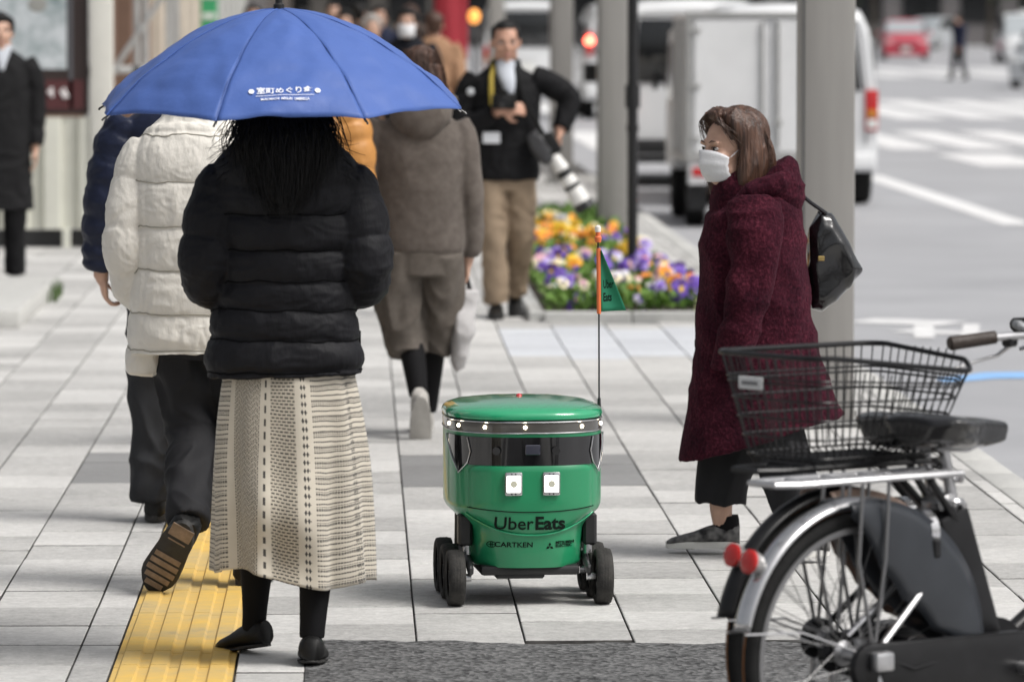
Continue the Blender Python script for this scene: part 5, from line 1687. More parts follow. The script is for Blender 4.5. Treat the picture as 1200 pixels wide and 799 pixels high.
    M_or = mat('robot_orange', (.72, .16, .05), .5)
    MB().tube([(px_ + .007, py_, .860), (px_ + .0055, py_, 1.062)], .0068, 10).build('flag_sleeve', M_or, fp)
    MB().lathe([(.009, 1.08), (.011, 1.09), (.011, 1.096), (.0075, 1.10), (.0075, 1.112)], 14, c=(px_ + .004, py_, 0)).build('pole_lamp', M_or, fp)
    MB().lathe([(.0085, 1.112), (.0095, 1.118), (.009, 1.128), (.004, 1.133)], 14, c=(px_ + .004, py_, 0)).build('lamp_cap', mat('lamp_clear', (.85, .78, .72), .15, coat=1), fp)
    # triangular flag with a slight wave
    M_fl = mat('flag_green', (.012, .20, .105), .6, var=.04, vscale=20)
    nx, rows = 10, 14
    rings = []
    fx = px_ + .012
    def fpt(u, v):
        """u 0..1 out from the sleeve at the foot; v 0 foot .. 1 top"""
        wdt = .078 * (1 - v) + .002
        return Vector((fx + u * wdt, py_ + .010 * math.sin(u * 3.2 + v * 2.0) * u, .866 + .190 * v + .004 * u * (1 - v)))
    for i in range(rows + 1):
        rings.append([fpt(j / nx, i / rows) for j in range(nx + 1)])
    b = MB(); b.rings(rings, closed=False, cap=(False, False)); fl = b.build('flag', M_fl, t, angle=180)
    fl.modifiers.new('t', 'SOLIDIFY').thickness = .0012
    def wrapf(x0, z0):
        def f(c):
            v = (c.y + z0) / .190
            wdt = .078 * (1 - v) + .002
            p = fpt((c.x + x0) / wdt, v)
            return Vector((p.x, p.y - .0016 - c.z, p.z))
        return f
    text_mesh('Uber', .036, M_ink, 'lettering', fl, None, None, extrude=.0002, bold=.0006, sx=.42, align='LEFT', bend=wrapf(.008, .083))
    text_mesh('Eats', .036, M_ink, 'lettering', fl, None, None, extrude=.0002, bold=.0010, sx=.46, align='LEFT', bend=wrapf(.008, .043))
make_robot()
# ================================================================== BICYCLES
M_chr = mat('bike_chrome', (0.62, 0.62, 0.63), 0.22, metal=0.95, var=.06, vscale=20)
M_alu = mat('bike_alloy', (0.50, 0.50, 0.51), 0.35, metal=0.9, var=.08, vscale=25)
M_bk = mat('bike_black', (0.008, 0.008, 0.009), 0.35, spec=.35, var=.3, vscale=14)
M_rub = mat('bike_rubber', (0.012, 0.012, 0.012), 0.8, spec=.2, var=.2, vscale=40, bump=.15, bscale=90)
M_guard = mat('bike_guard', (0.034, 0.038, 0.045), 0.28, alpha=.84, var=.15, vscale=7)
M_guard_t = mat('bike_guard_tan', (0.42, 0.30, 0.24), 0.45)
M_lens = mat('bike_lens', (0.50, 0.014, 0.012), 0.25, coat=.3, bump=.3, bscale=160)
M_lenr = mat('bike_lens_housing', (0.45, 0.44, 0.43), 0.3, metal=.6)
M_sad = mat('bike_saddle', (0.010, 0.010, 0.011), 0.25, var=.2, vscale=12, bump=.1, bscale=60, coat=.45)
M_grip = mat('bike_grip', (0.035, 0.024, 0.018), 0.55, bump=.3, bscale=120)
M_org = mat('bike_tyre_wall', (0.30, 0.12, 0.035), 0.7)

def arc_pts(c, r, a0, a1, n, x=0.0):
    return [(x, c[0] + r * math.cos(a), c[1] + r * math.sin(a)) for a in np.linspace(a0, a1, n)]

def bike_wheel(parent, y, R_=.33, rear=True):
    wh = bpy.data.objects.new('wheel', None); COL.objects.link(wh); wh.parent = parent; wh.location = (0, y, R_)
    b = MB(); b.tube(arc_pts((0, 0), R_ - .019, 0, 2 * math.pi * 59 / 60, 60), .019, 12, close=True); b.build('tyre', M_rub, wh, angle=80)
    for s in (-1, 1):
        b = MB(); b.tube(arc_pts((0, 0), R_ - .002, 0, 2 * math.pi * 59 / 60, 60, s * .0035), .0030, 6, close=True)
        b.build('tread', M_org if s < 0 else M_rub, wh, angle=80)
    b = MB(); b.lathe([(R_ - .036, -.012), (R_ - .050, -.010), (R_ - .053, 0), (R_ - .050, .010), (R_ - .036, .012), (R_ - .034, 0), (R_ - .036, -.012)], 60, axis='x', cap=(False, False)); b.build('rim', mat('bike_rim', (.26, .26, .265), .4, metal=.8), wh, angle=50)
    b = MB(); b.lathe([(.010, -.055), (.028, -.045), (.030, -.036), (.018, -.030), (.018, .030), (.030, .036), (.028, .045), (.010, .055)], 20, axis='x'); b.build('hub', M_alu, wh)
    for k in range(28):
        a = 2 * math.pi * k / 28
        s = 1 if k % 2 else -1
        a2 = a + (.55 if (k // 2) % 2 else -.55)
        MB().tube([(s * .038, .028 * math.cos(a2), .028 * math.sin(a2)), (0, (R_ - .05) * math.cos(a), (R_ - .05) * math.sin(a))], .0011, 5).build('spoke', mat('bike_spoke', (.30, .30, .30), .35, metal=.8), wh)
    return wh

def saddle(t, y, z):
    secs = []
    rings = []
    for i in range(15):
        q = i / 14                                   # 0 back .. 1 nose
        wd = float(np.interp(q, [0, .1, .25, .45, .65, .85, 1], [.085, .125, .130, .096, .048, .034, .020]))
        top = float(np.interp(q, [0, .15, .4, .75, 1], [.012, .022, .010, .0, -.012]))
        dp = float(np.interp(q, [0, .2, .5, .8, 1], [.050, .062, .060, .048, .03]))
        ring = []
        for a in np.linspace(0, 2 * math.pi, 25)[:-1]:
            zz = math.sin(a)
            ring.append((sup(math.cos(a), .7) * wd * (1 if zz > -.2 else .86), y - .14 + .295 * q, z + top + (zz * .018 if zz > 0 else zz * dp)))
        rings.append(ring)
    b = MB(); b.rings(rings)
    me = fuse(b, .006, 3, 'saddle'); me.materials.append(M_sad)
    s = link('saddle', me, t)
    for sx in (-1, 1):
        MB().tube([(sx * .02, y + .11, z - .03), (sx * .022, y + .02, z - .055), (sx * .035, y - .09, z - .045)], .0035, 6).build('saddle_rail', M_alu, s)
        pts = [(sx * .045 + .012 * math.cos(a), y - .095 + .012 * math.sin(a), z - .085 + .006 * a / 1.5) for a in np.linspace(0, 6 * math.pi, 40)]
        MB().tube(pts, .0028, 5).build('saddle_spring', M_bk, s)
    return s

def make_bike(loc, rz, label, near=True):
    t = thing('bicycle', label, 'bicycle', loc, rz, 'bicycles parked side by side')
    Rw = .33
    bike_wheel(t, 0.0, Rw); bike_wheel(t, 1.10, Rw)
    fr_m = M_bk
    BB = (.0, .44, .27); ST = (0, .30, .66); HD = (0, .86, .74); HDb = (0, .90, .58)
    fr = MB().tube([BB, ST], .019, 12).build('seat_tube', fr_m, t)
    MB().tube([HDb, (0, .72, .40), (0, .55, .30), BB], .024, 12).build('down_tube', fr_m, t)
    MB().tube([HDb, HD], .021, 12).build('head_tube', fr_m, t)
    for s in (-1, 1):
        MB().tube([(s * .020, .44, .27), (s * .055, .22, .295), (s * .066, 0, Rw)], [.012, .010, .009], 8).build('chain_stay', M_chr if near else M_bk, t)
        MB().tube([(s * .018, .315, .60), (s * .045, .17, .475), (s * .068, .0, Rw + .005)], [.0085, .0085, .008], 8).build('seat_stay', M_chr if near else M_bk, t)
        MB().tube([(s * .045, 1.02, .46), (s * .052, 1.07, .40), (s * .052, 1.10, Rw)], .010, 8).build('fork_blade', fr_m, t)
    MB().tube([(0, .90, .56), (0, .99, .50)], .02, 10).build('fork_crown', fr_m, t)
    MB().tube([(0, .305, .64), (0, .270, .79)], .0135, 12).build('seat_post', M_alu, t)
    MB().lathe([(.024, .635), (.026, .64), (.026, .665), (.022, .67)], 14, c=(0, .302, 0)).build('seat_clamp', M_chr, t)
    MB().tube([(.02, .30, .655), (.055, .285, .662), (.075, .27, .66)], .006, 6).build('clamp_lever', M_chr, t)
    saddle(t, .305 if near else .275, .835 if near else .815)
    # mudguards
    fm = M_chr if near else M_bk
    def fender(cy, a0, a1, m, rr=.362):
        rings = []
        for a in np.linspace(a0, a1, 40):
            ring = []
            for j in range(9):
                q = -1 + 2 * j / 8
                r = rr - .016 * q * q
                ring.append((q * .029, cy + r * math.cos(a), Rw + r * math.sin(a)))
            rings.append(ring)
        b = MB(); b.rings(rings, closed=False, cap=(False, False)); o = b.build('mudguard', m, t, angle=80)
        o.modifiers.new('t', 'SOLIDIFY').thickness = .0018
        return o
    f1 = fender(0, R(12), R(170), fm) if False else fender(0, R(40), R(167), fm)
    fender(1.10, R(30), R(175), fm)
    for s in (-1, 1):
        MB().tube([(s * .066, 0, Rw), (s * .05, -.20, Rw + .07), (s * .030, -.352, Rw + .075)], .0028, 6).build('mudguard_stay', M_alu, t)
    # rear light on a bracket
    lm = bpy.data.objects.new('rear_light', None); COL.objects.link(lm); lm.parent = t; lm.location = (0, -.305, .562 if near else .548); lm.rotation_euler = (R(-12), 0, 0)
    MB().lathe([(.012, .025), (.022, .016), (.026, .0), (.026, -.008)], 24, axis='y').build('housing', M_lenr, lm)
    MB().lathe([(.0275, -.008), (.0275, -.014), (.024, -.017), (.012, -.019), (.001, -.0195)], 24, axis='y').build('lens', M_lens, lm)
    MB().box((0, .03, -.005), (.02, .03, .02), bev=.004).build('bracket', M_lenr, lm)
    # rack
    rk = MB()
    rz_ = .735 if near else .742
    loop = [(-.065, .27, rz_), (-.065, -.22, rz_), (-.045, -.275, rz_), (.045, -.275, rz_), (.065, -.22, rz_), (.065, .27, rz_), (.03, .30, rz_ - .02), (-.03, .30, rz_ - .02)]
    rk.tube(loop, .0075, 8, close=True)
    r0 = rk.build('rack', M_alu if near else M_bk, t)
    for yy in (-.16, -.05, .06, .17):
        MB().tube([(-.065, yy, rz_), (.065, yy, rz_)], .005, 6).build('rack_bar', M_alu if near else M_bk, r0)
    MB().tube([(.022, -.24, rz_ + .002), (.022, .26, rz_ + .002)], .005, 6).build('rack_bar', M_alu if near else M_bk, r0)
    for s in (-1, 1):
        MB().tube([(s * .066, .0, Rw + .01), (s * .070, .03, .55), (s * .066, .045, rz_)], .0045, 8).build('rack_leg', mat('rack_leg', (.22, .22, .225), .35, metal=.8), r0)
        MB().tube([(s * .066, .0, Rw + .01), (s * .070, -.05, .55), (s * .066, -.035, rz_)], .0045, 8).build('rack_leg', mat('rack_leg', (.22, .22, .225), .35, metal=.8), r0)
        MB().tube([(s * .03, .30, .60), (s * .055, .18, rz_ - .01)], .009, 8).build('rack_brace', M_bk, r0)
    # dress guards: curved plates over the upper front of the wheel
    gm = M_guard if near else M_guard_t
    for s in (-1, 1):
        rings = []
        for a in np.linspace(R(-4), R(100), 36):
            rin = float(np.interp(math.degrees(a), [-4, 14, 50, 80, 100], [.31, .20, .16, .20, .33]))
            rings.append([(s * (.048 + .012 * math.sin(q * 3.14)), (rin + (.358 - rin) * q) * math.cos(a), Rw + (rin + (.358 - rin) * q) * math.sin(a)) for q in np.linspace(0, 1, 7)])
        b = MB(); b.rings(rings, closed=False, cap=(False, False)); o = b.build('dress_guard', gm, t, angle=80)
        o.modifiers.new('t', 'SOLIDIFY').thickness = .002
    # chain case, crank and pedals on the right
    cc = []
    for a in np.linspace(R(90), R(270), 9): cc.append((.0 + .055 * math.cos(a) - .02, Rw - .02 + .055 * math.sin(a)))
    for a in np.linspace(R(-90), R(90), 13): cc.append((.44 + .085 * math.cos(a), .275 + .085 * math.sin(a)))
    MB().prism(cc, .062, .085, 'x', bev=.006).build('chain_case', M_bk, t)
    MB().lathe([(.016, .03), (.016, .115)], 14, axis='x', c=(0, .44, .275)).build('crank_axle', M_alu, t)
    ca = R(-20)
    cr = MB().tube([(.105, .44, .275), (.112, .44 + .16 * math.cos(ca), .275 + .16 * math.sin(ca))], [.012, .010], 8).build('crank', M_alu, t)
    MB().box((.165, .44 + .16 * math.cos(ca), .275 + .16 * math.sin(ca)), (.09, .085, .022), bev=.006).build('pedal', M_bk, cr)
    cr = MB().tube([(-.07, .44, .275), (-.08, .44 - .16 * math.cos(ca), .275 - .16 * math.sin(ca))], [.012, .010], 8).build('crank', M_alu, t)
    MB().box((-.13, .44 - .16 * math.cos(ca), .275 - .16 * math.sin(ca)), (.09, .085, .022), bev=.006).build('pedal', M_bk, cr)
    # axle nuts, gear box, brake drum
    MB().lathe([(.012, .07), (.012, .095), (.008, .098)], 6, axis='x', c=(0, 0, Rw)).build('axle_nut', M_chr, t)
    MB().lathe([(.012, -.07), (.012, -.095), (.008, -.098)], 6, axis='x', c=(0, 0, Rw)).build('axle_nut', M_chr, t)
    MB().box((.10, -.005, Rw - .005), (.03, .055, .045), bev=.008, seg=2).build('gear_box', M_alu, t)
    MB().lathe([(.045, -.05), (.048, -.055), (.048, -.072), (.02, -.078)], 24, axis='x', c=(0, 0, Rw)).build('brake_drum', M_bk, t)
    MB().tube([(.075, .02, Rw), (.09, .10, .30), (.075, .24, .315)], .004, 6).build('cable', M_bk, t)
    # twin stand
    for s in (-1, 1):
        MB().tube([(s * .075, .0, Rw - .03), (s * .11, .02, .16), (s * .14, -.02, .012)], .008, 8).build('stand_leg', M_alu, t)
    MB().tube([(-.14, -.02, .012), (.14, -.02, .012)], .008, 8).build('stand_foot', M_alu, t)
    # battery behind the seat tube, lock
    if near:
        rot = Matrix.Rotation(R(20), 3, 'X')
        bt = MB().box((0, .325, .49), (.085, .095, .33), rot=rot, bev=.014, seg=2).build('battery', M_bk, t)
        MB().box((.0435, .325, .40), (.003, .03, .09), rot=rot, bev=.001).build('battery_label', mat('label_blue', (.20, .42, .60), .5), bt)
        MB().box((0, .255, .665), (.07, .05, .03), rot=rot, bev=.006).build('battery_handle', M_chr, bt)
    MB().lathe([(.05, -.012), (.055, -.012), (.055, .012), (.05, .012), (.05, -.012)], 24, axis='y', c=(0, .20, .60), cap=(False, False)).build('ring_lock', M_chr, t)
    MB().box((.04, .20, .565), (.045, .03, .05), bev=.008).build('lock_body', M_bk, t)
    # handlebar
    if near:
        MB().tube([HD, (0, .83, .90), (0, .82, .97)], .0125, 10).build('stem', M_alu, t)
        MB().box((0, .84, .975), (.05, .06, .035), bev=.01, seg=2).build('stem_clamp', M_alu, t)
        bar = [(-.28, .57, 1.005), (-.25, .65, 1.015), (-.17, .78, 1.02), (-.06, .84, .985), (.06, .84, .985), (.17, .78, 1.02), (.25, .65, 1.015), (.28, .57, 1.005)]
    else:
        MB().tube([HD, (0, .85, .92), (0, .90, 1.0)], .0125, 10).build('stem', M_alu, t)
        bar = [(-.30, .88, 1.02), (-.17, .92, 1.03), (-.05, .92, 1.02), (.05, .92, 1.02), (.17, .92, 1.03), (.30, .88, 1.02)]
    bp = [tuple(catmull(bar, q)) for q in np.linspace(0, 1, 32)]
    hb = MB().tube(bp, .0105, 10).build('handlebar', M_alu if near else M_bk, t)
    for s in (-1, 1):
        if near:
            g0, g1 = Vector((s * .283, .560, 1.004)), Vector((s * .246, .662, 1.016))
        else:
            g0, g1 = Vector((s * .32, .873, 1.018)), Vector((s * .215, .905, 1.027))
        d = (g1 - g0).normalized()
        MB().tube([g0 - d * .012, g0 - d * .006, g0 + d * .05, g1], [.013, .0175, .0165, .0155], 14).build('grip', M_grip if near else M_rub, hb)
        # lever
        l0 = g1 + d * .03
        MB().box(l0 + Vector((0, .01, -.012)), (.03, .035, .03), bev=.006).build('lever_clamp', M_bk, hb)
        MB().tube([l0 + Vector((0, .02, -.02)), l0 - d * .03 + Vector((s * .018, .025, -.045)), g0 + d * .035 + Vector((s * .01, .015, -.055)), g0 + d * .01 + Vector((s * .01, .01, -.062))], [.006, .005, .0045, .0055], 8).build('brake_lever', M_alu, hb)
        MB().tube([l0 + Vector((0, .03, -.01)), l0 + d * .07 + Vector((-s * .02, .06, .01)), (0, .90, .86)], .003, 6).build('brake_cable', M_bk, hb)
    if near:
        c0 = Vector((-.215, .735, 1.035))
        sw = MB().box(c0, (.042, .070, .020), rot=Matrix.Rotation(R(-22), 3, 'Z') @ Matrix.Rotation(R(-25), 3, 'X'), bev=.008, seg=2).build('control_panel', mat('panel_grey', (.30, .31, .32), .4), t)
        for k in (-1, 1):
            MB().box(c0 + Vector((.006, .018 * k, .015 + .008 * k)), (.022, .018, .004), rot=Matrix.Rotation(R(-22), 3, 'Z') @ Matrix.Rotation(R(-25), 3, 'X'), bev=.001).build('button', mat('button_pale', (.60, .62, .64), .4), sw)
    return t

NEAR = (1.13, 11.57, 0)
make_bike(NEAR, R(-54), 'nearest bicycle, silver mudguard and grey wheel guard, cut by the frame edge', True)
FARB = (1.112, 11.84, 0)
make_bike(FARB, R(-54), 'second bicycle with black mudguard behind the nearest one, carrying the wire basket', False)

# wire basket on the rear rack of the second bicycle: its own thing
def make_basket():
    t = thing('wire_basket', 'large black wire basket with a white maker plate on the rear bicycle rack', 'basket', (FARB[0] + .012, FARB[1] + .03, .758), R(-54))
    # corners, local: forward +Y, right +X
    bot = [(-.135, -.19), (.135, -.19), (.135, .20), (-.135, .20)]
    top = [(-.185, -.235), (.185, -.235), (.185, .265), (-.185, .265)]
    def outline(k, n=8):
        """rounded rectangle between floor (k=0) and rim (k=1)"""
        pts = []
        c = [(b[0] + (a[0] - b[0]) * k, b[1] + (a[1] - b[1]) * k) for a, b in zip(top, bot)]
        r = .05
        for i, (sx, sy, a0) in enumerate(((-1, -1, 180), (1, -1, 270), (1, 1, 0), (-1, 1, 90))):
            cx, cy = c[i][0] - sx * r, c[i][1] - sy * r
            for q in range(n):
                a = R(a0 + 90 * q / (n - 1))
                pts.append((cx + r * math.cos(a), cy + r * math.sin(a)))
        return pts
    Hh = .245
    def rim_drop(x, y):                               # the right-hand front side dips
        d = max(0.0, min(1.0, (x - .10) / .07)) * max(0.0, min(1.0, (y + .17) / .10))
        return -.045 * d
    def zof(k, x, y):
        return Hh * k + rim_drop(x, y) * k ** 3
    o = outline(1.0)
    MB().tube([(x, y, zof(1.0, x, y)) for x, y in o], .0065, 8, close=True).build('rim', M_bk, t)
    for k in (.04, .22, .40, .58, .78):
        o = outline(k)
        MB().tube([(x, y, zof(k, x, y)) for x, y in o], .0028, 6, close=True).build('hoop', M_bk, t)
    o = outline(.735); MB().tube([(x, y, zof(.735, x, y)) for x, y in o], .0028, 6, close=True).build('hoop', M_bk, t)
    # upright wires that bend in at the floor
    c0, c1 = outline(0.0, 8), outline(1.0, 8)
    def along(pts, s):
        n = len(pts); L = [0]
        for i in range(n):
            a, b_ = pts[i], pts[(i + 1) % n]
            L.append(L[-1] + math.hypot(b_[0] - a[0], b_[1] - a[1]))
        d = s * L[-1]
        for i in range(n):
            if L[i] <= d <= L[i + 1] + 1e-9:
                q = (d - L[i]) / max(1e-9, L[i + 1] - L[i])
                a, b_ = pts[i], pts[(i + 1) % n]
                return (a[0] + (b_[0] - a[0]) * q, a[1] + (b_[1] - a[1]) * q)
        return pts[0]
    nW = 60
    for i in range(nW):
        p0, p1 = along(c0, i / nW), along(c1, i / nW)
        inn = (p0[0] * .78, p0[1] * .84)
        MB().tube([(inn[0], inn[1], .0), (p0[0], p0[1], .012), (p0[0] * .9 + p1[0] * .1, p0[1] * .9 + p1[1] * .1, .03), (p1[0], p1[1], zof(1.0, *p1))], .0019, 5).build('wire', M_bk, t)
    for x in np.linspace(-.11, .11, 9):
        MB().tube([(x, -.17, .0), (x, .18, .0)], .0022, 5).build('floor_wire', M_bk, t)
    for y in np.linspace(-.15, .16, 6):
        MB().tube([(-.115, y, -.003), (.115, y, -.003)], .0022, 5).build('floor_wire', M_bk, t)
    MB().box((0, 0, -.010), (.16, .36, .010), bev=.003).build('mount_plate', M_bk, t)
    b = MB().box((-.05, -.232, .178), (.085, .005, .030), bev=.002).build('maker_plate', mat('plate_white', (.62, .63, .63), .5), t)
    MB().box((-.05, -.2355, .178), (.055, .002, .008)).build('plate_print', mat('plate_ink', (.16, .16, .17), .5), b, smooth=False)
make_basket()
# ================================================================== FLOWER BED
def make_bed():
    t = thing('flower_bed', 'bed of orange, yellow and violet pansies at the foot of the grey post', 'flower bed', (0, 0, 0))
    x0, x1, y0, y1 = 1.08, 2.02, 29.4, 43.0
    M_soil = mat('soil', (.045, .033, .024), .95, var=.4, vscale=14, bump=.6, bscale=30)
    b = MB()
    nx, ny = 8, 60
    vs = [(x0 + (x1 - x0) * i / nx, y0 + (y1 - y0) * j / ny, .03 + .03 * math.sin(i * .8) + random.uniform(-.01, .015)) for j in range(ny + 1) for i in range(nx + 1)]
    fs = [(j * (nx + 1) + i, j * (nx + 1) + i + 1, (j + 1) * (nx + 1) + i + 1, (j + 1) * (nx + 1) + i) for j in range(ny) for i in range(nx)]
    b.add(vs, fs); b.build('soil', M_soil, t)
    M_edge = slab_mat('bed_edging', (.55, .55, .53), (.34, .34, .33))
    e1 = MB().box((0, 0, 0), (.09, .595, .12), bev=.008).mesh('edging_stone', M_edge)
    for k in range(23):
        link('edging_stone', e1, t, (x0 - .05, y0 + .3 + .6 * k, .0))
    e2 = MB().box((0, 0, 0), (.50, .09, .12), bev=.008).mesh('edging_stone', M_edge)
    for k in range(2):
        link('edging_stone', e2, t, (x0 + .24 + .505 * k, y0 - .05, .0))
    # leaves: small folded blades, uncountable
    lm = mat('pansy_leaf', (.055, .135, .022), .6, col2=(.16, .27, .05), vscale=6, spec=.3)
    rg = random.Random(21)
    b = MB()
    for i in range(9000):
        x, y = rg.uniform(x0 + .02, x1 - .02), y0 + .03 + (y1 - y0 - .1) * rg.random() ** 1.3
        if 34.2 < y < 35.3 and rg.random() < .75: continue
        z = .05 + rg.random() * .10
        a, tl, L = rg.uniform(0, 6.28), rg.uniform(.2, 1.3), rg.uniform(.035, .075)
        d = Vector((math.cos(a) * math.cos(tl), math.sin(a) * math.cos(tl), math.sin(tl))); s = Vector((-math.sin(a), math.cos(a), 0)) * L * .32
        p = Vector((x, y, z)); up = d.cross(s).normalized() * .006
        b.add([p, p + d * L * .5 + s + up, p + d * L, p + d * L * .5 - s + up], [(0, 1, 2), (0, 2, 3)])
    o = b.build('leaves', lm, t, smooth=False); o['kind'] = 'stuff'
    # pansies: five overlapping petals round a dark eye
    def pansy(cols, seed):
        b = MB(); rr = random.Random(seed)
        for k, (a, L, wd) in enumerate(((62, .036, .036), (118, .036, .036), (10, .034, .030), (170, .034, .030), (270, .040, .046))):
            a = R(a + rr.uniform(-6, 6)); d = Vector((math.cos(a), 0, math.sin(a))); s = Vector((-math.sin(a), 0, math.cos(a)))
            yb = -.002 * k
            pts = [Vector((0, yb, 0))] + [d * L * .55 * 1 + s * wd * .5 * sgn + Vector((0, yb - .004, 0)) for sgn in (-1,)] + [d * L + s * wd * .33 * -1 + Vector((0, yb + .003, 0)), d * L * 1.06 + Vector((0, yb + .004, 0)), d * L + s * wd * .33 + Vector((0, yb + .003, 0)), d * L * .55 + s * wd * .5 + Vector((0, yb - .004, 0))]
            b.cur = 0 if k < 2 else 1
            b.add(pts, [(0, 1, 2, 3, 4, 5)])
        b.cur = 2
        b.add([Vector((.011 * math.cos(q), -.013, .011 * math.sin(q) - .004)) for q in np.linspace(0, 6.28, 8)[:-1]], [tuple(range(7))])
        return b.mesh('pansy', [mat('petal_%s' % n, c, .6, var=.12, vscale=30) for n, c in cols], smooth=False)
    C = dict(violet=(.17, .085, .48), lilac=(.42, .33, .68), deep=(.07, .02, .16), orange=(.80, .25, .02), yellow=(.82, .52, .03), cream=(.78, .70, .46), white=(.72, .70, .74), pink=(.62, .34, .42), gold=(.85, .40, .03))
    def cc(*n): return [(q, C[q]) for q in n]
    kinds = {'v': [pansy(cc('violet', 'violet', 'deep'), 1), pansy(cc('violet', 'lilac', 'deep'), 2), pansy(cc('lilac', 'white', 'violet'), 3), pansy(cc('deep', 'violet', 'yellow'), 4), pansy(cc('white', 'cream', 'deep'), 5), pansy(cc('pink', 'cream', 'deep'), 9)],
             'o': [pansy(cc('orange', 'orange', 'deep'), 6), pansy(cc('gold', 'gold', 'orange'), 7), pansy(cc('yellow', 'yellow', 'orange'), 8), pansy(cc('orange', 'gold', 'deep'), 10), pansy(cc('cream', 'yellow', 'deep'), 11)]}
    n = 0
    spots = []
    for i in range(170):
        spots.append((rg.uniform(x0 + .05, x1 - .02), 29.5 + 4.4 * rg.random() ** 1.25, 'v' if rg.random() < .86 else 'o'))
    for i in range(75):
        spots.append((rg.uniform(x0 + .03, x0 + .55), rg.uniform(35.2, 40.5), 'o' if rg.random() < .92 else 'v'))
    for i in range(28):
        spots.append((rg.uniform(x1 - .35, x1 - .02), rg.uniform(34.5, 38.0), 'o' if rg.random() < .8 else 'v'))
    for i in range(22):
        spots.append((rg.uniform(x0 + .03, x0 + .4), rg.uniform(40.5, 42.6), 'v' if rg.random() < .8 else 'o'))
    for (x, y, kd) in spots:
        k = rg.uniform(.8, 1.75)
        o = link('pansy', rg.choice(kinds[kd]), t, (x, y, rg.uniform(.09, .21)), (R(rg.uniform(-50, 5)), R(rg.uniform(-20, 20)), R(rg.uniform(-45, 45))))
        o.scale = (k, k, k)
make_bed()

# ================================================================== VEHICLES
M_wht = mat('van_white', (.74, .75, .76), .3, coat=.4, var=.02, vscale=3)
M_wht2 = mat('truck_white', (.70, .705, .71), .4, var=.05, vscale=2.5)
M_gls = mat('car_glass', (.010, .011, .012), .08, coat=.6)
M_trim = mat('car_trim', (.02, .02, .021), .55)
M_tl = mat('tail_red', (.45, .01, .012), .2, coat=.8, emit=(1, .03, .02), estr=.03)
M_tlw = mat('lamp_white', (.7, .7, .68), .2, coat=.6)
M_blink = mat('blinker_lit', (.9, .35, .05), .3, emit=(1, .36, .05), estr=9)
M_brake = mat('brake_lit', (.9, .08, .05), .3, emit=(1, .14, .08), estr=10)
M_alug = mat('truck_alloy', (.42, .42, .41), .4, metal=.5, var=.1, vscale=10)
M_plt = mat('plate_jp', (.75, .75, .72), .5)

def car_wheel(t, x, y, r=.29, wd=.17, z=0):
    wh = bpy.data.objects.new('wheel', None); COL.objects.link(wh); wh.parent = t; wh.location = (x, y, r + z)
    MB().lathe([(r * .62, -wd / 2), (r * .9, -wd / 2), (r, -wd * .36), (r, wd * .36), (r * .9, wd / 2), (r * .62, wd / 2)], 28, axis='x', cap=(False, False)).build('tyre', M_rub, wh)
    MB().lathe([(r * .63, -wd * .4), (r * .5, -wd * .3), (r * .2, -wd * .42), (.01, -wd * .44)], 28, axis='x', cap=(False, False)).build('rim', M_alug, wh)
    MB().lathe([(r * .63, wd * .4), (r * .5, wd * .3), (r * .2, wd * .42), (.01, wd * .44)], 28, axis='x', cap=(False, False)).build('rim', M_alug, wh)

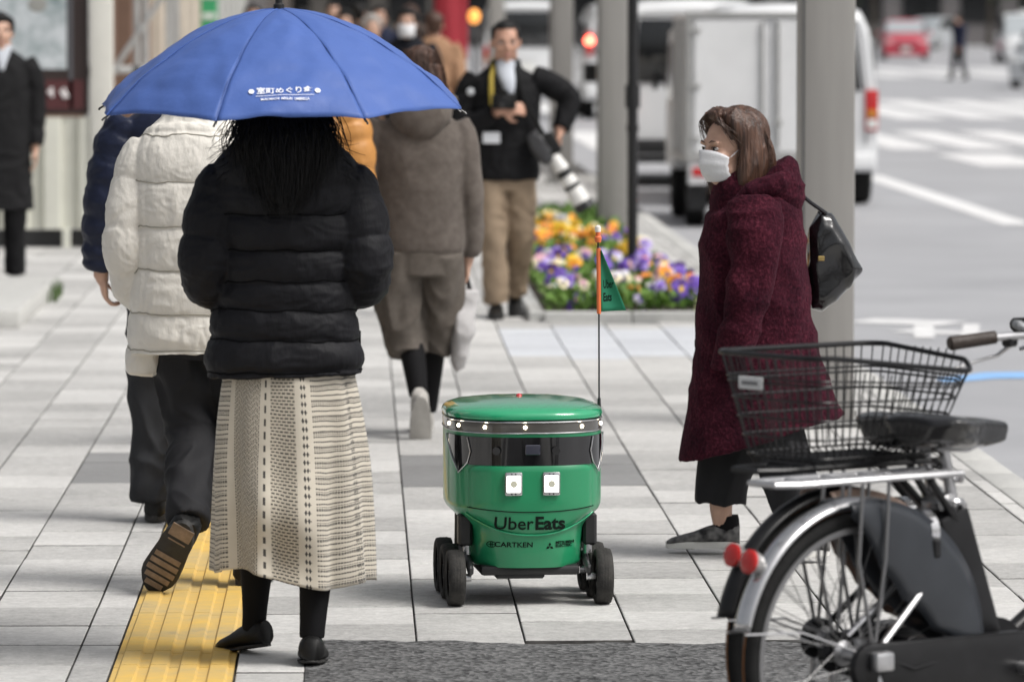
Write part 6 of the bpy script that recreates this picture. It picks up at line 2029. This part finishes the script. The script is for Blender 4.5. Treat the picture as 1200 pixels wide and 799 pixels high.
def make_truck():
    t = thing('box_truck', 'small white box truck parked at the kerb behind the woman in maroon', 'truck', (3.60, 44.65, ROAD_Z), 0)
    # local: back at y=0, driving away (+y); width 1.46
    hw = .725
    MB().box((0, 1.0, 1.235), (2 * hw, 2.0, 1.27), bev=.012).build('box', M_wht2, t)
    MB().box((0, -.012, 1.86), (2 * hw + .02, .05, .05), bev=.006).build('door_header', M_alug, t)
    MB().box((0, -.012, .62), (2 * hw + .02, .05, .06), bev=.006).build('door_sill', M_alug, t)
    for s in (-1, 1):
        MB().box((s * (hw - .015), -.012, 1.24), (.05, .05, 1.19), bev=.006).build('corner_post', M_alug, t)
        d = MB().box((s * .355, -.012, 1.24), (.62, .03, 1.16), bev=.008).build('rear_door', M_wht2, t)
        MB().tube([(s * .07, -.045, .70), (s * .07, -.045, 1.80)], .014, 8).build('lock_rod', M_alug, d)
        MB().box((s * .07, -.05, .92), (.07, .03, .05), bev=.006).build('lock_handle', M_alug, d)
        for zz in (.78, 1.24, 1.72):
            MB().box((s * .66, -.035, zz), (.10, .02, .04), bev=.004).build('hinge', M_alug, d)
        for yy in (.35, .7, 1.05, 1.4, 1.75):
            MB().box((s * (hw + .006), yy, 1.22), (.014, .03, 1.18)).build('side_rib', M_alug, t, smooth=False)
        MB().box((s * (hw + .008), 1.0, .60), (.02, 2.0, .05), bev=.004).build('side_rail', M_alug, t)
    MB().box((0, .02, .485), (2 * hw - .02, .06, .21), bev=.012).build('rear_panel', M_wht2, t)
    for s in (-1, 1):
        MB().box((s * .55, -.018, .49), (.26, .02, .075), bev=.006).build('tail_lamp', M_tl, t)
        MB().box((s * .40, -.019, .49), (.05, .02, .07), bev=.004).build('reverse_lamp', M_tlw, t)
    MB().box((0, -.02, .45), (.33, .01, .165), bev=.004).build('number_plate', M_plt, t)
    MB().box((0, 1.6, .42), (.8, 3.1, .14), bev=.02).build('chassis', M_trim, t)
    MB().box((0, .10, .36), (1.2, .08, .09), bev=.01).build('under_run_bar', M_trim, t)
    cabp = [(2.05, .45), (3.30, .45), (3.33, .85), (3.20, 1.10), (2.98, 1.62), (2.85, 1.72), (2.10, 1.74), (2.05, 1.70)]
    cb = MB().prism(cabp, -.71, .71, 'x', bev=.03).build('cab', M_wht2, t)
    for s in (-1, 1):
        MB().prism([(2.25, 1.08), (3.08, 1.08), (2.88, 1.58), (2.28, 1.60)], s * .712, s * .716, 'x').build('side_window', M_gls, cb, smooth=False)
        MB().box((s * .83, 2.98, 1.25), (.05, .10, .18), bev=.02, seg=2).build('mirror', M_trim, cb)
        car_wheel(t, s * .62, .55, .26, .16); car_wheel(t, s * .62, 2.55, .26, .16)
        MB().box((s * .62, .20, .30), (.17, .012, .30), bev=.003).build('mud_flap', M_trim, t)
make_truck()

def make_van(loc, label, L=4.5, W=1.69, H=1.98, blink=False, brake=False, rz=0.0, side_mirror=True, paint=M_wht):
    t = thing('van', label, 'van', loc, rz, 'vans in the near lane')
    hw = W / 2
    # cross section narrowing to the roof; lofted along y
    def sect(y, top, bot=.34, k=1.0):
        pts = []
        for (x, z) in ((-.98, bot), (-1.0, bot + .25), (-1.0, .95), (-.965, 1.25), (-.89, top - .22), (-.80, top - .06), (-.62, top), (0, top + .02), (.62, top), (.80, top - .06), (.89, top - .22), (.965, 1.25), (1.0, .95), (1.0, bot + .25), (.98, bot)):
            pts.append((x * hw * k, y, min(z, top + .02)))
        return pts
    rings = [sect(.03, H - .10, k=.965), sect(.10, H - .03, k=.99), sect(.35, H, k=1.0), sect(L * .6, H, k=1.0), sect(L - 1.05, H - .03, k=1.0), sect(L - .80, H - .22, k=.99), sect(L - .38, 1.12, k=.98), sect(L - .06, .98, k=.94), sect(L, .80, .45, k=.9)]
    b = MB(); b.rings(rings); body = b.build('body', paint, t, angle=30)
    # rear face
    g = MB().prism([(-hw * .80, 1.12), (hw * .80, 1.12), (hw * .70, H - .20), (-hw * .70, H - .20)], .012, .03, 'y', bev=.004).build('rear_window', M_gls, t)
    MB().box((0, -.004, .44), (W * .95, .10, .16), bev=.03, seg=2).build('rear_bumper', M_trim if blink else paint, t)
    MB().box((0, .018, .72), (.34, .02, .17), bev=.004).build('number_plate', M_plt, t)
    MB().box((0, .012, .93), (.5, .02, .05), bev=.008).build('tailgate_handle', paint, t)
    MB().tube([(-hw * .84, .024, .60), (-hw * .84, .024, 1.10), (-hw * .74, .024, H - .16), (hw * .74, .024, H - .16), (hw * .84, .024, 1.10), (hw * .84, .024, .60)], .006, 6).build('tailgate_seam', M_trim, t)
    for s in (-1, 1):
        l = MB().box((s * hw * .905, .035, 1.30 if brake else .93), (.13, .08, .40), bev=.02, seg=2).build('tail_lamp', M_tl, t)
        if brake and s < 0:
            MB().lathe([(.07, -.02), (.06, -.03)], 16, axis='y', c=(s * hw * .905, 0, 1.36)).build('brake_light', M_brake, l)
        MB().box((s * hw * .905, -.012, .80), (.10, .02, .09), bev=.01).build('reverse_lamp', M_tlw, l)
        MB().box((s * hw * .905, -.012, .90), (.10, .02, .07), bev=.01).build('blinker', M_blink if (blink and s < 0) else mat('blinker_off', (.5, .2, .03), .2), l)
        for (ya, yb) in ((.30, 1.55), (1.62, 2.75)):
            MB().prism([(ya, 1.14), (yb, 1.14), (yb - .03, H - .33), (ya + .06, H - .33)], s * (hw * .965), s * (hw * .985), 'x', bev=.004).build('side_window', M_gls, t)
        MB().prism([(2.85, 1.12), (L - .62, 1.12), (L - .93, H - .36), (2.88, H - .33)], s * (hw * .965), s * (hw * .985), 'x', bev=.004).build('front_window', M_gls, t)
        if side_mirror:
            MB().box((s * (hw + .10), L - .85, 1.18), (.16, .10, .22), bev=.03, seg=2).build('mirror', M_trim, t)
        MB().box((s * (hw * 1.0), L * .5, .42), (.03, L * .55, .08), bev=.01).build('sill', M_trim, t)
        car_wheel(t, s * (hw - .11), .85, .31, .19); car_wheel(t, s * (hw - .11), L - .85, .31, .19)
    MB().box((0, L * .5, .30), (W * .75, L * .8, .10), bev=.02).build('underbody', M_trim, t)
    MB().prism([(-hw * .80, 1.16), (hw * .80, 1.16), (hw * .72, H - .26), (-hw * .72, H - .26)], L - .60, L - .585, 'y').build('windscreen', M_gls, t, smooth=False)
    MB().box((0, L - .02, .42), (W * .92, .12, .18), bev=.04, seg=2).build('front_bumper', M_trim, t)
    return t
make_van((4.205, 49.4, ROAD_Z), 'white van with red tail lamp partly behind the wide grey post', 4.4, 1.69, 1.95)
make_van((3.62, 54.8, ROAD_Z), 'white van with a lit orange blinker ahead of the box truck', 4.6, 1.72, 2.0, blink=True)
make_van((4.80, 88, ROAD_Z), 'distant white van with a lit red lamp between the two middle posts', 4.6, 1.8, 2.0, brake=True)
make_van((3.45, 104, ROAD_Z), 'far white van just behind the head of the man with the camera', 4.6, 1.8, 2.05, brake=False)

def make_car(loc, rz, label, paint, group=None, taxi=False, L=4.3, W=1.70, H=1.48):
    t = thing('car', label, 'car', loc, rz, 'cars at the far junction')
    hw = W / 2
    # body: front is +y local
    def sec(y, zt, k):
        return [(x * hw * k, y, z) for (x, z) in ((-.96, .20), (-1, .42), (-.99, .70), (-.95, zt - .04), (-.88, zt), (0, zt + .03), (.88, zt), (.95, zt - .04), (.99, .70), (1, .42), (.96, .20))]
    rings = [sec(-L / 2, .80, .90), sec(-L / 2 + .12, .92, .97), sec(-L / 2 + .6, .95, 1), sec(0, .93, 1), sec(L / 2 - 1.2, .92, 1), sec(L / 2 - .35, .80, .97), sec(L / 2 - .06, .72, .92), sec(L / 2, .62, .86)]
    b = MB(); b.rings(rings); b.build('body', paint, t, angle=35)
    def cs(y, zt, k):
        return [(x * hw * k, y, z) for (x, z) in ((-.94, .90), (-.80, zt - .06), (-.68, zt), (0, zt + .02), (.68, zt), (.80, zt - .06), (.94, .90))]
    b = MB(); b.rings([cs(-L / 2 + .35, .95, .92), cs(-L / 2 + .95, H - .03, .96), cs(-.2, H, 1), cs(.35, H - .03, .99), cs(L / 2 - 1.05, .95, .94)]); cab = b.build('cabin', paint, t, angle=35)
    MB().add([(-hw * .74, .50, H - .08), (hw * .74, .50, H - .08), (hw * .86, L / 2 - 1.10, .97), (-hw * .86, L / 2 - 1.10, .97)], [(0, 1, 2, 3)]).build('windscreen', mat('glass_pale', (.35, .38, .40), .08, coat=.8), cab, smooth=False).location = (0, .02, .03)
    MB().add([(-hw * .74, -L / 2 + .85, H - .08), (hw * .74, -L / 2 + .85, H - .08), (hw * .84, -L / 2 + .38, .98), (-hw * .84, -L / 2 + .38, .98)], [(0, 1, 2, 3)]).build('rear_window', M_gls, cab, smooth=False).location = (0, -.02, .03)
    for s in (-1, 1):
        MB().prism([(-L / 2 + .75, .96), (L / 2 - 1.20, .96), (.45, H - .10), (-L / 2 + 1.05, H - .10)], s * hw * .90, s * hw * .93, 'x').build('side_window', M_gls, cab, smooth=False)
        MB().box((s * hw * .72, L / 2 - .10, .66), (.30, .16, .13), bev=.03, seg=2).build('headlight', M_tlw, t)
        MB().box((s * hw * .80, -L / 2 + .03, .76), (.24, .10, .14), bev=.02).build('tail_lamp', M_tl, t)
        MB().box((s * (hw + .07), .55, .98), (.16, .08, .11), bev=.02).build('mirror', paint, t)
        for y in (-L / 2 + .80, L / 2 - .80):
            car_wheel(t, s * (hw - .08), y, .30, .18)
    MB().box((0, L / 2 - .01, .52), (W * .5, .05, .14), bev=.02).build('grille', M_trim, t)
    MB().box((0, L / 2 + .02, .40), (.33, .02, .16), bev=.004).build('number_plate', M_plt, t)
    MB().box((0, 0, .22), (W * .85, L * .85, .10), bev=.02).build('underbody', M_trim, t)
    if taxi:
        MB().box((0, .0, H + .07), (.30, .12, .11), bev=.03, seg=2).build('roof_light', M_tlw, t)
    return t
M_redc = mat('car_red', (.50, .045, .075), .3, coat=.6)
M_silc = mat('car_silver', (.48, .50, .52), .3, coat=.6, metal=.3)
make_car((20.3, 190, ROAD_Z), R(176), 'red car facing us at the far junction', M_redc)
make_car((23.2, 178, ROAD_Z), R(178), 'white taxi facing us at the right edge of the far junction', M_wht, taxi=True, H=1.72, W=1.8)
make_car((26.5, 236, ROAD_Z), R(150), 'silver car behind the red one in the distance', M_silc)
make_car((16.9, 123, ROAD_Z), R(160), 'grey car cut by the right edge of the picture', M_silc)

# ================================================================== LEFT SIDE: stand with poster, scaffold, shopfronts
def make_stand():
    t = thing('poster_stand', 'cream corrugated hoarding with a framed poster window behind the man in black', 'hoarding', (0, 0, 0))
    M_cor = mat('hoarding_cream', (.62, .62, .55), .55, var=.06, vscale=4)
    Y = 38.6
    x0, x1 = -6.5, -1.84
    # corrugated panel
    n = 220
    vs = []
    for i in range(n + 1):
        x = x0 + (x1 - .16 - x0) * i / n
        y = Y - .03 * (1 if math.sin(x * 24) > 0 else -1)
        vs += [(x, y, .14), (x, y, .98)]
    b = MB().add(vs, [(2 * i, 2 * i + 2, 2 * i + 3, 2 * i + 1) for i in range(n)])
    o = b.build('corrugated_panel', M_cor, t, smooth=False); o.modifiers.new('t', 'SOLIDIFY').thickness = .01
    MB().box((x1 - .08, Y, 1.6), (.17, .14, 3.2), bev=.015, seg=2).build('column', mat('hoarding_column', (.66, .65, .60), .5, var=.04), t)
    MB().box(((x0 + x1 - .16) / 2, Y + .05, .07), (x1 - .16 - x0, .05, .13)).build('gap_shade', M_trim, t, smooth=False)  # near-black strip painting the shade of the gap under the panel
    for k in range(5):
        MB().box((x1 - .35 - k * 1.0, Y - .02, .07), (.06, .10, .14), bev=.005).build('foot', M_cor, t)
    M_fr = mat('poster_frame', (.035, .022, .020), .45)
    fx0, fx1, z0, z1 = -5.2, -2.02, 1.0, 3.0
    MB().box(((fx0 + fx1) / 2, Y + .02, (z0 + z1) / 2), (fx1 - fx0, .06, z1 - z0), bev=.01).build('poster_back', M_fr, t)
    M_pos = mat('poster_print', (.20, .26, .27), .35, col2=(.70, .73, .76), vscale=4.2, detail=4)
    p = MB().box(((fx0 + fx1) / 2 - .05, Y - .014, 2.12), (fx1 - fx0 - .22, .01, 1.56)).build('poster', M_pos, t, smooth=False)
    rg = random.Random(2)
    for k in range(9):
        x, z = rg.uniform(fx0 + .4, fx1 - .25), rg.uniform(1.5, 2.1)
        MB().ellipsoid((x, Y - .02, z), (.05 + .05 * rg.random(), .003, .07 * rg.random() + .04)).build('poster_picture', mat('poster_g%d' % (k % 3), ((.18, .26, .23), (.30, .30, .28), (.42, .50, .46))[k % 3], .5), p)
    MB().box((fx1 - .13, Y - .016, 2.0), (.03, .012, 1.9)).build('poster_edge', mat('poster_edge', (.10, .10, .11), .4), t, smooth=False)
    MB().box(((fx0 + fx1) / 2, Y - .016, 1.15), (fx1 - fx0 - .06, .012, .22)).build('name_panel', mat('poster_red', (.085, .022, .024), .5), t, smooth=False)
    M_pw = mat('poster_white', (.75, .72, .72), .5)     # brush marks too blurred to read
    rg = random.Random(17)
    MB().tube([(-2.83 + .06 * math.cos(a), Y - .024, 1.13 + .06 * math.sin(a)) for a in np.linspace(.6, 5.6, 14)], .016, 6).build('brush_mark', M_pw, t)
    for k in range(6):
        x = -2.70 + .10 * k
        for q in range(3):
            MB().tube([(x + rg.uniform(-.03, .03), Y - .024 - .001 * q, 1.15 + rg.uniform(-.06, .06)), (x + rg.uniform(-.03, .04), Y - .024 - .001 * q, 1.15 + rg.uniform(-.06, .06))], .012, 6).build('brush_mark', M_pw, t)
make_stand()

M_conc = mat('facade_concrete', (.36, .35, .33), .85, var=.12, vscale=2, bump=.1, bscale=30)
def make_scaffold():
    t = thing('scaffold', 'grey pipe scaffold beyond the cream hoarding', 'scaffold', (-2.15, 45, 0))
    M_p = mat('pipe_galv', (.48, .48, .47), .45, metal=.4, var=.1, vscale=8)
    for x in (-1.2, -.2, .22, .50):
        for y in (0, 1.8):
            MB().tube([(x, y, 0), (x, y, 4)], .030, 10).build('standard', M_p, t)
    for z in (.4, 1.25, 2.2, 3.2):
        for y in (0, 1.8):
            MB().tube([(-1.3, y - .05, z), (.58, y - .05, z)], .026, 10).build('ledger', M_p, t)
    MB().tube([(-.05, -.08, 1.15), (.75, -.08, 2.35)], .026, 10).build('brace', M_p, t)
    MB().tube([(-1.2, -.08, .3), (-.2, -.08, 2.2)], .026, 10).build('brace', M_p, t)
    for (x, z) in ((-.2, 1.25), (.22, 1.25), (.5, 1.25), (-.2, 2.2), (.22, 2.2)):
        MB().box((x, -.03, z), (.09, .09, .08), bev=.015).build('coupler', M_trim, t)
make_scaffold()

def shopfront(y0, y1, x, col, label, sign=None, glass=True, depth=6, signcol=(.7, .7, .7), awn=None):
    t = thing('shopfront', label, 'building', (x, y0, 0))
    L = y1 - y0
    m = mat('wall_%.2f_%.2f_%.2f' % col, col, .8, var=.10, vscale=2, bump=.1, bscale=20)
    MB().box((-depth / 2 - .25, L / 2, 4.5), (depth, L, 9.0)).build('wall', m, t, smooth=False)
    # end pier faces us, with a recessed bay of glass between the piers
    np_ = max(2, int(L / 3.5) + 1)
    for k in range(np_):
        yy = .25 + (L - .5) * k / (np_ - 1)
        MB().box((-.13, yy, 1.6), (.30, .5, 3.2), bev=.012).build('pier', m, t)
    MB().box((-.10, L / 2, 3.45), (.40, L, .5), bev=.012).build('fascia', mat('fascia_%s' % label[:6], signcol, .5), t)
    if glass:
        for k in range(np_ - 1):
            ya = .52 + (L - .5) * k / (np_ - 1); yb = (L - .5) * (k + 1) / (np_ - 1) - .02
            w_ = MB().box((-.235, (ya + yb) / 2, 1.75), (.02, yb - ya, 2.6)).build('shop_window', M_gls, t, smooth=False)
            for q in np.linspace(ya, yb, 4):
                MB().box((-.215, q, 1.75), (.035, .05, 2.6)).build('mullion', M_trim, w_, smooth=False)
            MB().box((-.215, (ya + yb) / 2, .42), (.04, yb - ya, .10)).build('sill', M_trim, w_, smooth=False)
    if awn:
        MB().box((.25, L / 2, 2.75), (.7, L * .8, .06), rot=Matrix.Rotation(R(14), 3, 'Y')).build('awning', mat('awn_%s' % label[:6], awn, .7), t, smooth=False)
    for zz in (4.6, 7.0):
        for k in range(max(1, int(L / 2.4))):
            yy = 1.2 + 2.4 * k
            if yy < L - .8:
                w_ = MB().box((-.248, yy, zz), (.02, 1.5, 1.5)).build('window', M_gls, t, smooth=False)
                MB().box((-.23, yy, zz - .80), (.10, 1.6, .08)).build('sill', m, w_, smooth=False)
    return t
shopfront(49, 58, -2.35, (.20, .12, .085), 'brown shopfront beyond the scaffold', signcol=(.16, .10, .07))
shopfront(58.3, 74, -2.22, (.62, .55, .46), 'cream shopfront with plain piers', signcol=(.55, .5, .42))
shopfront(74.3, 96, -2.1, (.50, .50, .48), 'pale grey shopfront with green sign', signcol=(.45, .45, .44))
shopfront(96.3, 130, -2.3, (.16, .15, .15), 'dark shopfront at the end of the pavement', signcol=(.1, .1, .1))
shopfront(131, 200, -2.6, (.13, .11, .10), 'dark brown building far down the street', signcol=(.12, .1, .1))
# green hanging sign and red banner, orange lantern
t = thing('hanging_sign', 'small green and white sign hung above the pavement', 'sign', (-1.80, 62.5, 1.62))
MB().box((0, 0, .2), (.20, .06, .62), bev=.01).build('sign_board', mat('sign_green', (.05, .36, .15), .5), t)
for z in (.08, .33):
    MB().box((0, -.034, z), (.16, .01, .07)).build('sign_stripe', mat('sign_white', (.75, .78, .75), .5), t, smooth=False)
MB().tube([(-.5, 0, .45), (.0, 0, .45)], .02, 8).build('bracket', M_trim, t)
t = thing('banner', 'tall red cloth banner beside the masked man', 'banner', (1.03, 57.0, 0))
MB().tube([(-.20, 0, 0), (-.20, 0, 2.3)], .012, 8).build('pole', M_trim, t)
MB().tube([(-.20, 0, 2.25), (.22, 0, 2.25)], .008, 8).build('cross_bar', M_trim, t)
rings = [[(-.18 + .38 * i / 8, .02 * math.sin(i * .9 + z), z) for i in range(9)] for z in np.linspace(1.22, 2.24, 12)]
b = MB(); b.rings(rings, closed=False, cap=(False, False)); b.build('cloth', mat('banner_red', (.36, .025, .04), .7, var=.1, vscale=6), t, angle=180).modifiers.new('t', 'SOLIDIFY').thickness = .003
MB().lathe([(.20, 0), (.20, .05), (.05, .08)], 20, c=(-.2, 0, 0)).build('base', M_trim, t)
t = thing('lantern', 'small lit orange lantern on a stand near the red banner', 'lantern', (1.48, 65.0, 0))
MB().tube([(0, 0, 0), (0, 0, 1.62)], .02, 8).build('post', M_trim, t)
MB().lathe([(.02, 1.60), (.06, 1.63), (.075, 1.69), (.06, 1.75), (.02, 1.78)], 18).build('lantern_shade', mat('lantern_glow', (.9, .4, .1), .5, emit=(1, .38, .08), estr=1.2), t)
MB().lathe([(.18, 0), (.18, .04), (.04, .07)], 18).build('base', M_trim, t)
# planter kerb with a tuft of green at far left
t = thing('stone_step', 'low pale stone step at the left edge with a tuft of grass', 'step', (-2.55, 30.6, 0))
MB().box((0, 0, .05), (1.3, 3.6, .12), bev=.02, seg=2).build('slab', M_kerb, t)
b = MB(); rg = random.Random(4)
for i in range(90):
    a = rg.uniform(0, 6.28); p = Vector((.66 + rg.uniform(-.03, .04), 1.2 + rg.uniform(-.5, .5), .0)); d = Vector((math.cos(a) * .03, math.sin(a) * .03, rg.uniform(.06, .13)))
    s = Vector((-math.sin(a), math.cos(a), 0)) * .006
    b.add([p - s, p + s, p + d], [(0, 1, 2)])
b.build('grass_tuft', mat('grass', (.06, .10, .03), .8), t, smooth=False)

# ------------------------------------------------------------------ far end of the street
def block(x0, x1, y, h, col, label):
    t = thing('office_building', label, 'building', (x0, y, ROAD_Z), 0, 'buildings closing the street')
    wd = x1 - x0
    m = mat('far_%.2f_%.2f_%.2f' % col, col, .85, var=.08, vscale=.5)
    MB().box((wd / 2, 10, h / 2), (wd, 20, h)).build('wall', m, t, smooth=False)
    wm = MB().box((0, 0, 0), (2.0, .12, 1.7)).mesh('window', M_gls, smooth=False)
    k = 0
    for r in range(min(4, int(h / 3.4))):
        for i in range(int(wd / 3)):
            link('window', wm, t, (1.6 + 3 * i, -.02, 2.0 + 3.4 * r))
    MB().box((wd / 2, -.2, h + .2), (wd + .3, .8, .4)).build('cornice', m, t, smooth=False)
    MB().box((wd / 2, -.3, 3.75), (wd, .6, .25)).build('canopy', m, t, smooth=False)
block(-14, 4, 262, 22, (.12, .11, .10), 'dark brown building closing the street at left')
block(4.3, 18, 268, 26, (.10, .10, .105), 'charcoal building closing the street in the middle')
block(18.3, 40, 262, 20, (.16, .15, .15), 'grey building behind the red car')
block(40.3, 70, 266, 24, (.08, .085, .07), 'dark building at the far right')
def street_tree(x, y, label, seed):
    rg = random.Random(seed)
    t = thing('street_tree', label, 'tree', (x, y, ROAD_Z), rg.uniform(0, 6), 'trees at the far junction')
    mb_ = MB(); mb_.tube([(0, 0, 0), (.05, .02, 1.5), (0, .05, 3.2), (.1, 0, 4.5)], [.16, .13, .11, .06], 10)
    br = []
    for k in range(7):
        a = k * .9 + rg.random(); z0 = rg.uniform(2.3, 4.0)
        e = (math.cos(a) * 1.3, math.sin(a) * 1.3, z0 + rg.uniform(.7, 1.6)); br.append(e)
        mb_.tube([(0, 0, z0), (e[0] * .5, e[1] * .5, z0 + .5), e], [.06, .04, .015], 6)
    mb_.build('trunk', mat('bark', (.06, .05, .04), .9, var=.3, vscale=8), t)
    b = MB()
    for i in range(1400):
        e = Vector(rg.choice(br)); p = e + Vector((rg.gauss(0, .55), rg.gauss(0, .55), rg.gauss(.2, .5)))
        n_ = Vector((rg.gauss(0, 1), rg.gauss(0, 1), rg.gauss(0, 1))).normalized(); u = n_.orthogonal().normalized() * .14; v_ = n_.cross(u)
        b.add([p - u, p - v_ * .6, p + u, p + v_ * .6], [(0, 1, 2, 3)])
    b.build('crown', mat('tree_leaf', (.05, .08, .03), .7, var=.4, vscale=1.5), t, smooth=False)
street_tree(24.5, 243, 'dark street tree right of the red car', 1)
street_tree(30.5, 247, 'dark street tree above the white taxi', 2)
street_tree(19.2, 246, 'dark street tree left of the red car', 3)
